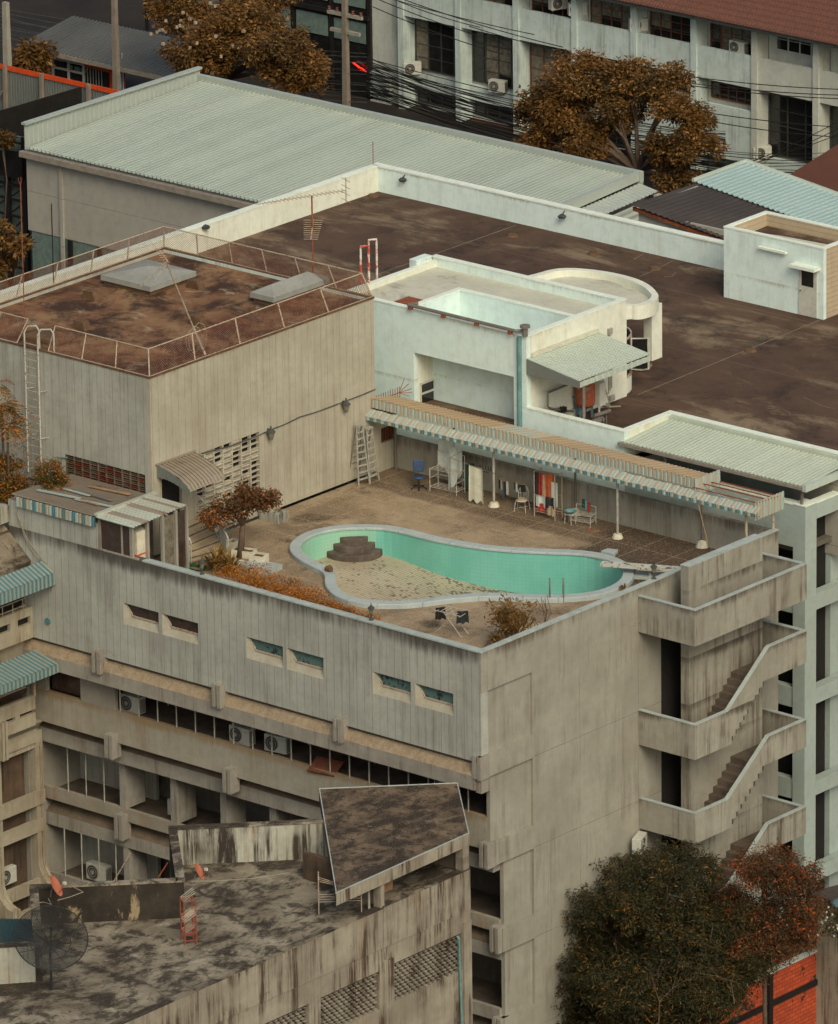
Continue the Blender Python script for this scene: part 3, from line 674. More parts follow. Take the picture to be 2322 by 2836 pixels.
for zt, zb in ((16.87, 15.42), (13.13, 11.87), (9.33, 8.07), (5.5, 4.3)):
    dz = 3.76 if zt < 16 else 0
    # near landing
    p = MB(); p.box(0.01, 9.71, zb, 2.86, 9.71+W, zt); p.build('stair_parapet', 'stair_wall', hotel)
    box('landing', 'floor_dirt', hotel, 0.01, 9.86, zb, 2.71, 11.9, zb+.16)
    hi = 18.84 if zt > 16 else (15.05 if zt > 13 else zt+1.97)      # top of the upper flat part of THIS flight's parapet
    n_ = 9 if zt > 16 else 8
    rise = hi-zt; ya, yb = 11.8, 14.45
    # saw-tooth underside follows the steps
    und = []; y = 12.05; z = zb+.1; sy = (14.3-12.05)/n_; sz = rise/n_
    for i in range(n_): und += [(y, z), (y, z+sz)]; y += sy; z += sz
    prof = [(9.86, zb), (12.05, zb)]+und+[(y, z), (16.91, z)]+[(16.91, hi), (yb, hi), (ya, zt), (9.86, zt)]
    p = MB(); p.prism([(2.86-W, a, b) for a, b in prof], (W, 0, 0)); p.build('stair_parapet', 'stair_wall', hotel)
    p = MB(); 
    for (a0, b0), (a1, b1) in (((9.71,zt),(ya,zt)), ((ya,zt),(yb,hi)), ((yb,hi),(16.93,hi))): p.prism([(2.86-W-.01,a0,b0),(2.88,a0,b0),(2.88,a1,b1),(2.86-W-.01,a1,b1)], (0,0,.04))
    p.box(0.01, 9.69, zt, 2.70, 9.87, zt+.04); p.build('parapet_cap', 'conc_coping', hotel)
    fl = MB(); y = 12.05; z = zb+.16
    for i in range(n_): fl.box(1.25, y, z-.12, 2.71, y+sy+.02, z+sz); y += sy; z += sz
    fl.box(0.01, y, z-.14, 2.71, 16.76, z); fl.build('stair_flight', 'floor_dirt', hotel)
    q = MB(); q.box(0.01, 16.76, z-.14, 2.71, 16.91, hi); q.build('stair_end_parapet', 'stair_wall', hotel)
    box('parapet_cap', 'conc_coping', hotel, .4, 16.74, hi, 2.71, 16.93, hi+.04)
    # inner flight going on up to the next near landing
    fl = MB(); zz = z; nz = (20.3 if zt > 16 else zt+3.76-1.26)-z; y = 14.3
    for i in range(10): fl.box(.01, y-.24, zz-.1, .85, y, zz+nz/10); y -= .24; zz += nz/10
    fl.build('inner_flight', 'cavity', hotel)
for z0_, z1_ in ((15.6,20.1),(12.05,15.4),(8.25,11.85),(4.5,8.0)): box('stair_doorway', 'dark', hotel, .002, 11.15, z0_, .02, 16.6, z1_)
# ---- rear room block (upper left), standing on the deck
ph = MB()
T_ = lambda q, **k: at(*q, **k)
k2 = K(0,1000,3.472); k3 = K(250,1250,3.472)
hb = (T_(k2(625,900), Y=YN).x, T_(k2(1400,1275), Y=YN).x, T_(k2(632,1100), Y=YN).z, T_(k2(1393,1095), Y=YN).z)
ph.wallX(YN, YN+.2, XL, XP-.2, 0, ZT, [(hb[0], hb[1], hb[2], hb[3])]); ph.build('block_front_wall', 'ph_left', hotel)
D = (T_(k2(1555,1140), X=XP), T_(k3(880,340), X=XP), T_(k3(890,690), X=XP)); S = (T_(k3(1065,30), X=XP), T_(k3(1625,-150), X=XP), T_(k3(1635,370), X=XP), T_(k3(1018,360), X=XP))
dz0 = D[2].z; dy0, dy1 = D[0].y, D[1].y; sy0, sy1 = S[3].y, S[1].y
ph = MB(); ph.wallY(XP-.2, XP, YN, YR, ZD+.12, ZT, [(dy0, dy1, dz0, D[0].z), (sy0, sy1, S[2].z-.1, S[0].z+.05)]); ph.build('block_side_wall', 'ph_right', hotel)
box('block_back_wall', 'white_dirty', hotel, XL, YR-.2, 18, XP-.2, YR, ZT); box('block_west_wall', 'ph_left', hotel, XL, YN+.2, 0, XL+.2, YR-.2, ZT)
box('block_roof', 'roof_brown', hotel, XL+.2, YN+.2, ZT-.6, XP-.2, YR-.2, ZT-.13)
m = MB(); 
for c in ((XL-.02,YN-.03,XP+.03,YN+.17),(XP-.17,YN+.17,XP+.03,YR+.03),(XL-.02,YR-.17,XP-.17,YR+.03),(XL-.02,YN+.17,XL+.18,YR-.17)): m.box(c[0], c[1], ZT-.02, c[2], c[3], ZT+.05)
m.build('block_roof_edge', 'rust_moss', hotel)
box('doorway', 'dark', hotel, XP-.2, dy0, dz0, XP-.14, dy1, D[0].z)
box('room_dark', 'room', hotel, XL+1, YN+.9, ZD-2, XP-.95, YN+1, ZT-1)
# perforated block screens
def screen(name, horiz, a0, a1, z0, z1, plane, nx, nz, mats, gap=.5):
    m = MB(); da = (a1-a0)/nx; dz = (z1-z0)/nz
    for i in range(nx):
        for j in range(nz):
            m.m = random.choice((0, 0, 1))
            x, z = a0+i*da, z0+j*dz
            if horiz: m.box(x, plane+.02, z, x+da*.12, plane+.16, z+dz); m.box(x+da*.12, plane+.03, z, x+da, plane+.17, z+dz*.16); m.box(x+da*.2, plane+.05, z+dz*.45, x+da*.85, plane+.15, z+dz*.45+dz*.13)
            else: m.box(plane-.16, x, z, plane-.01, x+da*.10, z+dz); m.box(plane-.17, x+da*.10, z, plane-.02, x+da, z+dz*.13); (m.obox((plane-.07, x+da*.55, z+dz*.6), .10, da*.8, dz*.45, 0, 0, .5) if random.random() < .6 else None)
    return m.build(name, mats, hotel)
screen('block_screen', True, hb[0], hb[1], hb[2], hb[3], YN, 10, 5, ['cavity', 'wood'])
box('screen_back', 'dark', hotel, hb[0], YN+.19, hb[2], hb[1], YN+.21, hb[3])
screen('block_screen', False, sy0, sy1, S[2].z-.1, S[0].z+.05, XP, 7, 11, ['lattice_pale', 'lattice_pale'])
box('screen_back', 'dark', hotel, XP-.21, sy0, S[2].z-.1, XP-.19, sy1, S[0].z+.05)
# low wall right of the block, with barred window and spikes
lw = MB(); lw.wallY(XP-.2, XP, YR, YB, ZD, 23.5, [(YR+.35, YB-.05, 21.85, 22.5)]); lw.build('low_wall', 'ph_right', hotel)
box('low_window', 'dark', hotel, XP-.15, YR+.35, 21.85, XP-.12, YB-.05, 22.5)
m = MB()
for k in range(9): m.tube((XP+.01, YR+.4+k*.105, 21.85), (XP+.01, YR+.4+k*.105, 22.5), .012, 4)
m.build('window_bars', 'rust', hotel)
m = MB(); m.tube((XP-.1,YR,23.72), (XP-.1,YB+.4,23.72), .018, 4)
for k in range(12): m.tube((XP-.1, YR+.05+k*.15, 23.45), (XP-.1, YR+.05+k*.15, 23.98), .014, 4)
for k in range(5): m.tube((XP-.1,YB+.3,23.72), (XP-.1+.35*math.cos(k*.7-1), YB+.75, 23.5+.18*k), .014, 4)
tag(m.build('spike_row', 'rust'), 'row of rusty spikes on the wall top at the left end of the long awning', 'spikes')
# skylights and vents on the block roof
ZR_ = ZT-.13
def skylight(px, lab):
    q = [at(*p, Z=ZR_+.42) for p in px]; c = sum(q, Vector())/4
    ax = (q[1]-q[0]); sx = abs(q[1].x-q[3].x); 
    t = thing('skylight', lab, 'skylight', (c.x, c.y, ZR_), group='grey skylights on the brown roof')
    xs = [v.x for v in q]; ys2 = [v.y for v in q]; x0, x1, y0, y1 = min(xs), max(xs), min(ys2), max(ys2)
    box('curb', 'rust_moss', t, x0+.1, y0+.1, ZR_, x1-.1, y1-.1, ZR_+.2)
    m = MB(); z = ZR_+.2; h = .22; cx, cy = (x0+x1)/2, (y0+y1)/2; r = max((y1-y0)/2-(x1-x0)/2, 0); r2 = max((x1-x0)/2-(y1-y0)/2, 0)
    m.box(x0, y0, z, x1, y1, z+h); A = (cx-r2, cy-r, z+h+.32); B = (cx+r2, cy+r, z+h+.32)
    if r > r2: m.add([(x0,y0,z+h+.002),(x1,y0,z+h+.002),(x1,y1,z+h+.002),(x0,y1,z+h+.002),A,B], [(0,1,4),(1,2,5,4),(2,3,5),(3,0,4,5)])
    else: m.add([(x0,y0,z+h+.002),(x1,y0,z+h+.002),(x1,y1,z+h+.002),(x0,y1,z+h+.002),A,B], [(0,1,5,4),(1,2,5),(2,3,4,5),(3,0,4)])
    m.build('cover', 'skylight', t)
c4 = K(0,700,2.17); c5 = K(760,700,2.17); c6 = K(1522,700,2.17)
skylight([c4(625,135), c4(880,38), c4(1165,110), c4(905,205)], 'large square grey skylight in the middle of the brown roof')
skylight([c4(1540,245), c4(1840,118), c5(250,170), c4(1650,268)], 'smaller oblong grey skylight beside the right edge of the brown roof')
for k, (q, lab) in enumerate((((548,275),'mossy wedge shaped roof vent left of the large skylight'), ((1175,210),'small mossy roof vent just right of the large skylight'), ((490,455),'mossy roof vent near the top of the wall ladder'), ((1188,430),'mossy roof vent beside the foot of the leaning mast'))):
    p = at(*c4(*q), Z=ZR_); m = MB(); b_, t_ = .38, .24
    m.add([p+Vector(v) for v in ((-b_,-.2,0),(b_,-.2,0),(b_,.2,0),(-b_,.2,0),(-t_,-.2,.36),(t_,-.2,.36),(t_,.16,.36),(-t_,.16,.36))], [(0,3,2,1),(4,5,6,7),(0,1,5,4),(1,2,6,5),(2,3,7,6),(3,0,4,7)])
    tag(m.build('roof_vent', 'rust_moss'), lab, 'vent', 'mossy vents on the brown roof')
p = at(*c4(290,515), Z=ZR_); t = MB(); t.box(p.x-.9, p.y-.7, ZR_, p.x+.9, p.y+.7, ZR_+.12); t.box(p.x-.75, p.y-.55, ZR_+.12, p.x+.75, p.y+.55, ZR_+.14)
tag(t.build('roof_hatch', 'rust_moss'), 'low square roof hatch behind the top of the wall ladder', 'hatch')
# ================================================================== LONG STRIPED AWNING OVER THE BACK OF THE DECK
YF = 17.13
aw = thing('long_awning', 'long striped sheet metal awning along the back wall of the pool deck', 'awning', (-10, 17.8, 23))
A0, A1 = -20.35, -3.0; nr = 88
m = MB(); m.sheet((A0, YF, 23.97), (0, YB-.02-YF, -.32), (A1-A0, 0, 0), nr, .045, .01, mats=lambda i: 1 if 32 < i < 45 and i % 2 else 2*(i % 2)); m.build('roof_sheet', ['tan_sheet', 'str_pale', 'tan_dark'], aw)
m = MB(); m.sheet((A0, YF-.01, 23.60), (0, 0, .36), (A1-A0, 0, 0), nr, .04, .01, mats=[0, 1]); m.build('fascia', ['str_pale', 'str_cream'], aw)
A2 = .35; n2 = int((A2-A0)/.197)
def skirt(i):
    return (0, 1, 0, 2)[i % 4]
m = MB(); random.seed(3)
for i in range(n2):
    x0 = A0+i*(A2-A0)/n2; w_ = (A2-A0)/n2
    dz = random.uniform(-.02, .02)-(.05 if i > 87 else 0)
    m.sheet((x0, YF-.36, 23.30+dz), (0, .36, .22), (w_, 0, 0), 1, .014, .01, mats=[(0, 1)[i % 2]])
m.build('skirt', ['str_cream', 'str_pale'], aw)
m = MB(); m.sheet((A0, YF-.37, 23.14), (0, 0, .16), (A2-A0, 0, 0), n2, .03, .01, mats=[0, 1, 0, 2]); m.build('skirt_edge', ['str_blue', 'str_pale', 'str_cream'], aw)
m = MB(); m.box(A0, YF-.05, 23.05, A2, YF, 23.12); m.build('front_beam', 'cream_steel', aw)
for x in (-13.58, -7.03):
    p = MB(); p.tube((x, YF, ZD+.1), (x, YF, 23.1), .055, 8); p.m = 1; p.lathe((x, YF, ZD), [(.001, .2), (.17, .18), (.24, 0)], 8); p.build('post', ['rail', 'planter'], aw)
p = MB(); p.tube((-.38, YF, ZD), (-.38, YF, 23.1), .06, 6); p.build('post', 'cream_steel', aw)
p = MB(); p.tube((-.15, YB-.15, 22.05), (-.15, YB-.15, 23.3), .06, 6); p.build('post', 'cream_steel', aw)
for x in (-20.0, -16.8, -10.3, -3.65):
    p = MB(); p.tube((x, YB-.32, ZD), (x, YB-.32, 23.6), .05, 6); p.build('post', 'pipe_grey', aw)
for x in (-3.65, -10.3): p = MB(); p.lathe((x, YB-.35, ZD), [(.001, .3), (.2, .22), (.28, 0)], 7); p.build('post_foot', 'planter', aw)
# open rusty frame at the right end
m = MB()
for y, z in ((YF, 23.62), (YF+.5, 23.66), (YF+1.0, 23.6), (YB-.1, 23.5)): m.tube((-3.2, y, z), (.1, y, z), .028, 4)
m.tube((-3.0, YF, 23.62), (-3.0, YB-.1, 23.45), .028, 4); m.tube((.1, YF, 23.6), (.1, YB-.1, 23.5), .028, 4); m.build('open_frame', 'rust', aw)
m = MB()
for a_, b_ in (((-2.9,YF+.1,23.4),(-.3,YF+.3,23.3)), ((-2.2,YF+.3,23.5),(-1.2,YF,23.2)), ((-1.8,YF,23.3),(-.6,YF+.4,23.55)), ((-2.8,YF+.6,23.45),(-1.0,YF+.1,23.35))): m.tube(a_, b_, .03, 4)
m.build('loose_battens', 'str_pale', aw)
m = MB(); m.sheet((.12, YF-.1, 22.88), (0, 0, .76), (0, YB+.3-YF, 0), 10, .05, .01, mats=[0, 1]); m.build('end_panel', ['str_cream', 'str_pale'], aw)
m = MB(); m.sheet((-2.95, YF-.05, 23.3), (-.02, 0, .7), (0, YB-YF, 0), 7, .04, .01, mats=[0, 1]); m.build('inner_panel', ['str_pale', 'str_cream'], aw)
lp = MB(); lp.tube((-2.7, YF-.3, 23.4), (-2.0, YF-.45, 21.6), .02, 5); tag(lp.build('leaning_pole', 'wood_pale'), 'pale pole leaning against the right end of the long awning', 'pole')
# door canopy
dc = thing('door_canopy', 'curved corrugated canopy over the doorway at the top of the garden steps', 'canopy', (XP, dy0, 24))
y0c, y1c = at(*k3(640,130), X=XP).y, at(*k3(985,0), X=XP).y; zc = at(*k3(640,130), X=XP).z
L_ = 1.8; seg = [(0, 0), (.6, -.12), (1.2, -.32), (1.62, -.56), (1.8, -.78)]
m = MB()
for i in range(11):
    ya = y0c+(y1c-y0c)*i/11; yb = y0c+(y1c-y0c)*(i+.93)/11
    for (xa, za), (xb, zb) in zip(seg, seg[1:]):
        m.add([(XP+xa,ya,zc+za),(XP+xb,ya,zc+zb),(XP+xb,yb,zc+zb),(XP+xa,yb,zc+za),(XP+xa,yb-.03,zc+za+.05),(XP+xb,yb-.03,zc+zb+.05)], [(0,1,2,3),(3,2,5,4)])
m.build('roof_sheet', 'old_sheet', dc)
m = MB()
for i in range(10):
    xa = XP+L_*i/10; xb = XP+L_*(i+.9)/10; zz = zc-(i/10)**1.7*.75
    m.prism([(xa,y0c-.02,zz),(xb,y0c-.02,zz-.07),(xb,y0c-.02,zz-.55+.03*i),(xa,y0c-.02,zz-.5+.03*i)], (0,.02,0))
m.build('side_skirt', 'grey_sheet', dc)
box('wall_plate', 'old_sheet', dc, XP, y0c-.1, zc, XP+.1, y1c+.1, zc+.06)
# ================================================================== GARDEN STEPS
st = thing('garden_steps', 'curved flight of pale steps from the doorway down to the pool deck', 'steps', (XP+1.2, 4, ZD))
pa, pb = at(*k3(945,700), X=XP+.0), at(*k3(830,860), Z=21.4)
Ltop = Vector((XP+.05, dy0-.2, 0)); Rtop = Vector((XP+.05, dy1+.9, 0))
c_ = Vector((XP+.3, dy0-.5, 0)); ns = 6
Lb = at(*k3(975,1100), Z=ZD); Rb = at(*k3(1330,1050), Z=ZD)
def qb(a, b, c, t): return a*(1-t)**2+b*2*t*(1-t)+c*t*t
Lm = Vector((Lb.x-.1, dy0-.35, 0)); Rm = at(*k3(1220,790), Z=21.2); Lb.z = Rb.z = Rm.z = 0
ztop = dz0
SM_ = concrete('stepc', (.42,.34,.23), (.33,.26,.17), 1.5, speck=.2)
for i in range(ns):
    t0, t1 = i/ns, (i+1)/ns; z = ztop-(ztop-ZD)*i/ns; th = (ztop-ZD)/ns
    p0, p1, p2, p3 = qb(Ltop, Lm, Lb, t0), qb(Rtop, Rm, Rb, t0), qb(Rtop, Rm, Rb, t1), qb(Ltop, Lm, Lb, t1)
    m = MB(); m.prism([Vector((p.x, p.y, z-th*1.0)) for p in (p0, p1, p2, p3)], (0, 0, th)) if i == ns-1 else m.prism([Vector((p.x, p.y, ZD+.01)) for p in (p0, p1, p2, p3)], (0, 0, z-ZD)); m.build('step', SM_, st)
    m = MB(); h_ = Vector((0,0,z-.03)); m.tube(Vector((p3.x,p3.y,0))+h_, Vector((p2.x,p2.y,0))+h_, .035, 4); m.build('nosing_shade', 'floor_dirt', st)  # dark strip standing in for the shade along each step edge
for side, (a, b, c) in (('l', (Ltop, Lm, Lb)), ('r', (Rtop, Rm, Rb))):
    m = MB(); pts = []; w = MB()
    for i in range(13):
        t = i/12; p = qb(a, b, c, t); z = ztop-(ztop-ZD)*t; pts.append(Vector((p.x, p.y, z+.95)))
        if i % 2 == 0: m.tube((p.x, p.y, z), (p.x, p.y, z+.95), .022, 5)
        if i < 12: q2 = qb(a, b, c, t+1/12); z2 = ztop-(ztop-ZD)*(t+1/12); w.prism([Vector((p.x,p.y,ZD)), Vector((q2.x,q2.y,ZD)), Vector((q2.x,q2.y,z+.12)), Vector((p.x,p.y,z+.12))], Vector((0.0,0.09,0)))
    m.path(pts, .04, 6); m.build('railing', 'white_steel', st); w.build('stringer', 'stained_wall', st)
m = MB(); p = qb(Rtop, Rm, Rb, .66); q2 = qb(Rtop, Rm, Rb, .95)
m.prism([Vector((p.x,p.y-.03,ZD+.55)), Vector((q2.x,q2.y-.03,ZD+.2)), Vector((q2.x,q2.y-.03,ZD+1.05)), Vector((p.x,p.y-.03,ZD+1.25))], (0.02,0.02,0))
tag(m.build('hung_sheet', 'cloth_white'), 'pale sheet hung over the right railing of the garden steps', 'sheet')
p = at(*k3(850,740), Z=21.9); m = MB()
for k in range(5): m.obox((p.x+random.uniform(-.15,.15), p.y+random.uniform(-.15,.15), 21.85-k*.12), .38, .2, .3, random.uniform(0,2), random.uniform(-.3,.3))
tag(m.build('draped_cloth', 'cloth_blue'), 'crumpled dark blue cloth thrown over the left railing of the garden steps', 'cloth')
for k, q in enumerate(((860,1100),(1000,1120))):
    p = at(*k3(*q), Z=ZD+.05); m = MB(); 
    for j in range(4):
        m.path([(p.x+(.3+.05*j)*math.cos(t/10*math.pi*2)+.05*j, p.y+(.22+.04*j)*math.sin(t/10*math.pi*2), ZD+.04+.03*j) for t in range(10)], .02, 4, closed=True)
    tag(m.build('garden_hose', 'green_hose'), ('larger coil' if k == 0 else 'smaller coil')+' of green hose on the deck at the foot of the garden steps', 'hose', 'coils of green hose')
M['wood_grey'] = metal_sheet('wood_grey', (.24,.20,.155), (.19,.155,.12))
# ================================================================== SHED ROOFS AND THE GLAZED PORCH AT THE FRONT PARAPET
sh = thing('shed_roof', 'old corrugated lean-to roof with loose planks and a striped edge, left of the porch', 'roof', (-22, 1.5, 23))
SX1 = -19.98; sb = at(*k2(1400,1275), Y=YN).z
m = MB(); m.sheet((-24.6, -.12, 23.43), (SX1+24.6, 0, 0), (0, YN-.05+.12, sb-23.43), 52, .035, .01, jit=.002, mats=[0, 1]); m.build('roof_sheet', ['old_sheet', 'wood_grey'], sh)
m = MB(); m.sheet((-24.3, -.16, 22.98), (0, 0, .42), (SX1+24.3, 0, 0), 24, .04, .012, mats=lambda i: (0,1,2,1,0,2)[i % 6]); m.build('fascia', ['str_pale', 'str_cream', 'str_blue'], sh)
m = MB(); m.box(SX1-.08, -.14, 23.46, SX1+.12, YN-.06, 23.56); m.build('joint_cap', 'pale_sheet', sh)
for k in range(7):
    m = MB(); x = -24+random.uniform(0, 3); y = random.uniform(.9, 2.9); m.obox((x+.6, y, 23.53+(y/3.4)*(sb-23.43)), random.uniform(.9, 2.2), random.uniform(.08,.2), .03, random.uniform(-.12,.12)); m.build('loose_plank', random.choice(['wood_pale', 'band', 'pipe_grey', 'str_pale']), sh)
po = thing('glazed_porch', 'small porch with a pale corrugated roof and glass sides at the front parapet', 'porch', (-19, 1.5, ZD))
px1 = -18.0; bk = at(*k2(1736,1385), Z=23.55)
m = MB(); m.sheet((SX1+.02, -.22, 23.42), (0, 3.2, .12), (px1-SX1+.25, 0, 0), 1, .0, .01) if 0 else m.sheet((SX1+.05, -.2, 23.44), (2.05, 0, -.02), (0, 3.2, .10), 17, .035, .01, mats=lambda i: 1 if i in (3,4,9,10,14) else 0); m.build('roof_sheet', ['pale_sheet', 'old_sheet'], po)
m = MB(); m.box(-20.0, -.02, 22.0, px1+.15, .1, 22.06); m.box(-19.98, 0, 22.06, -19.85, .12, 23.42); m.box(-18.28, 0, 22.06, -18.13, .12, 23.42); m.box(-19.85, 0, 23.3, -18.28, .1, 23.42); m.box(-18.75, 0.01, 22.06, -18.68, .1, 23.3)
m.build('window_frame', 'band', po); box('pane', 'glass_brown', po, -19.85, .05, 22.06, -18.28, .07, 23.3)
for x, y in ((-18.13, .9), (-17.95, 1.6), (-17.95, 2.4), (-18.0, 3.1)): m = MB(); m.box(x-.06, y-.06, ZD, x+.06, y+.06, 23.45); m.build('post', 'band', po)
box('side_pane', 'curtain', po, -18.05, 1.65, ZD+.3, -18.02, 2.35, 23.3); box('side_pane', 'glass_brown', po, -18.05, 2.46, ZD+.3, -18.02, 3.04, 23.3)
wc = thing('storage_cabinet', 'cream cabinet with orange trim standing in the open side of the porch', 'cabinet', (-18.5, .7, ZD))
box('body', 'planter', wc, -18.75, .35, ZD+.5, -18.2, 1.1, 23.0); box('trim', 'orange_paint', wc, -18.77, .33, 22.0, -18.18, 1.12, 22.06); box('base', 'wood_pale', wc, -18.77, .33, ZD, -18.18, 1.12, ZD+.49)
# ================================================================== CHAIN LINK FENCE AROUND THE BLOCK ROOF
fe = thing('chainlink_fence', 'rusty inward leaning chain link fence round the brown roof', 'fence', (-26, 10, ZT))
FH = 1.08; ins = .34
def fence_run(a, b, na, nb, posts, last=True):
    """a,b base ends, na,nb top ends"""
    a, b, na, nb = map(Vector, (a, b, na, nb)); m = MB(); L = (b-a).length; n = int(L/.11)
    for i in range(-10, n):
        for dr in (0, 1):
            t0, t1 = i/n, (i+10)/n
            if dr: t0, t1 = t1, t0
            s0, s1 = 0., 1.
            if t0 < 0 or t0 > 1: s0 = ((0 if t0 < 0 else 1)-t0)/(t1-t0)
            if t1 < 0 or t1 > 1: s1 = ((0 if t1 < 0 else 1)-t0)/(t1-t0)
            if s1 <= s0: continue
            P = lambda t, s: a.lerp(b, t).lerp(na.lerp(nb, t), s)
            m.tube(P(t0+(t1-t0)*s0, s0), P(t0+(t1-t0)*s1, s1), .0065, 3, caps=False)
    m.build('mesh', 'mesh_wire', fe)
    m = MB(); m.tube(na, nb, .026, 5); m.tube(a, b, .022, 5); m.build('rail', 'cream_steel', fe)
    for k in range(posts+(1 if last else 0)):
        t = k/posts; m = MB(); m.tube(a.lerp(b, t), na.lerp(nb, t), .032, 5); m.build('post', 'cream_steel', fe)
z0, z1 = ZT+.05, ZT+FH; e = .05
c0, c1_, c2_, c3_ = (XL+e, YN+e), (XP-e, YN+e), (XP-e, YR-e), (XL+e, YR-e); i_ = ins
d0, d1, d2, d3 = (XL+i_, YN+i_), (XP-i_, YN+i_), (XP-i_, YR-i_), (XL+i_, YR-i_)
gx0, gx1 = at(*c4(232,560), Y=YN).x, at(*c4(285,570), Y=YN).x
lx0 = at(*c4(150,560), Y=YN).x
fence_run((XL+e,YN+e,z0), (lx0-.5,YN+e,z0), (XL+i_,YN+i_,z1), (lx0-.1,YN+i_,z1), 3, True)
fence_run((gx1,YN+e,z0), (*c1_, z0), (gx1+.15,YN+i_,z1), (*d1, z1), 3, False)
fence_run((*c1_, z0), (*c2_, z0), (*d1, z1), (*d2, z1), 5, False)
fence_run((*c2_, z0), (*c3_, z0), (*d2, z1), (*d3, z1), 6, False)
fence_run((*c3_, z0), (*c0, z0), (*d3, z1), (*d0, z1), 6, False)
# wall ladder
la = thing('wall_ladder', 'tall white steel ladder fixed to the left wall of the roof block', 'ladder', (at(*c4(190,560), Y=YN).x, YN-.2, 23))
xl, xr = at(*c4(152,700), Y=YN-.2).x, at(*c4(232,720), Y=YN-.2).x
m = MB()
for x, dx in ((xl, .55), (xr, .62)):
    m.path([(x,YN-.2,23.0), (x,YN-.2,ZT+.7), (x+.1,YN-.1,ZT+.95), (x+dx-.1,YN+.05,ZT+1.0), (x+dx,YN+.1,ZT+.8), (x+dx,YN+.1,ZT)], .036, 6)
    for z in (24.6, 26.6): m.tube((x,YN-.2,z), (x+.3,YN,z+.05), .02, 4)
m.build('rails', 'white_steel', la)
m = MB()
for k in range(17): z = 23.2+k*.335; m.tube((xl,YN-.2,z), (xr,YN-.2,z), .02, 4)
m.build('rungs', 'cream_steel', la)
# antennas and masts
def mast(name, lab, px, z, h, r=.025, mat='rust', cat='mast', top=None, d=(0,0,1)):
    p = at(*px, Z=z); o = MB(); o.tube(p, p+Vector(d).normalized()*h, r, 5)
    if top: top(o, p+Vector(d).normalized()*h)
    return tag(o.build(name, mat), lab, cat)
def prong(o, p):
    for a in range(3): t = a*2.1; o.path([p, p+Vector((.07*math.cos(t), .07*math.sin(t), .12)), p+Vector((.09*math.cos(t), .09*math.sin(t), .3))], .012, 4)
mast('lightning_rod', 'tall thin rusty lightning rod with a pronged tip at the left of the brown roof', (at(*c4(148,430), Z=ZR_) and c4(148,445)), ZR_, 6.1, .022, top=prong)
mast('thin_mast', 'short thin dark mast near the back left fence of the brown roof', c4(323,215), ZR_, 3.7, .025, 'black_steel')
# leaning antenna mast
p0 = at(*c4(1235,612), X=XP); p1_ = at(*c4(1165,455), Z=ZT+.9); pt = at(*c4(1000,55), Z=ZT+4.3)
t = thing('leaning_antenna', 'pale antenna mast leaning over the brown roof with its cable tied to the fence', 'antenna', p0)
m = MB(); m.tube(p0, p1_, .05, 6); m.tube(p1_, pt, .035, 6); m.build('mast', 'cream_steel', t)
m = MB(); m.tube(pt+Vector((-.5,.1,.45)), pt+Vector((.1,0,0)), .02, 4); m.tube(pt, pt+Vector((-.8,-.7,-1.0)), .02, 4); m.tube(pt+Vector((0,0,-.1)), pt+Vector((-.2,-.5,-.7)), .015, 4)
for k in range(7):
    c = pt.lerp(pt+Vector((-.8,-.7,-1.0)), k/6); m.tube(c+Vector((.13,-.13,.05)), c-Vector((.13,-.13,.05)), .012, 4)
    c = (pt+Vector((-.5,.1,.45))).lerp(pt, k/6); m.tube(c+Vector((.1,.1,.0)), c-Vector((.1,.1,0)), .012, 4)
m.build('elements', 'cream_steel', t)
for k in range(3):
    m = MB(); m.path([p1_+Vector((.05*k,.3*math.sin(s/9*6.28)*(1+.3*k)+(.2*k-.2),-.45+.45*math.cos(s/9*6.28)*(1+.25*k))) for s in range(10)], .014, 4); m.build('cable_loop', 'cable_pale', t)
# yagi antenna on the white roof
base = at(760+236/2.17, 1562/2.17+0, Z=22.88)
base = at(868, 775, Z=ZR_); 
t = thing('tv_antenna', 'tall rusty mast carrying two large fishbone antennas above the smaller skylight', 'antenna', base)
top = base+Vector((0,0,(775-532)/67+.05)); m = MB(); m.tube(base, top, .035, 6); m.build('mast', 'rust', t)
def yagi(c, d, L, n, el, nm):
    m = MB(); d = Vector(d).normalized(); s = d.cross(Vector((0,0,1))).normalized(); m.tube(c-d*L*.62, c+d*L*.38, .022, 5)
    for k in range(n): q = c-d*L*.6+d*(L*.96*k/(n-1)); m.tube(q-s*el*(.7+.3*k/n), q+s*el*(.7+.3*k/n), .012, 4)
    e = c+d*L*.38; 
    if el < .4: 
        for zz in (-.45,-.15,.15,.45): m.tube(e+Vector((0,0,zz))-s*.4, e+Vector((0,0,zz))+s*.4, .012, 4)
        m.tube(e-Vector((0,0,.55)), e+Vector((0,0,.55)), .02, 4)
    m.build(nm, 'cream_steel', t)
yagi(top+Vector((0,0,0)), (.38,.92,.0), 4.2, 22, .28, 'upper_array')
yagi(base+Vector((0,0,2.3)), (-.55,.75,.28), 1.5, 10, .42, 'lower_array')
mast('corner_rod', 'thin rod standing on the far corner of the white parapet', (1034, 459), 24.05, 1.15, .02, 'rust')
# ================================================================== THINGS ON THE POOL DECK
k5 = K(1100,1200,3.472); k9 = K(900,1060,3.521)
def dk(k, x, y, z=ZD): return at(*k(x, y), Z=z)
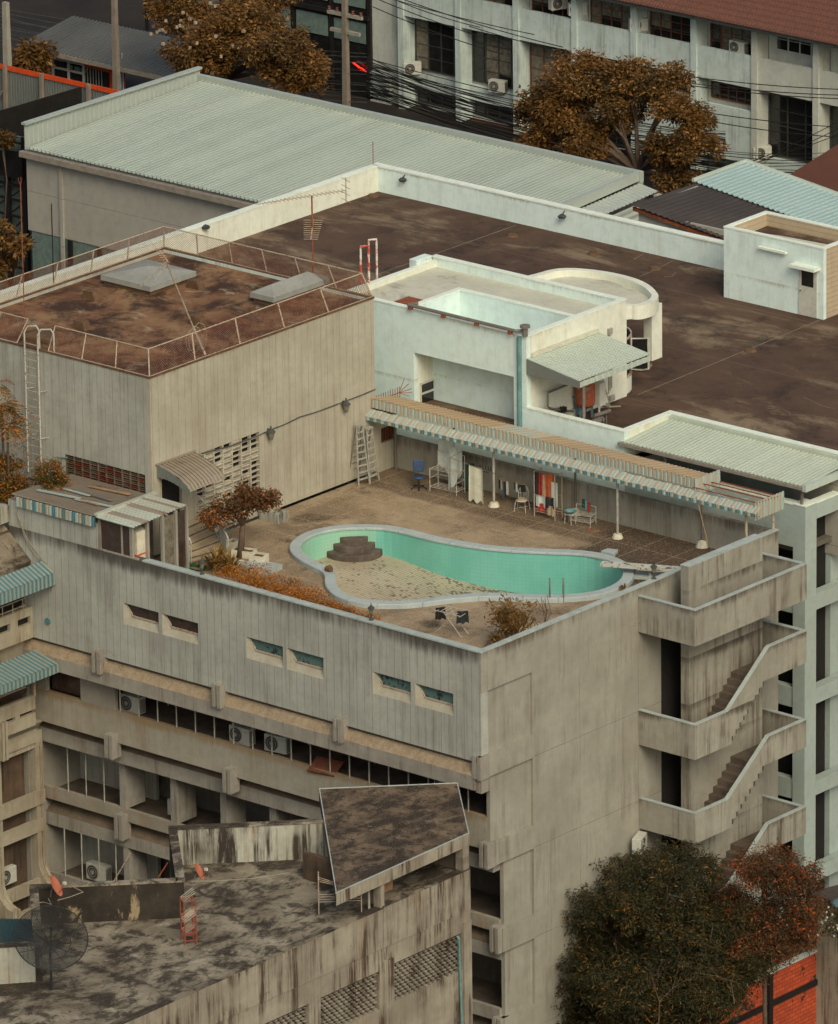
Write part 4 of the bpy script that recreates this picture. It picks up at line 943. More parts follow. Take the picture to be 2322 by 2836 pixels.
# step ladders
def step_ladder(lab, foot, h, n, lean):
    t = thing('step_ladder', lab, 'ladder', foot, math.radians(lean), 'aluminium step ladders by the block wall')
    f = MB(); b = MB()
    for s in (-1, 1): f.tube((.25, .30*s, 0), (0, .16*s, h), .03, 4); b.tube((-.45, .28*s, 0), (-.05, .15*s, h-.05), .025, 4)
    for k in range(n): z = h*(k+1)/(n+1); q = z/h; w = .30-.14*q; MB().box(.25*(1-q)-.05, -w, z-.02, .25*(1-q)+.05, w, z+.02).build('tread', 'rail', t, local=True); b.tube((-.45+.4*q, -w, z), (-.45+.4*q, w, z), .015, 4)
    f.build('front_legs', 'rail', t, local=True); b.build('rear_legs', 'pipe_grey', t, local=True)
    MB().box(-.12, -.17, h-.02, .1, .17, h+.04).build('top_step', 'rail', t, local=True)
step_ladder('taller left step ladder standing against the block wall by the awning', dk(k9, 345, 985), 2.55, 8, -8)
step_ladder('shorter right step ladder with a flat top under the awning corner', dk(k9, 440, 955), 2.3, 7, 2)
# blue office chair
o = thing('office_chair', 'blue swivel office chair under the left end of the awning', 'chair', dk(K(760,700,2.17), 870, 1418), -.86)
m = MB(); m.smooth = True; m.lathe((0,0,.46), [(.001,0),(.2,0),(.26,.03),(.25,.08),(.001,.09)], 14); m.build('seat', 'blue_plastic', o, local=True)
m = MB(); m.obox((-.26,0,.92), .08, .46, .5, 0, 0, -.12); m.build('backrest', 'blue_plastic', o, local=True, bevel=.06)
m = MB(); m.tube((0,0,.1), (0,0,.46), .03); m.tube((-.1,0,.46), (-.28,0,.75), .02)
for k in range(5): a = k*1.2566; m.tube((0,0,.12), (.32*math.cos(a), .32*math.sin(a), .06), .025); m.obox((.32*math.cos(a), .32*math.sin(a), .03), .06, .06, .06)
m.build('base', 'black_plastic', o, local=True)
# junk corner: old wooden chair, bench, sink
jk = thing('junk_shelf', 'dark wooden shelf heaped with old clutter in the back corner of the deck', 'shelf', dk(k5, 200, 350))
b = jk.location; m = MB(); m.box(b.x-.7, b.y-.2, ZD+.75, b.x+.7, b.y+.25, ZD+.8); m.box(b.x-.7, b.y-.2, ZD+.3, b.x+.7, b.y+.25, ZD+.34)
for dx in (-.68, .64): m.box(b.x+dx, b.y-.2, ZD, b.x+dx+.05, b.y-.15, ZD+.8)
m.build('frame', 'wood', jk)
for k, (dx, z, mt_) in enumerate(((-.5,.8,'black_plastic'), (-.1,.8,'tan'), (.35,.8,'wood_pale'), (.0,.34,'cloth_dark'), (.45,.34,'cloth_dark'))):
    m = MB(); m.obox((b.x+dx, b.y, ZD+z+.14), .35, .3, .26, k*.5, .1*k); m.build('clutter', mt_, jk)
gj = MB(); b = dk(k5, 130, 330); gj.lathe(b, [(.14,0),(.22,.2),(.2,.6),(.1,.85),(.001,.9)], 9); tag(gj.build('hanging_coat', 'cloth_dark'), 'dark coat shaped bundle left of the junk shelf', 'bundle')
# drying racks
def rack(name, lab, c, w, d, h, rz, shelves, mat='white_steel'):
    t = thing(name, lab, 'drying rack', c, rz, 'drying racks and clothes rails on the deck')
    m = MB()
    for sx_ in (-1, 1):
        for sy_ in (-1, 1): m.tube((sx_*w/2, sy_*d/2, 0), (sx_*w/2, sy_*d/2, h if sy_ > 0 or shelves < 0 else h*.62), .018, 5)
    m.tube((-w/2, d/2, h), (w/2, d/2, h), .016, 5)
    for sx_ in (-1, 1): m.tube((sx_*w/2, -d/2, h*.35), (sx_*w/2, d/2, h*.35), .014, 4)
    m.tube((-w/2, d/2, h*.35), (w/2, d/2, h*.35), .014, 4); m.build('frame', mat, t, local=True)
    m = MB()
    for z in (.18, h*.6):
        for k in range(5): y = -d/2+d*k/4; m.tube((-w/2, y, z), (w/2, y, z), .011, 4)
        for sx_ in (-1, 1): m.tube((sx_*w/2, -d/2, z), (sx_*w/2, d/2, z), .014, 4)
    m.build('bars', mat, t, local=True); return t
def cloth(name, lab, c, w, h, mat, rz=0, cat='laundry', grp='laundry drying under the awning', fold=.05, slant=0):
    m = MB(); n = 14; vs = []; c = Vector(c); ph = random.uniform(0, 6)
    for side in (0, 1):
        for j in range(2):
            for i in range(n+1):
                u = i/n; x = (u-.5)*w*(1 if j else .9); y = fold*math.sin(u*9+ph)*(1 if j else .3)+side*.015
                z = -j*h*(1+slant*(u-.5)*2+.05*math.sin(u*13+ph)); vs.append(c+Matrix.Rotation(rz, 3, 'Z')@Vector((x, y, z)))
    fs = []; r = n+1
    for i in range(n): fs += [(i, i+r, i+r+1, i+1), (2*r+i, 2*r+i+1, 3*r+i+1, 3*r+i)]
    fs += [tuple([0]+[r]+[3*r]+[2*r]), (n, 2*r+n, 3*r+n, r+n)]
    m.smooth = True; m.add(vs, fs); return tag(m.build(name, mat), lab, cat, grp)
WR = math.radians(0)
r1 = rack('drying_rack', 'white tubular rack heaped with pale sheets near the office chair', dk(k5, 485, 560), 1.35, .6, 1.6, math.radians(5), 1)
b = dk(k5, 485, 560)
cloth('bed_sheet', 'pale sheet hanging over the left part of the white rack', b+Vector((-.35,.4,2.05)), .9, 1.35, 'cloth_white', .1, slant=.2)
cloth('bed_sheet', 'long pale sheet hanging in a point over the right part of the white rack', b+Vector((.25,.25,1.9)), .8, 1.5, 'cloth_white', .0, slant=-.35)
cloth('bed_sheet', 'narrow pale sheet hanging at the far left behind the white rack', b+Vector((-.85,.8,2.1)), .42, 1.3, 'cloth_white', .1)
ln = thing('clothes_line', 'thin pole on stands carrying a towel and hangers in front of the left awning post', 'clothes line', dk(k5, 515, 620))
a1 = dk(k5, 513, 620); a1.z = ZD+1.75+.0; a2 = at(*k5(935,390), Z=ZD+1.55)
m = MB(); m.tube(a1, a2, .014, 4); m.tube(a1, a1-Vector((0,0,1.75)), .016, 4); p = dk(k5, 632, 610); m.tube(p, p+Vector((0,0,2)), .016, 4); m.tube(a1, p+Vector((0,0,2.0)), .012, 4); m.build('line', 'pipe_grey', ln)
tw_ = a1.lerp(a2, .58); cloth('towel', 'cream towel hanging straight from the thin pole left of the first awning post', tw_, 1.02*.78, 1.5, 'cloth_cream', math.atan2(a2.y-a1.y, a2.x-a1.x), fold=.02)
cloth('green_shirt', 'dark green shirt hanging behind the cream towel', at(*k5(700,290), Y=17.9), .42, 1.15, 'cloth_green', .6)
def hangers(lab, q, n, cols, y=17.6, h=.55, w=.12, sp=.1):
    p = at(*k5(*q), Y=y); t = thing('sock_hanger', lab, 'clothes hanger', p, group='peg hangers with small washing')
    m = MB(); m.path([(p.x+.25*math.cos(a/8*6.28), p.y+.12*math.sin(a/8*6.28), p.z) for a in range(8)], .012, 4, closed=True); m.tube(p, p+Vector((0,0,.3)), .01, 4); m.build('ring', 'wood_pale', t)
    for i in range(n):
        m = MB(); x = p.x+(i-n/2)*sp; hh = h*random.uniform(.5, 1.1); m.prism([(x-w*.4,p.y,p.z-.03),(x+w*.4,p.y,p.z-.03),(x+w*.5,p.y,p.z-hh),(x-w*.3,p.y,p.z-hh)], (0,.03,0)); m.build('garment', random.choice(cols), t)
hangers('peg hanger with small dark and tan washing right of the first awning post', (1030,450), 5, ['cloth_dark','cloth_blue','tan','ac_white'], h=.75)
hangers('peg hanger with small dark washing above the white garden chair', (1185,480), 6, ['cloth_dark','cloth_dark','cloth_green','ac_white'], h=.65)
hg = MB(); 
for k in range(6): p = at(*k5(800+k*26, 330+k*4), Y=17.4); hg.path([p+Vector((0,0,.12)), p, p+Vector((.14,-.05,-.14)), p+Vector((-.14,.05,-.16)), p], .016, 4)
tag(hg.build('coat_hangers', 'black_plastic'), 'bunch of empty black hangers beside the first awning post', 'hangers')
# white garden chair
gc = thing('garden_chair', 'white wrought metal garden chair below the peg hangers', 'chair', dk(k5, 1200, 745), .35)
m = MB()
for x, y in ((-.22,-.2),(.22,-.2),(.24,.22),(-.24,.22)): m.path([(x*.9,y*.9,.45),(x*1.05,y*1.05,.22),(x*1.15,y*1.15,0)], .014, 5)
m.tube((-.2,-.2,.15),(.2,.2,.15),.01,4); m.tube((-.2,.2,.15),(.2,-.2,.15),.01,4); m.build('legs', 'white_steel', gc, local=True)
m = MB(); m.smooth = True; m.lathe((0,0,.44), [(.001,0),(.22,0),(.25,.015),(.22,.035),(.001,.035)], 12); m.build('seat', 'white_steel', gc, local=True)
m = MB(); m.path([(-.2+.0,.2,.46),(-.22,.25,.75),(-.12,.29,.98),(0,.3,1.04),(.12,.29,.98),(.22,.25,.75),(.2,.2,.46)], .014, 5)
for k in range(5): x = -.13+.065*k; m.tube((x,.21,.46),(x*1.1,.285,.95),.009,4)
m.tube((-.2,.24,.7),(.2,.24,.7),.009,4); m.build('backrest', 'white_steel', gc, local=True)
p = dk(k5, 1200, 745); tag(MB().lathe(p+Vector((0,0,.48)), [(.18,0),(.16,.08),(.001,.1)], 8).build('folded_cloth', 'tan'), 'brown folded cloth on the seat of the white garden chair', 'cloth')
# clothes rail with red garments
b = dk(k5, 1455, 805); cr = thing('clothes_rail', 'cream clothes rail with shelves full of red, dark and grey garments', 'clothes rail', b, math.radians(3), 'drying racks and clothes rails on the deck')
m = MB(); w, d, h = 1.05, .5, 1.95
for sx_ in (-1, 1):
    for sy_ in (-1, 1): m.tube((sx_*w/2, sy_*d/2, 0), (sx_*w/2, sy_*d/2, h), .02, 5)
    m.tube((sx_*w/2,-d/2,h),(sx_*w/2,d/2,h),.016,4)
m.tube((-w/2,0,h),(w/2,0,h),.016,5)
for z in (.25, .35, .95): 
    for y in (-d/2, 0, d/2): m.tube((-w/2,y,z),(w/2,y,z),.014,4)
m.build('frame', 'cream_steel', cr, local=True)
for lab, dx, z, w_, h_, mt_ in (('black shirt at the left end of the clothes rail',-.52,1.85,.38,.95,'cloth_dark'), ('red shirt beside the black one on the clothes rail',-.28,1.85,.24,1.0,'cloth_red'), ('narrow tan garment in the middle of the clothes rail',-.12,1.82,.14,.95,'tan'), ('orange red shirt at the back of the clothes rail',.14,1.92,.5,1.1,'cloth_orange'), ('grey shirt at the right end of the clothes rail',.42,1.6,.34,1.0,'cloth_white'), ('pale cloth on the lower shelf of the clothes rail',-.2,.92,.5,.45,'cloth_white'), ('black cloth on the lower right shelf of the clothes rail',.28,.98,.45,.45,'cloth_dark'), ('red cloth low on the clothes rail',-.15,.62,.45,.36,'cloth_red'), ('tan cloth at the lower right of the clothes rail',.35,.6,.35,.4,'tan')):
    cloth('garment', lab, b+Vector((dx, -.25 if z < 1.5 else -.1, z)), w_, h_, mt_, .05, 'garment', 'garments on the clothes rail', .03)
# folding rack, stool and airer right of the rail
b = dk(K(1522,700,2.17), 190, 1425+60); b = at(1522+125/2.17, 1400+110/2.17, Z=ZD)
ws = thing('wash_stool', 'white stool holding a round teal basin beside the small airer', 'stool', b)
m = MB()
for x, y in ((-.18,-.15),(.18,-.15),(.18,.15),(-.18,.15)): m.tube((b.x+x,b.y+y,ZD),(b.x+x*.8,b.y+y*.8,ZD+.42),.016,4)
m.build('legs', 'white_steel', ws); m = MB(); m.obox(b+Vector((0,0,.43)), .4, .32, .03); m.build('seat', 'white_steel', ws)
tag(MB().lathe(b+Vector((.02,0,.46)), [(.12,0),(.26,.12),(.24,.12),(.11,.02),(.001,.02)], 14).build('basin', 'pipe_teal'), 'teal plastic basin on the white stool', 'basin')
b = at(1522+205/2.17, 1400+112/2.17, Z=ZD); a3 = rack('folding_airer', 'low folding airer with small red and teal washing', b, .9, .5, .75, .2, 1)
for k, mt_ in enumerate(('cloth_green','pipe_teal','cloth_red')): cloth('garment', ('dark green','teal','red')[k]+' garment over the low folding airer', b+Vector((-.15+.14*k,.2,1.0-.05*k)), .16, .38, mt_, .1, 'garment', 'washing on the low airer', .02)
p = at(1522+235/2.17, 1400+145/2.17, Z=ZD); tag(MB().path([p+Vector((-.1,.2,.03)), p+Vector((0,0,.03)), p+Vector((.15,-.12,.03)), p+Vector((.4,-.12,.03)), p+Vector((.5,.1,.03))], .02, 4).build('hose', 'orange_dish'), 'short orange hose lying on the deck by the low airer', 'hose')
# airer in front of the pool
b = at(760+1075/2.17, 1400+770/2.17, Z=ZD); ar = thing('folding_airer', 'folding airer with two dark cloths standing on the deck near the front corner', 'drying rack', b, .15, 'drying racks and clothes rails on the deck')
m = MB()
for s in (-.25, .25): m.tube((-.7,s,0),(.35,s,1.0),.016,4); m.tube((.55,s,0),(-.3,s,.95),.016,4)
for k in range(6): m.tube((-.6+.22*k,-.35,1.0-.04*abs(k-2)),(-.6+.22*k,.35,1.0-.04*abs(k-2)),.011,4)
for s in (-.35,.35): m.tube((-.65,s,.98),(.6,s,.92),.014,4)
m.build('frame', 'white_steel', ar, local=True)
cloth('dark_cloth', 'dark grey cloth at the left end of the airer near the front corner', b+Vector((-.55,-.1,1.0)), .42, .5, 'black_plastic', 1.0); cloth('dark_cloth', 'black cloth at the right end of the airer near the front corner', b+Vector((.42,.1,1.0)), .5, .5, 'cloth_dark', .9)
# small lamps on the parapet and wall lamps
def lantern(lab, p, wall=False, s=1):
    t = thing('lantern', lab, 'lamp', p, 0, 'small lantern lamps', ); t.scale = (s,)*3
    m = MB()
    if wall: m.tube((-.16,0,.3),(0,0,.32),.02,5); m.tube((-.18,0,.15),(-.18,0,.4),.03,5)
    else: m.lathe((0,0,0), [(.09,0),(.09,.04),(.035,.1),(.03,.2),(.05,.24)], 8)
    m.build('bracket', 'lamp_metal', t, local=True)
    z = .02 if wall else .24
    m = MB(); m.lathe((0,0,z), [(.05,0),(.11,.22),(.001,.22)], 8); m.build('glass', 'curtain', t, local=True)
    m = MB(); m.lathe((0,0,z), [(.14,.22),(.06,.3),(.02,.33),(.02,.4),(.001,.41)], 8); m.build('cap', 'lamp_metal', t, local=True)
lantern('small lantern on the front parapet below the spiky plants', Vector((at(560,1595,Y=.2).x,.2,22.05)), s=1.1)
lantern('small lantern on the front parapet near the end of the orange hedge', Vector((at(1029,1727,Y=.2).x,.2,22.05)), s=1.1)
lantern('small lantern on the right parapet beside the diving board', Vector((-.12, at(1812,1612,X=-.12).y, 22.05)), s=1.1)
for lab, q in (('wall lamp near the block screen on the side wall', (751,1207)), ('wall lamp high beside the step ladders on the side wall', (959,1130))):
    p = at(*q, X=XP+.2); lantern(lab, p-Vector((0,0,.2)), True, 1.5)
m = MB(); pts = [(at(*q, X=XP+.03)) for q in ((560,1255),(640,1235),(715,1207),(745,1192),(790,1175),(830,1155),(880,1140),(920,1125),(965,1108),(1000,1095),(1040,1078))]; m.path(pts, .025, 4)
tag(m.build('wall_cable', 'cable_grey'), 'grey cable sagging along the side wall from lamp to lamp', 'cable')
m = MB(); p0 = at(*k2(645,930), Y=YN-.03); p1 = at(*k2(572,925), Y=YN-.03); p2 = at(*k2(580,1130), Y=YN-.03); m.path([p0, p1, Vector((p1.x, p1.y, p2.z)), Vector((p1.x-.9, p1.y, p2.z+.0))], .035, 6)
tag(m.build('teal_pipe', 'pipe_teal'), 'thin teal pipe running down beside the block screen of the left wall', 'pipe')
# planters, stumps and rim stones
def planter(lab, q, w, d, h, rz=0, fill=True):
    c = dk(k3, *q); t = thing('planter', lab, 'planter', c, rz, 'cream planters at the foot of the garden steps')
    m = MB()
    for x0, y0, x1, y1 in ((-w/2,-d/2,w/2,-d/2+.05),(-w/2,d/2-.05,w/2,d/2),(-w/2,-d/2+.05,-w/2+.05,d/2-.05),(w/2-.05,-d/2+.05,w/2,d/2-.05)): m.box(x0,y0,0,x1,y1,h)
    m.build('box', 'planter', t, local=True); MB().box(-w/2+.05,-d/2+.05,0,w/2-.05,d/2-.05,h*.8).build('soil', 'rust_moss', t, local=True)
planter('square cream planter on the low concrete block', (1625,1085), .62, .55, .42, .2)
planter('long cream planter under the small red tree', (1480,1010), .95, .5, .3, .3)
planter('cream tub half hidden behind the white railing end', (1375,955), .45, .45, .45, 0)
p = dk(k3, 1610, 1145); m = MB(); m.obox(p+Vector((0,.2,.1)), 1.5, .9, .22, .12); tag(m.build('concrete_block', 'conc_coping'), 'low grey concrete block under the square planter', 'block')
p = dk(k3, 1450, 1098); tag(MB().lathe(p, [(.2,0),(.2,.12),(.14,.2),(.001,.22)], 10).build('white_basin', 'planter'), 'upturned white basin on the deck beside the concrete block', 'basin')
p = dk(K(700,1150,2.739), 150, 800); m = MB(); m.obox(p+Vector((0,.1,.2)), 1.0, .7, .45, .0); tag(m.build('stone_planter', 'stained_wall'), 'grey stone planter behind the small red tree by the wall', 'planter')
# ------------------------------------------------------------------ plants on the deck
def V3(q, z): return at(*q, Z=z)
b = dk(k3, 1440, 1020); cen = at(*k3(1440,560), X=b.x)
t = tree('bougainvillea_tree', 'small brown and orange leaved tree standing beside the garden steps', b, [((cen.x-.3,cen.y-.9,cen.z),(.8,.8,.55)), ((cen.x,cen.y+.1,cen.z+.15),(.9,.9,.75)), ((cen.x+.1,cen.y+1.0,cen.z+.1),(.8,.9,.55)), ((cen.x+.05,cen.y+.4,cen.z+.75),(.5,.6,.5)), ((cen.x+.1,cen.y+1.9,cen.z-.1),(.5,.5,.25))], 330, 20, .2, .13, 'leaf_boug', .13, split=.6)
def spiky(lab, q, n, L, k=k3):
    c = dk(k, *q); t = MB(); random.seed(int(q[0]))
    for i in range(n):
        a = random.uniform(0, 6.28); e = random.uniform(.35, 1.35); l = L*random.uniform(.7, 1.1); w = .035
        d = Vector((math.cos(a)*math.cos(e), math.sin(a)*math.cos(e), math.sin(e))); s = Vector((-math.sin(a), math.cos(a), 0))*w
        p1 = c+d*l*.55+Vector((0,0,.1)); p2 = c+d*l+Vector((0,0,-.35*l*math.cos(e)))
        t.add([c-s*.5, c+s*.5, p1+s, p1-s, p2], [(0,1,2,3),(3,2,4)])
    tag(t.build('spiky_plant', 'leaf_spike'), lab, 'plant', 'spiky plants behind the front parapet')
spiky('taller spiky plant with long strap leaves in front of the white railing end', (1215,1150), 90, 1.35)
spiky('wide drooping spiky plant just right of the taller one', (1340,1190), 80, 1.25)
spiky('small tuft of grassy leaves by the right parapet near the pool', (0,0), 24, .4, lambda x, y: (1728,1640))
spiky('low spiky tuft at the front corner beside the branching bush', (0,0), 40, .7, lambda x, y: (1375,1790))
hx0, hx1 = at(560,1600,Y=.8).x, at(1040,1735,Y=.8).x
cs = []
for i in range(420):
    u = random.random()**.9; x = hx0+1.0+(hx1-hx0-1.0)*u; w = (1.9-1.3*u); cs.append((x, .5+random.uniform(0, w), ZD+random.uniform(.5, 1.25)+.45*(1-u)))
hd = thing('hedge', 'long orange hedge trailing along the inside of the front parapet', 'hedge', (hx0, 1, ZD)); leaves('foliage', cs, 46, .24, .085, 'leaf_hedge', hd)
m = MB()
for i in range(24): c = cs[i*9]; m.tube((c[0], c[1], ZD), (c[0]+.1, c[1], c[2]), .02, 4)
m.build('stems', 'bark', hd)
# branching cactus bush
b = V3((1415,1790), ZD); cb = thing('cactus_bush', 'brown branching bush with finger like stems at the front corner of the deck', 'bush', b)
m = MB(); random.seed(5)
def fing(p, d, l, r, lv):
    e = p+d*l; m.tube(p, e, r, 5, r*.8)
    if lv:
        for k in range(3 if lv > 1 else 4):
            nd = (d+Vector((random.gauss(0,.55), random.gauss(0,.55), random.gauss(.25,.3)))).normalized(); fing(e, nd, l*random.uniform(.6,.85), r*.75, lv-1)
for k in range(8): a = k*.8; fing(b+Vector((0,.1,0)), Vector((math.cos(a)*.6, math.sin(a)*.6, 1)).normalized(), .5, .03, 4)
m.build('stems', 'leaf_cactus', cb)
cs = [b+Vector((random.gauss(0,.45), random.gauss(0,.45), random.uniform(.3,1.9))) for _ in range(90)]; leaves('fingers', cs, 12, .2, .16, 'leaf_cactus', cb, aspect=.35, droop=-.5)
m = MB(); b = V3((1510,1730), ZD)
for k in range(5): m.path([b, b+Vector((random.uniform(-.2,.2),random.uniform(-.2,.2),.5)), b+Vector((random.uniform(-.35,.35),random.uniform(-.3,.3),1.1))], .012, 4)
tag(m.build('bare_twigs', 'bark'), 'few bare upright twigs beside the parapet right of the cactus bush', 'twigs')
# ================================================================== LEFT WING WITH BLUE AWNINGS
XW = -23.7
wg = thing('side_wing', 'cream concrete wing with blue striped awnings at the left edge', 'building', (-27, -6, 0))
kw = K(0,1400,4.24); kl = K(0,1700,3.472); km = K(0,2150,3.472)
Ya = -14.0
def zx(k, x, y): return at(*k(x, y), X=XW).z
# roof slab and slope above awning 1
z_ridge = 22.4
m = MB(); m.prism([(XW-2.2,Ya,22.9),(XW-2.2,-.02,22.9),(XW-2.2,-.02,22.2),(XW-2.2,Ya,22.2)], (1.1,0,0)); m.build('roof_beam', 'stained_wall', wg)
m = MB(); m.prism([(XW-1.6,Ya,22.1),(XW+.0,Ya,20.75),(XW+.0,Ya,20.55),(XW-1.6,Ya,21.8)], (0,-.02-Ya,0)); m.build('sloping_eave', 'roof_moss', wg)
box('top_roof', 'roof_moss', wg, XW-12, Ya, 21.9, XW-2.2, -.02, 22.3)
box('room_dark', 'room', wg, XW-1.35, Ya, 0, XW-1.15, 3.3, 21.8)
# panel row 1 with slots : z 17.5 .. 19.2
zt1 = zx(kw, 360, 1190); 
def prow(zt, zb, slots, mat, xx=XW, name='balcony_wall'):
    m = MB(); m.wallY(xx-.16, xx, Ya, -.02, zb, zt, slots); m.build(name, mat, wg)
ya = at(*kw(210,1420), X=XW).y; yb_ = at(*kw(360,1370), X=XW).y; zs0 = zx(kw,210,1465); zs1 = zx(kw,360,1365); zmid = (zx(kw,285,1440)+zx(kw,285,1395))/2
slots = []
y = yb_
while y > Ya+3.5: slots.append((y-2.35 if 0 else y-(yb_-ya), y, 18.1, 18.42)); y -= (yb_-ya)+.45
wallm = concrete('wing_wall', (.40,.36,.27), (.31,.27,.20), .6, (.18,.11,.055), .6)
prow(zt1, 17.45, slots, wallm)
m = MB(); m.prism([(XW,Ya,17.45),(XW-.5,Ya,17.2),(XW-.6,Ya,16.1),(XW-.9,Ya,16.1),(XW-.9,Ya,17.45)], (0,-.02-Ya,0)); m.build('under_ledge', wallm, wg)
m = MB(); 
for z in (zt1+.12, zt1+.42): m.tube((XW-.08,Ya,z), (XW-.08,-.3,z), .025, 4)
y = -.5
while y > Ya: m.tube((XW-.08,y,zt1), (XW-.08,y,zt1+.42), .02, 4); y -= .6
m.build('handrail', 'cream_steel', wg)
def striped(ptl, ptr, out, drop, lab, skirt=.42):
    """awning attached along the wall"""
    t = thing('striped_awning', lab, 'awning', ptr, group='blue striped awnings on the left wing')
    n = int(abs(ptr.y-Ya)/.235); m = MB(); m.sheet((ptr.x+out, Ya, ptr.z-drop), (-out, 0, drop), (0, ptr.y-Ya, 0), n*2, .025, .01, 'box', mats=[0, 1]); m.build('slope', ['str_blue', 'str_dull'], t)
    m = MB(); m.sheet((ptr.x+out+.03, Ya, ptr.z-drop-skirt), (0, 0, skirt), (0, ptr.y-Ya, 0), n*2, .025, .01, 'box', mats=[0, 1]); m.build('skirt', ['str_blue', 'str_dull'], t)
# awning1 : top right corner (490,660)/4.24 ; bottom right (650,850)
tr1 = at(*kw(490,655), Y=-.06); e1 = at(*kw(640,790), Y=-.06)
striped(None, tr1, e1.x-tr1.x, tr1.z-e1.z, 'upper blue and cream striped awning on the left wing', .5)
tr2 = at(*kw(410,1700), Y=-.2); e2 = at(*kw(682,1860), Y=-.2)
striped(None, tr2, e2.x-tr2.x, tr2.z-e2.z, 'lower blue and cream striped awning on the left wing', .36)
# level 2
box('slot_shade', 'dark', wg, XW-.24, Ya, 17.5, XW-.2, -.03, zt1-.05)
zt2 = zx(kl, 435, 742); zb2 = zx(kl, 435, 1033)
slots = []; y = at(*kl(425,900), X=XW).y
while y > Ya+2: slots.append((y-1.45, y, zx(kl,425,915), zx(kl,425,880))); y -= 1.72
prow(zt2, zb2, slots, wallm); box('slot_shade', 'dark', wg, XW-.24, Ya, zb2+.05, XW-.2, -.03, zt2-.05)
m = MB(); m.prism([(XW-.1,Ya,zb2),(XW-.45,Ya,zb2-.4),(XW-.45,Ya,zb2-1.0),(XW-.9,Ya,zb2-1.0),(XW-.9,Ya,zb2)], (0,.5-Ya,0)); m.build('under_ledge', wallm, wg)
box('window_band', 'glass_brown', wg, XW-.5, Ya, zt2, XW-.45, -.02, 16.1); m = MB(); m.box(XW-.45, Ya, zt2+.25, XW-.4, -.1, zt2+.32); m.box(XW-.02, -.12, zt2, XW+.06, -.04, 16.3)
m.build('window_frame', 'cream_steel', wg)
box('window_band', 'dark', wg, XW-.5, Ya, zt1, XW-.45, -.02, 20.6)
# level 3/4: pillars with rounded feet, parapets between
for z0, z1, x_ in ((9.9,10.5,XW-.45), (8.7,9.25,XW-.5), (6.15,6.7,XW-.45), (4.9,5.5,XW-.5), (2.3,2.9,XW-.4)): box('balcony_wall', wallm, wg, x_-.18, Ya, z0, x_, .9, z1)
box('beam', wallm, wg, XW-1.0, Ya, 12.4, XW-.55, .9, 13.1); 
for i, (yy, q_, zt__) in enumerate(((.75, (143,2395), 12.6), (-1.75, (45,2470), 14.0), (-4.3, (-40,2540), 14.0))):
    zc_ = at(*q_, Y=yy).z; x0 = XW-.95
    for dy, dx in ((0, 0), (.20, -.06), (.30, 0)):
        prof = [(x0, zt__), (x0+.42+dx, zt__), (x0+.42+dx, zc_+.2)]
        for k in range(8): a = k/7*math.pi/2; prof.append((x0+.42+dx+.85*(1-math.cos(a)), zc_+.2-1.0*math.sin(a)))
        prof += [(x0+1.35+dx, zc_-2.2), (x0, zc_-2.2)]
        w_ = .20 if dy == 0 else .10 if dy == .20 else .16
        pil = MB(); pil.prism([(p_, yy-.3+dy, q2) for p_, q2 in prof], (0, w_, 0)); pil.build('pillar', wallm, wg)
    if i:
        for dx in (-.19,.02): box('fin', wallm, wg, XW-.2, yy+dx-.2, 12.7, XW+.12, yy+dx-.07, 14.35)
box('lower_wall', wallm, wg, XW-1.0, Ya, 0, XW-.9, .9, 4.5)
# round blue plate on the facade
p = at(*kw(565,1355), Y=-.02); m = MB(); m.tube(p, p+Vector((0,-.06,0)), .14, 14); tag(m.build('round_plate', 'str_blue'), 'small round blue plate on the front wall beside the upper awning', 'plate')
for k, qs in enumerate((((190,60),(240,220),(300,400),(420,600),(490,655)), ((195,70),(260,260),(330,420),(470,600),(600,760),(635,860),(610,1000)), ((0,380),(120,540),(260,712)))):
    m = MB(); m.path([at(*kw(*q), Y=-.08) if k < 2 else at(*kw(*q), X=XW-.6) for q in qs], .018, 4); tag(m.build('loose_cable', 'cable_pale'), ('left pale cable hanging from the wall top to the upper awning', 'longer pale cable dropping past the right end of the upper awning', 'thin pale cable lying across the dark slope above the upper awning')[k], 'cable')
# ------------------------------------------------------------------ air conditioners
def make_ac(name='ac_unit'):
    t = thing(name, 'x', 'air conditioner'); w, h, d = .92, .66, .36
    m = MB(); m.box(-w/2, 0, .04, w/2, d, h); m.box(-w/2+.08, .05, 0, -w/2+.2, d-.05, .04); m.box(w/2-.2, .05, 0, w/2-.08, d-.05, .04); m.build('casing', 'ac_white', t, local=True, bevel=.015)
    m = MB(); m.tube((-.14,-.012,.36), (-.14,0.002,.36), .27, 20); m.build('fan_opening', 'ac_dark', t, local=True)
    m = MB()
    for r in (.09, .18, .265): m.path([(-.14+r*math.cos(a/16*6.283), -.02, .36+r*math.sin(a/16*6.283)) for a in range(16)], .008, 4, closed=True)
    m.tube((-.14,-.03,.36), (-.14,-.01,.36), .06, 10); m.build('fan_guard', 'rail', t, local=True)
    m = MB()
    for k in range(9): m.box(w/2, .04, .1+.055*k, w/2+.012, d-.04, .125+.055*k)
    m.build('side_grille', 'ac_dark', t, local=True)
    return t
ac0 = make_ac(); acn = [0]
def ac(p, rz, lab, sc=1.0, grp='air conditioner units on the facades'):
    if acn[0] == 0: c = ac0; c.location = p; c.rotation_euler = (0, 0, rz); c['label'] = lab; c['group'] = grp; c.scale = (sc,)*3
    else: c = dup(ac0, p, rz, lab, grp, sc)
    acn[0] += 1; return c
kc = K(450,1950,3.472)
ac(Vector((at(363,1962,Y=1.3).x, 1.2, 14.73)), 0, 'white air conditioner at the left end of the upper corridor', 1.15)
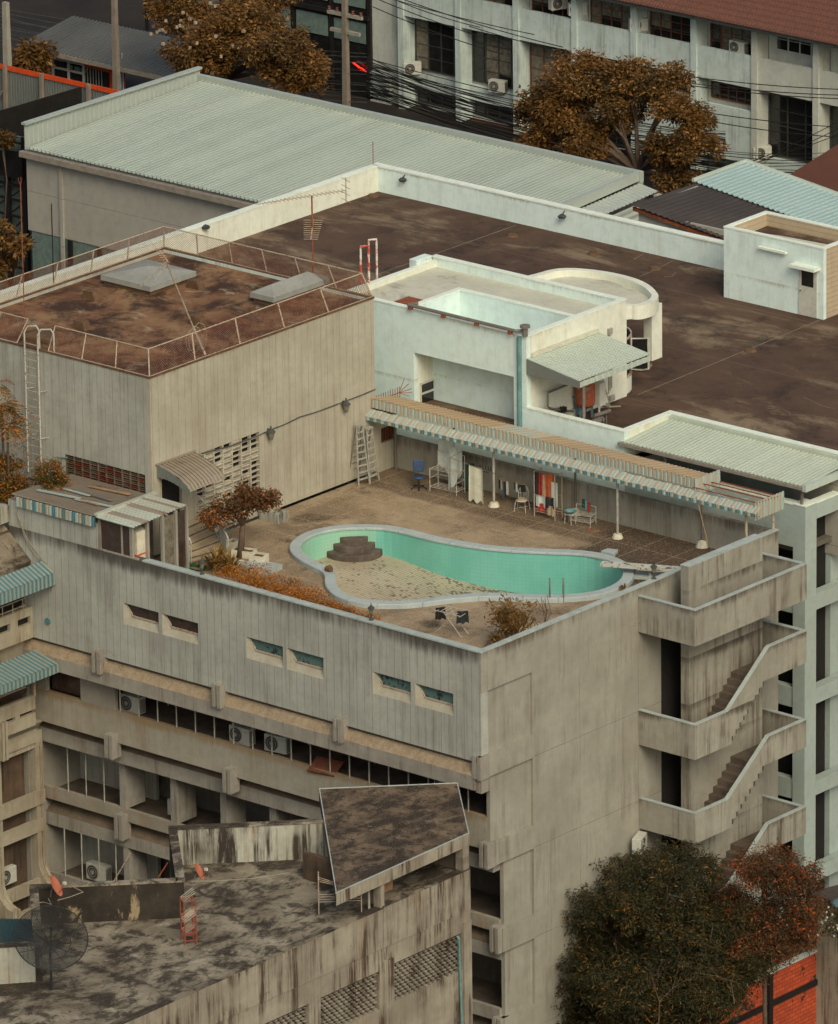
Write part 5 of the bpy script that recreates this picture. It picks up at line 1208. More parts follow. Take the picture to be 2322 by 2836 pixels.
ac(Vector((at(667,2052,Y=1.3).x, 1.2, 14.73)), 0, 'white air conditioner with a pale hub, left of the middle pair in the upper corridor', 1.15)
ac(Vector((at(760,2072,Y=1.3).x, 1.35, 14.73)), .12, 'tilted air conditioner, right of the middle pair in the upper corridor', 1.15)
ac(Vector((at(1190,2192,Y=1.3).x, 2.2, 14.73)), 0, 'air conditioner half hidden behind the mossy slab in the upper corridor', 1.15)
ac(Vector((at(255,2395,Y=2).x, 2.2, 6.35)), 0, 'dim air conditioner behind the thin posts of the lower corridor', 1.15)
ac(Vector((at(*kc(230,1080), Y=3.2).x, 3.0, 10.1)), math.pi/2, 'air conditioner seen from its side in the middle corridor', 1.1)
ac(Vector((XW-.9, -1.0, 6.3+.4)), math.pi/2, 'air conditioner between the two curved pillars of the left wing', 1.15)
ac(Vector((at(1355,2760,Y=2.4).x, 2.3, 2.95)), .2, 'air conditioner low in the dark opening beside the foreground block', 1.3)
ac(at(1785,2360,X=.5), math.pi/2+.4, 'air conditioner below the lowest stair landing above the dark tree', 1.05)
for k, q in enumerate((((kc(1100,980)), (kc(1100,1500))),)): pass
for k, (a_, b_) in enumerate((((1255,740),(1072,1050)), ((1615,830),(1480,1040)))):
    m = MB(); m.tube(at(*km(*a_), Y=1.25), at(*km(*b_), Y=.6), .022, 5); tag(m.build('leaning_rod', 'cream_steel' if k == 0 else 'rust'), ('pale','rusty')[k]+' rod leaning across the lower corridor opening', 'rod')
# ================================================================== FOREGROUND BLOCK WITH THE MOSSY TILTED SLAB
kf = K(760,2116,2.17); kg = K(0,2116,2.17)
br = at(*kf(1172,418), Y=-5); ZS = br.z; XF = br.x
fb = thing('foreground_block', 'stained concrete block with mossy terraces and perforated side wall in the foreground', 'building', (XF-4, -12, 0))
TL, TR, BL = (at(*kf(*q), Z=ZS) for q in ((268,150),(1103,115),(370,780)))
m = MB(); sb_ = at(*kf(1172,490), X=XF).z; m.prism([TL, TR, br, BL], (0, 0, sb_-ZS)); m.build('top_slab', 'slab_moss', fb)
d_e = (br-BL).normalized(); m = MB(); m.prism([BL+Vector((.012,0,0)), br+Vector((.012,0,0)), Vector((br.x+.012, br.y, sb_)), Vector((BL.x+.012, BL.y, sb_))], (-.008,0,0)); m.build('slab_face', 'fg_face', fb)
m = MB(); P4 = [TL, TR, br, BL]
for a_, b_ in zip(P4, P4[1:]+P4[:1]):
    d = (b_-a_).normalized(); n_ = Vector((-d.y, d.x, 0)); c = sum(P4, Vector())/4; n_ = n_ if n_.dot(c-a_) > 0 else -n_
    m.prism([a_, b_, b_+n_*.04, a_+n_*.04], (0, 0, .03))
m.build('slab_edge', 'conc_coping', fb)
zp = at(*kf(1172,632), X=XF).z; zj = at(*kf(1178,875), X=XF).z; yR = at(*kf(1178,875), X=XF).y; zr = zp-.10
yp = at(*kf(650,868), X=XF).y
H = []
for (x0, y0, x1, y1) in ((708,1435,1130,1015), (280,1640,630,1250)):
    a_ = at(*kf(x0, y0), X=XF); b_ = at(*kf(x1, y1), X=XF); H.append((a_.y, b_.y, min(a_.z, b_.z), max(a_.z, b_.z)))
w_ = H[0][1]-H[0][0]; zb0, zb1 = at(*kf(708,1435), X=XF).z, at(*kf(708,1205), X=XF).z
a_ = at(*kf(708,1205), X=XF).y; b_ = at(*kf(1130,1015), X=XF).y; c_ = at(*kf(280,1410), X=XF).y; d_ = at(*kf(630,1250), X=XF).y; e_ = at(*kf(210,1450), X=XF).y
H = [(a_, b_, zb0, zb1), (c_, d_, zb0-.05, zb1-.05), (e_-3.6, e_, zb0-.08, zb1-.08), (a_, b_, zb0-3.9, zb1-3.6), (c_, d_, zb0-3.9, zb1-3.6)]
m = MB(); m.wallY(XF-.3, XF, -40, yR, 0, zj, H); m.build('side_wall', 'fg_face', fb)
m = MB(); m.box(XF-.27, -40, zj+.02, XF+.03, yp, zr+.06); m.box(XF-.27, yp+.02, zj+.02, XF+.03, yR, zp); m.build('parapet', 'fg_face', fb)
m = MB(); m.box(XF-.3, -40, zr+.06, XF+.05, yp, zr+.1); m.box(XF-.3, yp, zp, XF+.05, yR, zp+.04); m.build('parapet_coping', 'roof_moss', fb)
for z_ in (a_-.35,): m = MB(); m.box(XF-.02, a_-.55, 0, XF+.12, a_-.02, zb1+.3) ; m.build('pilaster', 'fg_face', fb)
m = MB(); m.box(XF-.05, b_+.02, 0, XF+.06, yR, zb1+.4); m.build('pilaster', 'fg_face', fb)
# breeze blocks: rows of slanting half-pipe bricks
for (y0, y1, z0, z1) in H[:3]:
    m = MB(); nz = 11; ny = int((y1-y0)/.27)
    for j in range(nz):
        for i in range(ny):
            yy = y0+(i+.5*(j % 2))*(y1-y0)/ny; zz = z0+j*(z1-z0)/nz; w = (y1-y0)/ny*.8; h = (z1-z0)/nz*.62
            if yy+w > y1+.01: continue
            m.add([(XF-.06,yy,zz+h*.2),(XF-.06,yy+w*.5,zz),(XF-.06,yy+w,zz+h*.2),(XF-.22,yy+w,zz+h*.55),(XF-.22,yy+w*.5,zz+h*.35),(XF-.22,yy,zz+h*.55),(XF-.06,yy,zz+h*.42),(XF-.06,yy+w*.5,zz+h*.25),(XF-.06,yy+w,zz+h*.42)], [(0,1,7,6),(1,2,8,7),(6,7,4,5),(7,8,3,4),(0,5,4,1),(1,4,3,2)])
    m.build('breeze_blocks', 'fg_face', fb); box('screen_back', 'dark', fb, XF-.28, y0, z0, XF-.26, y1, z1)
m = MB(); p = at(*kf(1110,1050), X=XF+.1); q = at(*kf(1128,1560), X=XF+.1); m.path([p+Vector((-.1,.02,.05)), p, Vector((q.x, q.y, q.z)), Vector((q.x,q.y,5))], .05, 6); tag(m.build('drain_pipe', 'pipe_teal'), 'pale teal drain pipe down the right end of the perforated wall', 'pipe')
# terrace
zt = zr+1.42
Al, Ar, Br, Bl, Cr, Cl = (at(*kg(*q), Z=zt) for q in ((1018,398),(1736,365),(1065,712),(182,752),(208,1090),(0,1105)))
dA = (Ar-Al).normalized(); dC = (Cl-Cr).normalized()
Aend = Al+dA*9.2; Cend = Cr+dC*6
fl = [Vector((v.x, v.y, zr-.03)) for v in (Vector((XF-.25,-40,0)), Vector((XF-.25,yR,0)), Vector((Aend.x+1,yR,0)), Aend, Al, Br, Bl, Cr, Cend, Cend+Vector((0,-9,0)))]
m = MB(); m.prism(fl, (0, 0, -.25)); m.build('terrace', 'roof_moss', fb)
def wallseg(a, b, mat, top='roof_moss', th=.26, zb=zr-.03, flip=1):
    d = (b-a).normalized(); n_ = Vector((-d.y, d.x, 0))*th*flip
    q = [Vector((v.x, v.y, zb)) for v in (a, b, b+n_, a+n_)]; m = MB(); m.prism(q, (0, 0, zt-zb)); w = m.build('terrace_wall', mat, fb)
    e = n_*.15; q = [Vector((v.x, v.y, zt)) for v in (a-e-d*.02, b-e+d*.02, b+n_+e+d*.02, a+n_+e-d*.02)]; m = MB(); m.prism(q, (0, 0, .07)); m.build('coping', top, fb)
wallseg(Al, Aend, 'stained_wall'); wallseg(Bl, Br, 'black_wall'); wallseg(Cend, Cr, 'stained_wall')
wallseg(Al+dA*.0, Br, 'black_wall', flip=1); wallseg(Bl, Cr, 'black_wall', flip=1)
lo = [Vector((v.x, v.y, 0)) for v in (Aend+Vector((0,.2,0)), Al, Br, Bl, Cr, Cend)]
for a, b in zip(lo, lo[1:]): d = (b-a).normalized(); n_ = Vector((-d.y, d.x, 0))*.1; m = MB(); m.prism([a, b, b+n_, a+n_], (0,0,zr-.28)); m.build('outer_wall', 'fg_face', fb)
# room under the slab
c1p = at(*kf(660,870), X=XF).y; 
for q0, q1 in ((640,662), (1135,1172)):
    y0 = at(*kf(q0, 800), X=XF).y; y1 = at(*kf(q1, 800), X=XF).y; box('column', 'fg_face', fb, XF-.35, y0, zp-.1, XF, y1, sb_)
m = MB(); m.box(TR.x-.8, TR.y-3.8, zr, TR.x-.6, TR.y-.6, sb_); m.build('inner_wall', 'fg_face', fb)
box('inner_wall', 'room', fb, XF-4.5, -9.5, zr, XF-2.5, -9.3, sb_); box('inner_wall', 'room_wall', fb, XF-3, -8.6, zr, XF-2.8, -5.4, sb_); box('inner_wall', 'room_wall', fb, XF-2.0, yR-.2, zr, XF-.02, yR, sb_)
box('plywood_sheet', 'wood_pale', fb, XF-1.2, yp+1.1, zr, XF-1.1, yp+1.9, sb_-.2)
for (qa) in ((570,870),(605,860)): p = at(*kf(*qa), Z=zr); m = MB(); m.tube(p, Vector((p.x,p.y,sb_)), .05, 6); m.build('post', 'rail', fb)
# wire shelf, red ladders, dishes, big mesh dish
t = thing('wire_stand', 'grey wire rack standing on the terrace under the mossy slab', 'rack', at(*kf(390,910), Z=zr))
a = at(*kf(268,905), Z=zr); b = at(*kf(525,895), Z=zr); m = MB()
for p, h in ((a, 1.55), (b, .95), (a+Vector((-.3,.35,0)), 1.55)): m.tube(p, p+Vector((0,0,h)), .022, 4)
for z_ in (1.5, 1.42, 1.34, .8, .7, .6, .5): m.tube(a+Vector((0,0,z_)), b+Vector((0,0,min(z_, .9))), .014, 4)
m.build('frame', 'cream_steel', t)
def stool(lab, p, h, rz):
    t = thing('red_steel_stand', lab, 'stand', p, rz, 'red steel frames on the terrace'); m = MB()
    for x in (-.28,.28):
        m.tube((x,-.2,0),(x,-.2,h),.022,5); m.tube((x,.25,0),(x,.25,h),.022,5)
        for z in (.15, h*.55, h): m.tube((x,-.2,z),(x,.25,z),.018,4)
    for z in (h*.5,h): m.tube((-.28,-.2,z),(.28,-.2,z),.02,4); m.tube((-.28,.25,z),(.28,.25,z),.02,4)
    m.build('frame', 'red_steel', t, local=True); m = MB()
    for k in range(4): x = -.24+.16*k; m.tube((x,-.22,h*1.0),(x-.12,.3,h+.28),.008,4); m.tube((x,-.22,h*.5),(x-.1,.2,h*.5+.2),.007,4)
    m.build('slats', 'cloth_cream', t, local=True)
stool('tall red steel frame with pale slats at the end of the black wall', at(*kg(1130,1030), Z=zr), 1.45, -.6)
stool('low red steel frame with pale slats in front of the tall one', at(*kg(1140,1035), Z=zr)+Vector((.35,-.45,0)), .85, -.6)
def dish(lab, c, r, face, foot, mat='orange_dish'):
    t = thing('satellite_dish', lab, 'satellite dish', c, group='orange satellite dishes on the terrace walls'); f = Vector(face).normalized(); u = f.orthogonal().normalized(); v = f.cross(u)
    m = MB(); m.smooth = True; vs = []; nr, na = 5, 22
    for j in range(nr+1):
        for i in range(na): rr = r*j/nr; a = 6.2832*i/na; vs.append(c+u*(rr*math.cos(a))+v*(rr*math.sin(a))+f*(.22*rr*rr/r-.0))
    fs = [(j*na+i, j*na+(i+1) % na, (j+1)*na+(i+1) % na, (j+1)*na+i) for j in range(nr) for i in range(na)]
    m.add(vs, fs); m.build('reflector', mat, t)
    m = MB(); e = c+f*r*1.05-Vector((0,0,r*.15)); lo_ = c-Vector((0,0,r*.8))+f*.1; m.path([lo_, lo_.lerp(e, .5)-Vector((0,0,.1)), e], .022, 5); m.build('feed_arm', 'red_steel', t)
    m = MB(); m.obox(e, .12, .1, .1); m.build('receiver', 'ac_white', t)
    m = MB(); m.path([c-f*.03, c-f*.12-Vector((0,0,.1)), foot], .025, 5); m.build('bracket', 'pipe_grey', t)
fdir = (cR*.80-cF*.12+Vector((0,0,.42)))
p = at(*kg(325,738), Z=zt+.35); dish('larger orange dish with a pale mark on the left end of the black wall', p, .44, fdir, Vector((p.x-.2,p.y,zt-.1)))
p = at(*kg(1190,650), Z=zt-.1); dish('smaller orange dish beside the tall red frame', p, .34, fdir, at(*kg(1165,720), Z=zt-.3))
for k, qs in enumerate((((345,820),(420,800),(500,770),(420,730)), ((1150,705),(1300,703),(1500,690),(1736,655)), ((210,840),(260,830),(310,845),(290,810)))):
    m = MB(); m.path([at(*kg(*q), Z=zt+.05 if k != 1 else zt-.1) for q in qs], .016, 4); tag(m.build('loose_cable', 'cable_pale'), ('pale cable under the larger orange dish', 'long pale cable running from the smaller orange dish to the mossy slab', 'short pale cable on the left end of the black wall')[k], 'cable')
t = thing('mesh_dish', 'large black mesh satellite dish on a pole at the left of the terrace', 'satellite dish', at(*kg(310,1358), Z=zr))
b = at(*kg(310,1358), Z=zr); c = b+Vector((0,0,1.35)); c.z = at(*kg(318,1085), Y=b.y).z; R_ = 1.36
f = (-cF*.72+Vector((0,0,.62))+cR*.12).normalized(); u = cR-f*cR.dot(f); u.normalize(); v = f.cross(u)
m = MB(); dp = .42; S_ = lambda r, a: c+u*(r*math.cos(a))+v*(r*math.sin(a))+f*(dp*(r/R_)**2)
for k in range(12): m.path([S_(R_*j/6, 6.2832*k/12) for j in range(7)], .016, 4)
for r in (.25, R_*.55, R_): m.path([S_(r, 6.2832*k/40) for k in range(40)], .02 if r == R_ else .012, 4, closed=True)
m.build('ribs', 'dish_mesh', t)
m = MB()
for k in range(1, 34): m.path([S_(R_*k/34, 6.2832*i/40) for i in range(40)], .0085, 3, closed=True)
for k in range(96): m.path([S_(R_*(.2+.8*j/4), 6.2832*k/96) for j in range(5)], .0075, 3)
m.build('mesh', 'dish_mesh', t)
m = MB(); m.tube(b, c-f*.05, .05, 6); m.build('pole', 'dish_mesh', t)
m = MB(); fp = c+f*1.15
for k in range(3): m.tube(S_(R_*.6, k*2.094+.5), fp, .012, 4)
m.obox(fp, .14, .14, .12); m.build('feed', 'dish_mesh', t)
# teal roof left of terrace
m = MB(); q = at(*kg(0,1085), Z=zr-1.0); q2 = at(*kg(150,1085), Z=zr-1.0); a = at(*kg(60,905), Z=zr-.6)
tr_ = thing('teal_roof', 'small dark teal corrugated roof at the left edge below the terrace', 'roof', q)
dU = (at(*kg(60,905), Z=zr-.7)-at(*kg(-10,1100), Z=zr-1.1)); m.sheet(at(*kg(-140,1130), Z=zr-1.1), dU*1.0, (q2-q)*2.4, 26, .04, .01, 'wave'); m.build('sheet', 'teal_sheet', tr_)
box('base_wall', 'fg_face', tr_, q.x-1.2, q.y-.8, 0, q.x+.4, q.y+1.0, zr-1.4)
# ================================================================== WHITE BUILDING WITH THE WIDE DARK ROOF
YW = 20.0; ZW = 22.88; XC = -8.98; XT = .4
wb = thing('white_building', 'white painted building with a wide dark flat roof behind the pool deck', 'building', (-20, 35, 0))
bc = at(1032, 458.5, Z=24.05); XB0, YB1 = bc.x, bc.y        # far left corner of the parapet
# roof sheet with thin pale crack lines modelled in the material
hbl = at(*c6(1050,265), Z=ZW); hbr = at(*c6(1648,403), Z=ZW)
m = MB(); m.prism([(XB0+.2,20.05,ZW),(XC,20.05,ZW),(XC,23.1,ZW),(16,23.1,ZW),(16,YB1,ZW),(XB0+.2,YB1,ZW)], (0,0,-.3)); m.build('roof', 'roof_dark', wb)
def strip(pts, w=.05):
    m = MB()
    for a, b in zip(pts, pts[1:]):
        a = Vector(a); b = Vector(b); d = (b-a).normalized(); n_ = Vector((-d.y, d.x, 0))*w/2; m.prism([a-n_, b-n_, b+n_, a+n_], (0,0,.006))
    m.build('roof_seam', 'seam', wb)
q = [at(*c6(x, y), Z=ZW+.002) for x, y in ((470,838),(1050,612),(1625,405))]; strip([(-13.9, q[0].y, ZW+.002), q[2]])
q = [at(*K(760,0,2.17)(x, y), Z=ZW+.002) for x, y in ((1455,1352),(1230,1430),(850,1562))]; strip([(q[0].x, YB1-.3, ZW+.002), (q[0].x, 26.8, ZW+.002)], .045)
for pts in (((740,50),(640,100),(540,145)), ((570,5),(510,38)), ((870,85),(810,105)), ((760,115),(740,140),(690,145)), ((1530,870),(1580,890),(1640,920),(1720,940)), ((1310,937),(1400,940),(1450,960),(1440,975),(1560,975)), ((1410,1050),(1300,1035),(1240,1040),(1235,1065),(1270,1070))):
    strip([at(*c6(*p), Z=ZW+.003) for p in pts], .035)
# roof drains
for k, q in enumerate((K(760,0,2.17)(595,1178), K(760,0,2.17)(1433,1418), c6(265,8), c6(635,97), c6(1210,590))):
    tag(MB().lathe(at(*q, Z=ZW), [(.28,0),(.22,.09),(.001,.1)], 12).build('roof_drain', 'rust_moss'), ('round drain in the far left corner of the dark roof', 'round drain near the back parapet in the middle of the dark roof', 'round drain on the dark roof between the back parapet and the round canopy', 'round drain on the dark roof to the right of the round canopy', 'round drain in the pale patch of the dark roof')[k], 'drain', 'drains on the dark roof')
# parapets
def wparap(x0, y0, x1, y1, z1=24.05, mat='white', nm='parapet'):
    m = MB(); m.box(x0, y0, 0, x1, y1, z1); m.build(nm, mat, wb); m = MB(); m.box(x0-.03, y0-.03, z1, x1+.03, y1+.03, z1+.07); m.build('coping', 'white_top', wb)
wparap(XB0, YB1, hbl.x+.2, YB1+.35); wparap(XB0, 8, XB0+.3, YB1, mat='white_x')
m = MB(); m.box(XB0+.3, 17.6, ZW-4, XL-.1, 18.0, ZW+.9); m.build('parapet', 'white', wb)
m = MB(); m.wallX(YW, YW+.25, XB0+10, -14.15, 0, 27.12, [(-20.28, -14.84, 22.6, 25.26)]); m.box(-14.15, YW, 0, XC, YW+.25, 24.02); m.build('front_wall', 'white', wb)
box('coping', 'white_top', wb, -14.15, YW-.02, 24.02, XC+.02, YW+.27, 24.07)
m = MB(); m.box(XC-.25, YW+.25, 20, XC, 23.1, 24.02); m.box(XC-.25, 23.1, 20, 16, 23.35, 24.02); m.build('court_parapet', 'white_x', wb); m = MB(); m.box(XC-.27, YW+.27, 24.02, XC+.02, 23.37, 24.07); m.box(XC+.02, 23.08, 24.02, 16, 23.37, 24.07); m.build('coping', 'white_top', wb)
# roof room: walls, inner pit, roof
XR = -14.15; YQ = 26.6; XQ = at(760+860/2.17, 700+65/2.17, Z=27.1).x; ZB = 27.12
pit = (-20.75, -14.4, 21.2, 23.6)
m = MB(); m.box(XR-.25, YW+.25, ZW, XR, YQ, ZB); m.build('room_side_wall', 'white_x', wb)
m = MB(); m.box(XQ-.1, YQ-.25, ZW, XR-.25, YQ, ZB); m.build('room_back_wall', 'white', wb)
m = MB(); m.box(XQ-.1, YW+.25, 25.0, pit[0]-.2, YQ-.25, 26.72); m.box(pit[0]-.2, pit[3]+.2, 25.0, XR-.25, YQ-.25, 26.72); m.build('room_roof', 'white_roof', wb)
m = MB(); 
for c in ((XQ-.1,YW-.02,XR+.02,YW+.27), (XR-.27,YW+.27,XR+.02,YQ+.02), (XQ-.12,YQ-.27,XR-.27,YQ+.02)): m.box(c[0],c[1],ZB,c[2],c[3],ZB+.05)
m.build('room_coping', 'white_top', wb)
m = MB(); m.box(pit[0]-.2, YW+.25, 25.3, pit[0], pit[3]+.2, 27.0); m.box(pit[0], pit[3], 25.3, XR-.25, pit[3]+.2, 27.0); m.build('pit_wall', 'white', wb)
m = MB(); m.box(pit[0]-.24, YW+.27, 27.0, pit[0]+.02, pit[3]+.22, 27.06); m.box(pit[0]+.02, pit[3]-.02, 27.0, XR-.27, pit[3]+.22, 27.06); m.build('pit_coping', 'white_top', wb)
box('pit_floor', 'white', wb, pit[0], YW+.25, 25.3, XR-.25, pit[3], 25.36)
# recess with window in the front wall
m = MB(); m.box(-20.28, YW+1.25, 22.6, -14.84, YW+1.35, 25.29); m.build('recess_wall', 'white', wb); box('recess_ceiling', 'white_dirty', wb, -20.28, YW+.25, 25.262, -14.84, YW+1.6, 25.29); box('side_parapet', 'white_x', wb, XQ-.1, YW+.25, ZW, XQ+.12, YQ-.25, 26.95); box('side_coping', 'white_top', wb, XQ-.12, YW+.25, 26.95, XQ+.14, YQ-.27, 27.0); box('parapet_step', 'white', wb, XQ-.5, YQ-1.3, 26.0, XQ-.1, YQ-.3, 27.2)
m = MB(); m.box(-20.5, YW+.25, 22.6, -20.28, YW+1.7, 25.3); m.build('recess_jamb', 'white_x', wb)
wya, wyb = at(1164, 1064, X=-20.27), at(1213, 1048, X=-20.27); wzt = wya.z
wn = box('window', 'glass', wb, -20.275, wya.y, 22.6, -20.265, wyb.y, wzt); m = MB()
for c in ((wya.y-.03,22.6,wya.y+.05,wzt+.05), (wyb.y-.05,22.6,wyb.y+.05,wzt+.05), (wya.y+.05,wzt-.03,wyb.y-.05,wzt+.05), (wya.y+.05,wzt-.48,wyb.y-.05,wzt-.40)): m.box(-20.28, c[0], c[1], -20.22, c[2], c[3])
m.build('frame', 'ac_white', wn)
# round canopy at the back right of the room with its pillar and curved window
cc = at(*c6(240,200), Z=26.5); ccx, ccy = -18.3, 29.0
a_ = [at(*c6(*q), Z=25.85) for q in ((-60,120),(0,100),(100,88),(250,97),(400,120),(530,155),(610,195),(655,245),(658,270),(620,300),(540,322),(468,312))]
pts = [Vector((v.x, v.y, 25.85)) for v in a_]; pts = [Vector((pts[0].x-.8, YQ, 25.85))]+pts+[Vector((pts[-1].x-.5, YQ, 25.85))]
sm = pts
for _ in range(2):
    q = [sm[0]]
    for a, b in zip(sm, sm[1:]): q += [a*.75+b*.25, a*.25+b*.75]
    q.append(sm[-1]); sm = q
m = MB(); cen = sum(sm, Vector())/len(sm); inn = [p+(cen-p).normalized()*.34 for p in sm]; N_ = len(sm)
vs = []
for p, q in zip(sm, inn): vs += [(q.x,q.y,25.24),(p.x,p.y,25.24),(p.x,p.y,25.85),(q.x,q.y,25.85),(q.x,q.y,25.5)]
fs = []
for i in range(N_-1):
    for k in range(4): fs.append((i*5+k, (i+1)*5+k, (i+1)*5+k+1, i*5+k+1))
m.smooth = False; m.add(vs, fs); m.build('canopy_rim', 'white_x', wb)
m = MB(); poly_ = [Vector((q.x,max(q.y,YQ+.01),25.55)) for q in inn]; m.prism([Vector((v.x,v.y,25.55)) for v in poly_], (0,0,-.2)); m.build('canopy_roof', 'white_roof', wb)
pc = at(*c6(628,645), Z=ZW); m = MB(); m.box(pc.x-.42, pc.y-.15, ZW, pc.x+.02, pc.y+.55, 25.3); m.build('canopy_pillar', 'white_x', wb)
m = MB(); m.lathe((XR-1.9, YQ-.1, 0), [(1.75, ZW), (1.75, 23.6)], 14, -.1, 1.7); m.build('bay_wall', 'white_x', wb)
m = MB(); m.lathe((XR-1.9, YQ-.1, 0), [(1.7, 23.6), (1.7, 25.3)], 14, -.1, 1.7); bw = m.build('bay_window', 'glass', wb)
m = MB()
for k in range(4): a = .1+k*.42; m.tube((XR-1.9+1.74*math.cos(a), YQ-.1+1.74*math.sin(a), 23.6), (XR-1.9+1.74*math.cos(a), YQ-.1+1.74*math.sin(a), 25.3), .05, 4)
for z in (23.62, 24.3, 25.3): m.path([(XR-1.9+1.74*math.cos(-.1+k*.18), YQ-.1+1.74*math.sin(-.1+k*.18), z) for k in range(10)], .05, 4)
m.build('frame', 'cream_steel', bw)
m = MB(); w0 = Vector((XR-.18, YQ+.55, 23.9)); m.prism([w0, w0+Vector((.55,.45,0)), w0+Vector((.55,.45,1.35)), w0+Vector((0,0,1.35))], (.02,.0,0)); m.build('open_casement', 'glass', bw)
m = MB(); m.path([w0, w0+Vector((.55,.45,0)), w0+Vector((.55,.45,1.35)), w0+Vector((0,0,1.35))], .05, 4, closed=True); m.build('casement_frame', 'ac_white', bw)
# conduit and pipes on the side wall
m = MB()
for k in range(3): y = 25.35+.1*k; m.tube((XR+.03,y,23.3+.1*k),(XR+.03,y,25.2-.2*k),.02,4)
m.tube((XR+.03,25.4,25.2),(XR+.03,25.4,26.0),.025,4); m.obox((XR+.08,25.4,26.05),.12,.22,.26); m.obox((XR+.08,25.5,23.1),.12,.3,.22); m.tube((XR+.03,25.4,23.35),(XR+.03,22.2,23.2),.03,4); m.build('conduits', 'rail', wb)
# pipe along the front coping, teal downpipe, hatch, red ladder hoop
m = MB(); p0 = at(*c5(805,312), Z=27.35); p1 = at(*c5(1450,470), Z=27.35); m.path([p0+Vector((.2,.4,0)), p0, p1, p1+Vector((.25,.25,.0))], .075, 8); m.lathe(p1+Vector((.35,.2,-.2)), [(.12,0),(.12,.35),(.22,.37),(.22,.47),(.1,.5),(.001,.5)], 10); 
tag(m.build('roof_pipe', 'pipe_grey'), 'long grey pipe lying on the front coping of the white roof room', 'pipe')
for k in range(4): p = p0.lerp(p1, .02+.31*k); m = MB(); m.box(p.x-.08, p.y-.08, ZB+.05, p.x+.08, p.y+.08, p.z-.06); tag(m.build('pipe_block', 'red_steel'), 'small red block under the roof pipe, '+('first','second','third','fourth')[k]+' from the left', 'block', 'red blocks under the roof pipe')
p = at(*c5(1470,500), Y=YW-.1); m = MB(); m.tube((p.x, YW-.08, 27.1), (p.x, YW-.08, 22.8), .1, 8); tag(m.build('teal_downpipe', 'pipe_teal'), 'thick teal downpipe at the right corner of the white front wall', 'pipe')
p = at(*c5(825,295), Z=26.95); m = MB(); m.obox(p, 1.1, .9, .08, 0); tag(m.build('hatch_cover', 'rust'), 'rusty square cover plate on the roof beside the pipe end', 'cover')
for k, (x, y) in enumerate(((522,190),(570,150))):
    p = at(*c5(x, y+10), Z=26.9); q = at(*c5(x+48, y+5), Z=26.9); m = MB(); h = 1.75
    m.path([p, p+Vector((0,0,h*.9)), p+Vector((0,0,h)), q+Vector((0,0,h)), q+Vector((0,0,h*.9)), q], .05, 6); tag(m.build('ladder_hoop', rusty('hoop', (.6,.6,.52), (.45,.06,.03), .6, 2.5) if k == 0 else bpy.data.materials['hoop']), ('nearer','farther')[k]+' of the two red and white hoops at the edge of the white room roof', 'hoop', 'red and white ladder hoops')
# lean-to roof over the pumps
lt = thing('pump_shelter', 'pale corrugated lean-to roof over the rusty tank', 'shelter', (XR, 24, ZW))
w1 = at(*c6(15,610), X=XR+.02); w2 = at(*c6(270,490), X=XR+.02); o2 = at(*c6(583,622), Z=24.85); o1 = at(*c6(180,778), Z=24.85)
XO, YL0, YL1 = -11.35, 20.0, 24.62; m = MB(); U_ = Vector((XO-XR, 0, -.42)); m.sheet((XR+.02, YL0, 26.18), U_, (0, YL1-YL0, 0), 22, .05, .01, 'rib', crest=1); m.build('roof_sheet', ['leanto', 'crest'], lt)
xe = XR+.02+U_.x; m = MB(); m.sheet((xe+.02, YL0, 25.48), (0,0,.24), (0,YL1-YL0,0), 12, .02, .01); m.build('eave_fascia', 'leanto', lt)
m = MB(); m.prism([(XR+.02,YL0-.03,26.16),(xe,YL0-.03,25.74),(xe,YL0-.03,25.46),(XR+.02,YL0-.03,25.52)], (0,.03,0)); m.build('gable_sheet', 'grey_sheet', lt)
m = MB(); m.box(XR+.01, YL0+.28, 26.2, XR+.12, YL1, 26.36); m.build('flashing', 'white_roof', lt)
m = MB(); m.tube((xe-.1,YL0+.4,ZW),(xe-.1,YL0+.4,25.6),.07,6); m.build('post', 'pipe_grey', lt)
kt = K(1450,850,4.34)
b = at(*kt(745,1330), Z=ZW); tk = thing('pressure_tank', 'rusty orange and blue pressure tank standing under the lean-to edge', 'tank', b)
m = MB(); m.smooth = True; m.lathe(b, [(.001,.45),(.3,.5),(.42,.62),(.44,.7),(.44,1.75),(.40,1.86),(.25,1.95),(.001,1.98)], 20); m.build('vessel', 'tank', tk)
m = MB()
for k in range(3): a = k*2.09+.4; m.tube(b+Vector((.3*math.cos(a),.3*math.sin(a),0)), b+Vector((.32*math.cos(a),.32*math.sin(a),.6)), .035, 5); m.path([b+Vector((.2*math.cos(a),.2*math.sin(a),1.93)), b+Vector((.2*math.cos(a),.2*math.sin(a),2.06)), b+Vector((.28*math.cos(a),.28*math.sin(a),2.0))], .02, 4)
m.build('legs', 'pipe_blue', tk)
b2 = at(*kt(875,1330), Z=ZW); m = MB(); m.box(b2.x-.2, b2.y-.1, ZW+.55, b2.x+.28, b2.y+.3, ZW+1.55); m.box(b2.x-.2, b2.y-.1, ZW, b2.x-.14, b2.y-.04, ZW+.55); m.box(b2.x+.2, b2.y-.1, ZW, b2.x+.26, b2.y-.04, ZW+.55); tag(m.build('control_cabinet', 'ac_white'), 'grey control cabinet just right of the rusty tank', 'cabinet')
pu = thing('pump_set', 'tangle of blue valves, pipes and two small pumps around the rusty tank', 'pumps', at(*kt(800,1400), Z=ZW))
m = MB(); P_ = lambda x, y, h=0: at(*kt(x, y), Z=ZW)+Vector((0,0,h))
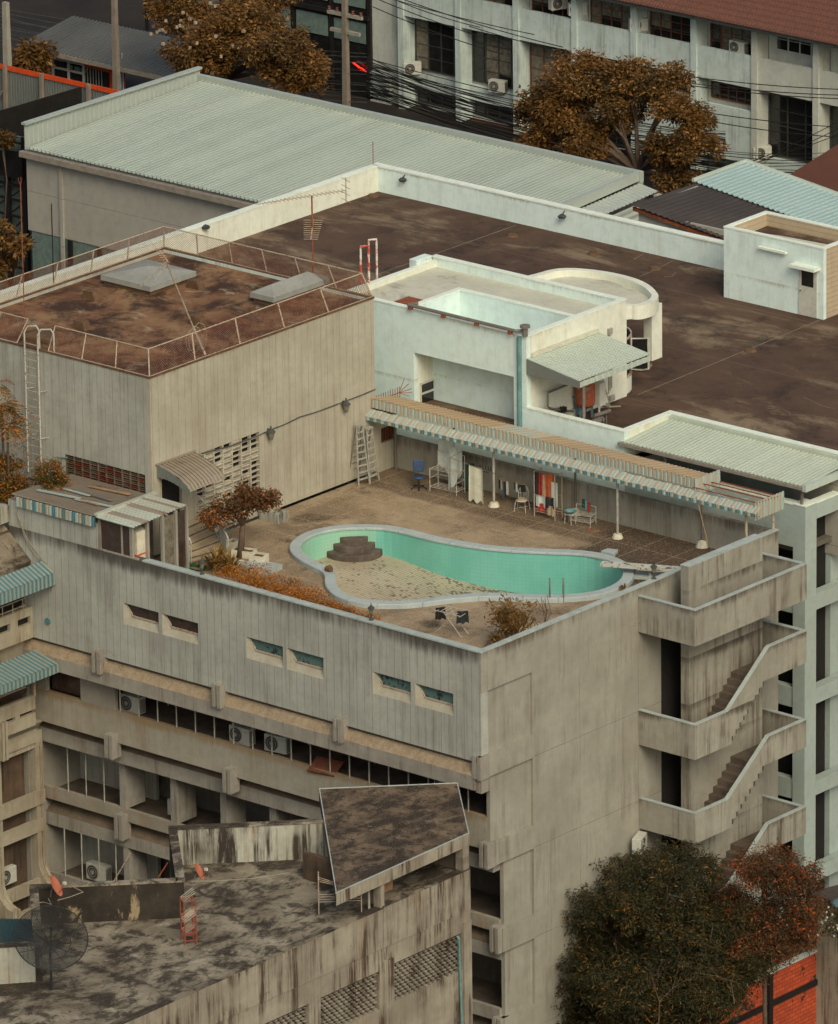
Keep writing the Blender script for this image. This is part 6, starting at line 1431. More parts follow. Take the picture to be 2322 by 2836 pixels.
m.path([P_(650,1330,.1), P_(650,1330,.75), P_(740,1330,.75), P_(740,1330,.1)], .05, 6); m.path([P_(690,1340,.1), P_(690,1340,1.0), P_(600,1330,.9)], .05, 6)
for x, y, h in ((690,1300,.6),(730,1330,.45),(760,1340,.8),(650,1320,.5)): m.obox(P_(x,y,h), .22, .2, .22, .5)
m.build('valves', 'pipe_blue', pu)
m = MB(); m.path([P_(850,1395,.3), P_(1040,1330,.3)], .09, 8); m.path([P_(830,1430,.15), P_(960,1400,.2)], .13, 8); m.tube(P_(930,1300,.5), P_(1030,1290,.35), .1, 8); m.tube(P_(1000,1400,0), P_(1000,1400,.35), .03, 5); m.tube(P_(965,1420,0), P_(965,1420,.35), .03, 5); m.build('pumps', 'pipe_grey', pu)
m = MB(); X_ = XR+.35; m.path([at(*kt(600,1255), X=X_), at(*kt(420,1235), X=X_), at(*kt(310,1215), X=X_), at(*kt(292,1190), X=X_), at(*kt(295,1030), X=X_), at(*kt(540,930), X=X_)], .05, 6); m.build('intake_pipe', 'pipe_grey', pu)
m = MB(); m.obox(at(*kt(470,1235), X=X_), .2, .35, .2); m.tube(at(*kt(445,1240), X=X_), at(*kt(445,1195), X=X_), .03); m.build('valve', 'black_plastic', pu)
p0, p1 = at(*kt(955,850), X=XR+.06), at(*kt(1045,1200), Z=ZW+.05); m = MB(); m.tube(p0, p1, .022, 5); d_ = Vector((.3,.34,0)); m.tube(p1-d_, p1+d_, .04, 5); tag(m.build('floor_squeegee', 'tan'), 'long handled squeegee leaning against the white side wall', 'squeegee')
p = at(*kt(1390,710), Z=ZW+.1); m = MB()
for k in range(5): m.path([(p.x+(.5+.05*k)*math.cos(a*.628), p.y+(.42-.04*k)*math.sin(a*.628), ZW+.05+.05*k) for a in range(10)], .025, 4, closed=True)
tag(m.build('hose_coil', 'tan'), 'coil of yellow hose lying behind the lean-to corner', 'hose')
# stair hut
hz = at(1522+1648/2.17, 1500/2.17, Y=hbr.y).z; hy = hbr.y; hx0, hx1 = hbl.x, hbr.x; hyb = at(1522+1310/2.17, 1275/2.17, Z=hz).y
hx2 = hx1+.0
t = thing('roof_hut', 'small white hut with a door at the far right of the dark roof', 'hut', ((hx0+hx1)/2, hy+1.5, ZW))
D1 = (at(*c6(1503,370), Y=hy).x, at(*c6(1611,390), Y=hy).x); DZ = at(*c6(1503,85), Y=hy).z
m = MB(); m.box(hx0, hy, ZW, hx1, hy+.2, hz); m.build('front_wall', 'white', t)
m = MB(); m.box(hx1-.2, hy+.2, ZW, hx1, hyb, hz); m.box(hx0, hy+.2, ZW, hx0+.2, hyb, hz); m.box(hx0+.2, hyb-.2, ZW, hx1-.2, hyb, hz); m.build('other_walls', concrete('hut_side', (.50,.40,.27), (.44,.35,.24), .5, (.3,.22,.14), .3, joints=[(2, .22, .02, 0)]), t)
m = MB()
for c in ((hx0-.02,hy-.02,hx1+.02,hy+.22),(hx1-.22,hy+.22,hx1+.02,hyb+.02),(hx0-.02,hy+.22,hx0+.22,hyb+.02),(hx0+.22,hyb-.22,hx1-.22,hyb+.02)): m.box(*c[:2], hz, *c[2:], hz+.06)
m.build('coping', 'white_top', t); box('hut_roof', 'white_roof', t, hx0+.2, hy+.2, hz-1.0, hx1-.2, hyb-.2, hz-.55)
m = MB(); m.prism([(hx0+.25,hyb-.25,hz-.54),(hx1-.25,hyb-.25,hz-.54),(hx1-.25,hyb-.7,hz-.54),(hx0+1.6,hyb-1.0,hz-.54),(hx0+.3,hyb-1.3,hz-.54)], (0,0,.012)); m.build('dirt_film', 'roof_dark', t)
dd = box('door', 'ac_white', t, D1[0], hy-.05, ZW+.02, D1[1], hy-.002, DZ); wz0 = at(*c6(1558,200), Y=hy).z; wz1 = at(*c6(1558,110), Y=hy).z
wx0, wx1 = at(*c6(1522,150), Y=hy).x, at(*c6(1593,150), Y=hy).x
box('door_glass', 'glass', dd, wx0, hy-.062, wz0, wx1, hy-.052, wz1); p = at(*c6(1508,226), Y=hy-.08); m = MB(); m.lathe(p, [(.001,-.04),(.045,0),(.001,.04)], 8); m.build('door_knob', 'lamp_metal', dd)
box('door_hood', 'white_top', t, D1[0]-.25, hy-.45, DZ+.06, D1[1]+.15, hy-.002, DZ+.19)
p = at(1522+1345/2.17, 1500/2.17, Y=hy-.1); tl = MB(); tl.box(p.x-.75, hy-.22, p.z-.05, p.x+.75, hy-.06, p.z+.05); tl.box(p.x-.05, hy-.12, p.z-.14, p.x+.2, hy-.002, p.z-.05); tag(tl.build('tube_lamp', 'white_top'), 'long tube lamp on the front wall of the white roof hut', 'lamp')
for k, (q, yy) in enumerate(((K(760,0,2.17)(780,1075), YB1-.08), (K(1522,0,2.17)(85,1295), YB1-.08))):
    p = at(*q, Y=yy); m = MB(); m.lathe(p-Vector((0,.1,.08)), [(.001,-.02),(.16,0),(.2,.08),(.1,.16),(.001,.18)], 10); m.tube(p+Vector((0,-.1,.08)), p+Vector((0,.1,.2)), .025, 4); tag(m.build('floodlight', 'lamp_metal'), ('first','second')[k]+' round lamp from the far corner along the back parapet', 'lamp', 'round lamps on the white parapet')
p = at(*K(0,0,2.17)(1237,1372), X=XB0+.4); m = MB(); m.lathe(p, [(.001,-.02),(.18,0),(.2,.1),(.001,.2)], 10); tag(m.build('floodlight', 'lamp_metal'), 'round lamp on the left white parapet beyond the chain link fence', 'lamp', 'round lamps on the white parapet')
# covered court at the right: canopy and tower frame
cn = thing('court_canopy', 'pale corrugated canopy along the front of the white building at the right', 'canopy', (-4, 21.5, 23.6))
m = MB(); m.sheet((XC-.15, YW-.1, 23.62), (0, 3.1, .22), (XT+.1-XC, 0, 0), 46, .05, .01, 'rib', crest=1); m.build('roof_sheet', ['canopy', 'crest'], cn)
m = MB(); m.box(XC-.2, YW-.2, 23.48, XT, YW-.08, 23.6); m.build('gutter', 'gutter', cn)
m = MB(); m.box(XT-.06, YW-.15, 23.42, XT+.14, 23.05, 23.70); m.build('verge', 'leanto', cn); m = MB(); m.box(XC, 22.9, 23.82, XT+.1, 23.09, 23.98); m.build('flashing', 'canopy', cn)
m = MB(); m.tube((XT-.25, YW+.1, 22.73), (XT-.25, YW+.1, 23.5), .07, 8); m.build('post', 'pipe_grey', cn); m = MB(); m.tube((-6.9, YW+.1, 21.0), (-6.9, YW+.1, 23.5), .07, 8); m.build('post', 'pipe_grey', cn)
box('court_back', 'conc_coping', wb, XC, 22.6, 20, XT-2.4, 22.8, 23.75); box('court_back', 'wh_wall', wb, XT-2.4, 22.3, 20, XT+.2, 22.5, 23.75); box('court_floor', 'room_wall', wb, XC, YW+.3, 20.6, XT-.4, 22.6, 20.8)
# tower frame
levels = [22.73, 18.55+.4, 15.15, 11.35, 7.6, 3.8]
pl_ = []
m = MB(); m.box(XC+.02, YW, 20.9, XT-.62, YW+.4, 22.70); m.build('frame_beam', 'tower', wb)
m = MB(); m.box(XT-.62, YW, 0, XT, YW+.75, 22.73); m.build('frame_column', 'tower', wb)
m = MB(); m.box(XT-2.9, YW, 0, XT-2.3, YW+.4, 20.9); m.build('frame_column', 'tower', wb)
bz = [at(2264, y_, X=XT).z for y_ in (1405+15, 1436, 1645, 1688, 1905, 1948, 2162, 2201)]
ty = YW+.75
m = MB(); m.box(XT-.35, ty, bz[1], XT, 26.5, 22.70); m.build('frame_beam', 'tower', wb)
for z0, z1 in ((bz[3], bz[2]), (bz[5], bz[4]), (bz[7], bz[6]), (bz[7]-3.8, bz[6]-3.8), (.1,.8)):
    m = MB(); m.box(XT-.45, ty, z0, XT, 26.5, z1); m.build('frame_beam', 'tower', wb)
    m = MB(); m.box(XC, YW+.05, z0-.1, XT-.62, YW+.4, z0+.75); m.build('frame_beam', 'tower', wb)
m = MB(); m.box(XT-.9, 22.35, 0, XT-.5, 26.5, 22.6); m.build('inner_wall', 'tower', wb)
box('inner_dark', 'dark', wb, XT-.8, YW+.9, 0, XT-.75, 22.34, 22.5); box('inner_dark', 'dark', wb, XC, YW+1.0, 0, XT-.6, YW+1.1, 20.5)
box('tower_cap', 'white_top', wb, XT-.64, YW-.02, 22.73, XT+.02, YW+.77, 22.78)
m = MB(); m.box(XC+.02, YW-.02, 22.70, XT-.64, YW+.42, 22.76); m.box(XT-.37, ty+.02, 22.7, XT+.02, 26.5, 22.76); m.build('tower_cap', 'white_top', wb)
# ================================================================== METAL WAREHOUSE
YH = 72.0
el = at(72, 408, Y=YH); er = at(719, 560, Y=YH); XH = el.x; ZE = el.z
fa = at(553, 190, X=XH); YH2 = fa.y; ZR2 = fa.z; xr_ = at(1782, 461, Y=YH2).x
wh = thing('metal_warehouse', 'long warehouse with a pale ribbed metal roof behind the white building', 'warehouse', ((XH+xr_)/2, (YH+YH2)/2, 0))
ZR2 -= .55; zt_ = ZE+1.3
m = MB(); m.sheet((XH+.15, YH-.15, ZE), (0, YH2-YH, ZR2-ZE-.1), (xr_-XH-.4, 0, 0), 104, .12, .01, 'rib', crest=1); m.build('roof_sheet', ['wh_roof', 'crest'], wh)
zbw = at(130, 648, Y=YH).z; box('front_wall', 'wh_wall', wh, XH, YH, zbw, xr_, YH+.2, ZE-.1); box('back_wall', 'wh_wall', wh, XH, YH2-.2, 0, xr_, YH2, ZR2-.3)
m = MB(); m.box(XH+2.4, YH-.12, 0, XH+2.62, YH-.005, ZE-.3); m.build('pilaster', 'wh_wall', wh)
m = MB(); m.box(XH-.1, YH-.45, ZE-.42, xr_, YH-.16, ZE-.12); m.build('gutter', 'gutter', wh)
zfl = at(73.7, 338.7, Y=YH).z; m = MB(); m.sheet((XH, YH-.1, ZE-.1), (0, 0, zfl-ZE), (0, YH2-YH+.1, 0), 38, .04, .02); m.build('left_parapet', 'wh_trim', wh)
m = MB(); m.prism([(XH-.1,YH-.2,zfl-.1),(XH-.1,YH2,zfl-.1),(XH-.1,YH2,zfl+.02),(XH-.1,YH-.2,zfl+.02)], (.3,0,0)); m.build('parapet_cap', 'wh_trim', wh)
m = MB(); m.box(XH, YH2-.25, ZR2-.3, xr_, YH2+.05, ZR2+.28); m.build('back_flashing', 'wh_trim', wh)
m = MB(); m.prism([(xr_-.35,YH-.2,ZE+.25),(xr_-.35,YH2,ZR2+.3),(xr_-.35,YH2,ZR2-.2),(xr_-.35,YH-.2,ZE-.3)], (.25,0,0)); m.build('right_flashing', 'wh_trim', wh)
# lower strip roof and ribbed end wall
m = MB(); m.sheet((xr_-.1, YH-.5, ZE-.35), (1.25, 0, -.2), (0, YH2-YH+.3, ZR2-ZE), 44, .04, .01); m.build('side_roof', 'wh_trim', wh)
xw_ = xr_+1.1; ydiv = at(1855-178, 600, X=xw_).y
m = MB(); m.sheet((xw_, YH-.4, 3.2), (0, YH2-YH, ZR2-ZE), (0, 0, ZE-4.0), 16, .10, .02); m.build('ribbed_wall', 'wh_trim', wh)
m = MB(); 
for y in (YH-.4, (YH+YH2)/2-.2, YH2-.5): m.box(xw_-.02, y, 0, xw_+.2, y+.4, ZE-.65+(ZR2-ZE)*(y-YH)/(YH2-YH))
m.build('corner_trim', 'wh_trim', wh); box('end_wall', 'wh_wall', wh, xr_-.2, YH+.2, 0, xr_, YH2-.2, ZE-.4); box('door_dark', 'dark', wh, xw_-.04, YH+.5, 0, xw_-.02, (YH+YH2)/2-.3, 3.2)
box('base_wall', 'panel_teal', wh, XH+.2, YH+.05, 0, XH+16, YH+.15, zbw)
for k in range(5): box('dark_frame', 'black_steel', wh, XH+2.9+k*2.1, YH-.12, 0, XH+3.2+k*2.1, YH-.03, zbw); box('dark_frame', 'black_steel', wh, XH+3.2+k*2.1, YH-.1, zbw*.62, XH+5.0+k*2.1, YH-.05, zbw*.66)
# ================================================================== SMALL HOUSES BETWEEN
kh = K(1500,380,1.643)
dz_ = 9.0
Yd = 62.0
dl = at(*kh(402,308), Y=Yd); dr = at(*kh(832,465), Y=Yd); 
dh = thing('dark_roof_house', 'house with a dark corrugated asbestos roof behind the white parapet', 'house', (dl.x+4, Yd+3, 0))
bl_ = at(*kh(402,308), Y=Yd); tl_ = at(*kh(685,215), X=bl_.x); ln_ = (tl_.y-Yd)
dsl = (dr.z-dl.z)/(dr.x-dl.x)*14; print('dsl', dsl); kk_ = 1+1.2/ln_; m = MB(); m.sheet(bl_, (0, ln_*kk_, (tl_.z-bl_.z)*kk_-.0), (14, 0, dsl), 40, .06, .01, 'wave'); m.build('roof_sheet', 'dark_sheet', dh)
m = MB(); m.box(bl_.x+.3, Yd+.3, 0, bl_.x+14, Yd+.5, bl_.z-.35); m.build('front_wall', 'wh_wall', dh)
m = MB(); m.prism([(bl_.x+.1,Yd+.1,bl_.z-.1),(bl_.x+14,Yd+.1,bl_.z-.1+dsl),(bl_.x+14,Yd+.1,bl_.z-.3+dsl),(bl_.x+.1,Yd+.1,bl_.z-.28)], (0,.1,0)); m.build('eave_board', 'rust', dh)
box('side_wall', 'wh_wall', dh, bl_.x+.3, Yd+.5, 0, bl_.x+.5, tl_.y, bl_.z-.1)
ah = thing('aqua_roof_house', 'house with a pale aqua corrugated roof next to the dark roof', 'house', (tl_.x+6, tl_.y+3, 0))
al_ = at(*kh(690,213), Y=tl_.y+.2); ap = at(*kh(932,125), X=al_.x); la_ = ap.y-al_.y
m = MB(); m.sheet(al_+Vector((0,0,.15)), (0, la_, ap.z-al_.z), (9.3, 0, dsl*.66), 30, .05, .01); m.build('roof_sheet', 'aqua_sheet', ah)
sl_ = (ap.z-al_.z)/la_; m = MB(); m.sheet(al_+Vector((9.32,-7,-7*sl_-.1+dsl*.66)), (0, la_+6.9, (la_+6.9)*sl_), (14, 0, dsl), 42, .05, .01); m.build('roof_sheet', 'aqua_sheet', ah)
m = MB(); m.tube(ap+Vector((0,0,.2)), ap+Vector((23,0,dsl*1.6)), .12, 5); m.tube(al_+Vector((0,0,.2)), ap+Vector((0,0,.2)), .1, 5); m.build('ridge_cap', 'leanto', ah)
box('body_wall', 'wh_wall', ah, al_.x+.3, al_.y+.3, 0, al_.x+19, ap.y-.2, al_.z-1.2)
ks = K(1522,0,2.17)
rp = [at(*ks(*q), Z=7.0) for q in ((1415,1070),(1790,830),(1900,1300))]
rh = thing('rust_roof_house', 'house with a plain red brown sloping roof at the right edge', 'house', rp[0]+Vector((6,4,-7)))
ra = at(*ks(1410,1070), Y=94); rb = at(*ks(1736,865), X=ra.x+0)
m = MB(); q0 = ra; q1 = at(*ks(1760,850), X=ra.x); m.prism([q0, q1, q1+Vector((16,0,-1.0)), q0+Vector((16,0,-1.0))], (0,0,-.2)); m.build('roof_plane', 'rust_roof', rh); box('body_wall', 'wh_wall', rh, q0.x+.5, q0.y+.5, 0, q0.x+15, min(q1.y, q0.y+6)-.5, q0.z-1.3)
# ================================================================== WHITE TEACHING BLOCK AT THE BACK
YS = 116.0
kq = K(1860,0,2.134); kp = K(900,0,1.972); ko = K(1400,0,2.143)
sc = thing('office_block', 'long white office block with a red tiled roof along the street at the back', 'building', (-85, YS+4, 0))
px = [at(*q, Y=YS).x for q in (kp(404,300), kp(669,300), kp(990,300), ko(364,200), ko(720,150), kq(95,200), kq(467,300), kq(840,400))]
stp = (px[-1]-px[0])/7; PX = [px[0]+stp*i for i in range(9)]
Z = lambda q, Y=YS: at(*q, Y=Y).z
zA1 = (Z(kq(446,330))); zA0 = Z(kq(446,520)); zEave = Z(kq(446,140)); zB = Z(kq(820,600)); 
zW2t = Z(kp(440,95), YS+1); zW2b = Z(kp(650,350), YS+1); zSill = Z(kp(440,300), YS+1)
XE = PX[0]
FL = dict()
m = MB()
wd_ = 1.05
# balcony walls between pillars
for i in range(8):
    x0, x1 = PX[i]+.35, PX[i+1]-.0
    mt_ = 'white_dirty' if i < 5 else 'school_x' if i > 5 else 'white_dirty'
    box('balcony_wall', mt_, sc, x0, YS+.12, zA0, x1, YS+.3, zA1)
    if i == 5 or i == 4: box('balcony_wall', 'white_dirty', sc, x0, YS+.1, 1.2, x1, YS+.3, zA0-1.35)
    box('back_wall', 'school_x', sc, x0, YS+wd_+.05, 0, x1, YS+wd_+.3, zEave+.4)
    # top row windows
    yw = YS+wd_
    def window(nm, a, b, z0, z1, cols, rows, fmat, gmat='glass', curt=True):
        f = MB(); f.box(a, yw-.04, z0, b, yw, z0+.08); f.box(a, yw-.04, z1-.08, b, yw, z1)
        for c in range(cols+1): xx = a+(b-a)*c/cols; f.box(xx-.035, yw-.05, z0+.08, xx+.035, yw, z1-.08)
        for r in range(1, rows): zz = z0+(z1-z0)*r/rows; f.box(a, yw-.045, zz-.02, b, yw-.002, zz+.02)
        o = f.build(nm, fmat, sc); box('pane', gmat, o, a+.02, yw+.0, z0+.02, b-.02, yw+.03, z1-.02)
        if curt:
            for c in range(cols):
                if random.random() < .6: w_ = (b-a)/cols; box('curtain', 'curtain', o, a+w_*c+.05, yw-.012, z0+.12+random.choice((0,.6)), a+w_*(c+1)-.05, yw-.003, z1-.12)
    if i < 6: window('window', x0+.25, x1-.02, zA1-.4, zEave-.55, 5, 3, 'wood')
    elif i == 6: window('window', x0+.6, x1-.1, zA1+.35, zA1+1.7, 4, 2, 'ac_white', curt=False)
    else: window('window', x0+.8, x1-.1, zA1+.1, zA1+1.7, 2, 1, 'rail', curt=False)
    # second row
    if i in (0, 1, 2, 3): window('window', x0+.08, x1-.02, zA0-3.35, zA0-.25, 4, 4, 'wood' if i > 1 else 'lamp_metal'); box('sill_wall', 'white_dirty', sc, x0, YS+.75, zA0-4.4, x1, YS+1.0, zA0-3.5); window('low_window', x0+.2, x1-.1, zA0-5.3, zA0-4.55, 4, 1, 'lamp_metal', curt=False)
    elif i in (6, 7): window('dark_window', x0+.1, x1-.02, zA0-3.9, zA0-.35, 3, 4, 'lamp_metal', 'glass', False); box('sill_wall', 'white_dirty', sc, x0, YS+.75, zA0-5.1, x1, YS+1.0, zA0-4.0); window('low_window', x0+.3, x1, zA0-6.2, zA0-5.3, 3, 1, 'black_steel', curt=False)
    else: window('window', x0+.3, x1-.05, zA0-1.3, zA0-.35, 6, 1, 'wood')
for i, x in enumerate(PX): 
    m = MB(); m.box(x-.05, YS, 0, x+.35, YS+wd_, zEave); m.build('pillar', 'school_x' if i > 5 else 'white_dirty', sc)
for x, zt__ in ((PX[0]+.2,5.1),(PX[1]+.2,4.6),(PX[2]+.2,4.4)): pass
for i in range(3):
    m = MB(); m.prism([(PX[i]+.6,YS+.7,zA0-5.5),(PX[i+1]-.2,YS+.7,zA0-5.5),(PX[i+1]-.2,YS-1.6,zA0-7.3),(PX[i]+.6,YS-1.6,zA0-7.3)], (0,0,-.1)); m.build('shop_awning', 'rust_roof' if i else 'dark_sheet', sc)
m = MB(); m.box(PX[0]-.6, YS-.9, zEave-.05, PX[8]+3, YS+1.2, zEave+.15); m.build('eave', 'lamp_metal', sc)
m = MB(); xe_ = at(*K(1522,0,2.17)(600,0), Y=YS-.9).x-3
m.sheet((xe_, YS-.95, zEave+.15), (0, 9.5, 4.6), (PX[8]+6-xe_, 0, 0), 110, .09, .02, 'wave'); m.build('tiled_roof', 'tile_roof', sc)
m = MB(); m.box(PX[0]-.5, YS+.05, zEave-.2, xe_+4, YS+.9, zEave+1.8); m.build('upper_fascia', 'white_dirty', sc)
box('gable_wall', 'school_x', sc, PX[0]-3.1, YS+.6, 0, PX[0]-.05, YS+1.1, zEave+3)
# glass fronted building left of it
gx1_ = at(1030, 150, Y=YS+.5).x; gx0 = at(700, 60, Y=YS+.5).x-2
gb = thing('glass_building', 'dark glass fronted building with pale panels left of the white office block', 'building', ((gx0+gx1_)/2, YS+3, 0))
gz = lambda y: at(1000, y, Y=YS+.5).z
m = MB(); m.box(gx0, YS+.5, 0, gx1_, YS+.8, gz(-60)); m.build('glass_front', 'glass', gb)
for k in range(7): x = gx1_-.1-k*2.9; box('mullion', 'black_steel', gb, x-.12, YS+.38, 0, x+.12, YS+.49, gz(-60))
for z0, z1 in ((gz(118), gz(62)), (gz(20), gz(-40))):
    for k in range(6): x = gx1_-.3-k*2.9; box('panel', 'panel_teal', gb, x-2.5, YS+.42, z0, x-.1, YS+.48, z1)
box('ledge', 'black_steel', gb, gx0, YS+.2, gz(50), gx1_, YS+.37, gz(38))
m = MB()
for k in range(10): z = gz(180)-.28*k-.2; m.box(gx1_+.1, YS+.2, z-.06, gx1_+1.6, YS+.55, z+.05)
m.build('concrete_louvre', 'conc_coping', gb)
rn = MB(); p = at(1003, 195, Y=YS+.3)
for k in range(6): rn.tube(p+Vector((-.7+.14*k,-.02,.35-.05*k+random.uniform(-.15,.15))), p+Vector((-.35+.14*k,-.02,.2-.05*k+random.uniform(-.1,.1))), .022, 4)
gm, gt_, gbs = nt('neon_red'); gbs.inputs['Base Color'].default_value = (.8,.03,.02,1); gbs.inputs['Emission Color'].default_value = (1,.02,.01,1); gbs.inputs['Emission Strength'].default_value = 2.5
M['neon_red'] = gm; tag(rn.build('neon_sign', 'neon_red'), 'small glowing red neon sign on the dark glass front', 'sign')
AC = [(ko(432,95),.9,'side on air conditioner high beside the second pillar left of the tree top'), (ko(795,190),.9,'side on air conditioner above the dark stains on the balcony wall'), (kq(385,322),0,'large front facing air conditioner on the balcony below the tiled roof'), (kq(540,945),.9,'air conditioner with a red stripe low by the thick pillar'), (kp(938,510),.2,'air conditioner on a bracket left of the round tree'), (kp(480,412),.9,'grimy air conditioner behind the cable bundle under the tall window'), (ko(325,60),1.2,'air conditioner cut by the top edge above the stained balcony wall')]
for q, rz, lab in AC: p = at(*q, Y=YS+.35); ac(p-Vector((0,0,0)), rz, lab, 1.15, 'air conditioner units on the white office block')
# ================================================================== KIOSK, HOARDING, POSTS AND CABLES (top left)
ki = K(0,0,2.348)
YK = at(*ki(450,520), Z=1.0).y; 
kz = lambda x, y: at(*ki(x, y), Y=YK)
a, b = kz(340,480), kz(560,535); t = thing('ticket_kiosk', 'small kiosk with white framed windows and an orange band under a grey roof', 'kiosk', (a.x+2, YK, 0))
xk0, xk1 = a.x, kz(760,500).x; zk = kz(345,350).z
box('wall', 'orange_paint', t, xk0-.15, YK+.02, 0, xk1, YK+.2, zk+.1); box('room_dark', 'dark', t, kz(555,420).x, YK-.02, .1, xk1-.6, YK+.01, kz(600,425).z-.2)
f = MB(); wx = [kz(348,400).x, kz(450,430).x, kz(548,440).x]; wz = [kz(548,528).z, kz(548,465).z, kz(548,420).z]; w0z, w1z = kz(450,515).z, kz(450,400).z
for x in wx: f.box(x-.07, YK-.1, w0z-.1, x+.07, YK-.02, w1z+.1)
for z in (w0z-.1, (w0z+w1z)/2, w1z): f.box(wx[0], YK-.09, z-.03, wx[2], YK-.03, z+.09)
wn = f.build('window', 'ac_white', t); box('pane', 'glass', wn, wx[0], YK-.03, w0z, wx[2], YK-.021, w1z)
m = MB(); p = kz(467,436)
m.tube((p.x,YK-.055,p.z),(p.x,YK-.045,p.z),.13,12); m.box(p.x+.25,YK-.055,p.z-.14,p.x+.65,YK-.045,p.z+.12); m.box(p.x+.75,YK-.055,p.z-.14,p.x+1.2,YK-.045,p.z+.1); m.build('stickers', 'panel_teal', wn)
m = MB(); x = kz(560,440).x
while x < xk1-1.0: m.tube((x,YK-.12,.2),(x,YK-.12,kz(600,430).z-.1),.025,4); x += .22
m.build('bars', 'rail', t)
m = MB(); e0 = kz(215,310); e1 = kz(740,428); m.sheet((e0.x, YK-1.2, zk+.55), (0, 4.6, .75), (kz(940,400).x+3-e0.x, 0, 0), 40, .06, .01); m.build('roof', 'kiosk_roof', t)
m = MB(); m.box(e0.x, YK-1.25, zk+.3, kz(940,400).x+3, YK-1.1, zk+.56); m.build('fascia', 'gutter', t)
# thai flag
p = kz(815,580); fl = thing('flag', 'small red white and blue striped flag hanging beside the kiosk', 'flag', p)
m = MB(); m.tube(p-Vector((.1,.3,.5)), p+Vector((.1,-.3,2.3)), .03, 4); m.build('pole', 'rail', fl)
m = MB()
for k, mm in enumerate((0,1,2,1,0)): m.m = mm; w_ = .09; m.box(p.x-.15+k*w_, p.y-.34, p.z+.1-.05*k, p.x-.15+(k+1)*w_-.002, p.y-.31, p.z+2.0-.12*k)
m.build('cloth', ['cloth_red', 'cloth_white', 'cloth_blue'], fl)
# corrugated hoarding with orange top band
YG = YK-6.5
g0_ = at(*ki(0,415), Y=YG); g1_ = at(*ki(790,590), Y=YG)
ho = thing('hoarding', 'tall grey corrugated hoarding with a bright orange top band', 'fence', ((g0_.x+g1_.x)/2, YG, 0))
dxh = g1_.x-g0_.x; m = MB(); m.sheet((g0_.x-3, YG, 0), (0,0,g0_.z-.2), (dxh+6, 0, (g1_.z-g0_.z)*1.0), 74, .07, .02); m.build('panels', 'grey_sheet', ho)
m = MB(); m.prism([(g0_.x-3,YG-.1,g0_.z-.25),(g1_.x+3,YG-.1,g1_.z-.25),(g1_.x+3,YG-.1,g1_.z+.02),(g0_.x-3,YG-.1,g0_.z+.05)], (0,.05,0)); m.build('orange_band', 'orange_paint', ho)
for q in (ki(265,560), ki(570,600), ki(30,600)): x = at(*q, Y=YG-.3).x; m = MB(); m.box(x-.1, YG-.32, 0, x+.1, YG-.12, g0_.z-.25+(g1_.z-g0_.z)*(x-g0_.x)/dxh+.3); m.tube((x,YG-.25,g0_.z-1.2),(x-1.9,YG-.25,g0_.z-4),.06,4); m.build('post', 'pole_conc', ho)
# black netting wall and black steel frame
ne = thing('netting_screen', 'black netting screen standing in front of the corrugated hoarding', 'screen', at(100, 320, Y=YH+8))
YN2 = YH2+1.5; Xn = at(*ki(525,600), Y=YN2).x
n1, n0 = at(*ki(525,562), X=Xn), at(*ki(0,712), X=Xn)
m = MB(); m.prism([(Xn, n0.y-3, n0.z), n1, (Xn, n1.y, n1.z-5), (Xn, n0.y-3, n0.z-4.2)], (.08,0,0)); m.build('net', 'net', ne)
kfz = K(0,400,2.0067)
YL = YH+1.5
fr = thing('steel_billboard_frame', 'black steel lattice frame with pale panels left of the warehouse', 'frame', at(40, 600, Y=YL))
x0_, x1_ = at(0, 600, Y=YL).x-4, at(76, 600, Y=YL).x
zz = lambda y: at(50, y, Y=YL).z
box('pale_panel', 'panel_teal', fr, x0_, YL+.4, 0, x1_, YL+.5, zz(385))
m = MB(); xs2 = [at(24, 600, Y=YL).x, x1_-.1, at(-30,600,Y=YL).x]
for x in xs2: m.box(x-.14, YL-.1, 0, x+.14, YL+.12, zz(375))
zz_ = [zz(v) for v in (740, 690, 645, 600, 555, 515, 475, 430, 395)]
for i, z in enumerate(zz_):
    m.box(x0_, YL-.05, z-.06, x1_, YL+.05, z+.06)
    if i and i < 7: m.tube((xs2[0],YL,zz_[i-1]),(xs2[1],YL,z),.06,4); m.tube((xs2[2],YL,zz_[i-1]),(xs2[0],YL,z),.06,4)
m.build('lattice', 'black_steel', fr); m = MB(); m.prism([(x0_,YL-.3,zz(478)),(x1_,YL-.3,zz(492)),(x1_,YL-.3,zz(412)),(x0_,YL-.3,zz(450))], (0,.1,0)); m.build('net_cover', 'net', fr)
# ------------------------------------------------------------------ utility poles and cables
def pole(lab, q, Y, ztop, r=.17, mat='pole_conc', arms=True, group='concrete utility poles'):
    x = at(*q, Y=Y).x; t = thing('utility_pole', lab, 'pole', (x, Y, 0), group=group); m = MB(); m.add([(x-r*1.1,Y-r,0),(x+r*1.1,Y-r,0),(x+r*1.1,Y+r,0),(x-r*1.1,Y+r,0),(x-r*.8,Y-r*.7,ztop),(x+r*.8,Y-r*.7,ztop),(x+r*.8,Y+r*.7,ztop),(x-r*.8,Y+r*.7,ztop)], [(0,3,2,1),(4,5,6,7),(0,1,5,4),(1,2,6,5),(2,3,7,6),(3,0,4,7)]); m.build('shaft', mat, t)
    if arms:
        m = MB(); m.box(x-1.3, Y-.08, ztop-1.4, x+1.3, Y+.08, ztop-1.2); m.box(x-1.1, Y-.08, ztop-2.4, x+1.1, Y+.08, ztop-2.2); m.build('crossarm', 'pole_pale', t)
        for k in range(5): xx = x-1.2+.6*k; m = MB(); m.lathe((xx,Y,ztop-1.2), [(.06,0),(.1,.08),(.06,.14),(.1,.2),(.001,.26)], 8); m.build('insulator', 'wood', t)
    return x
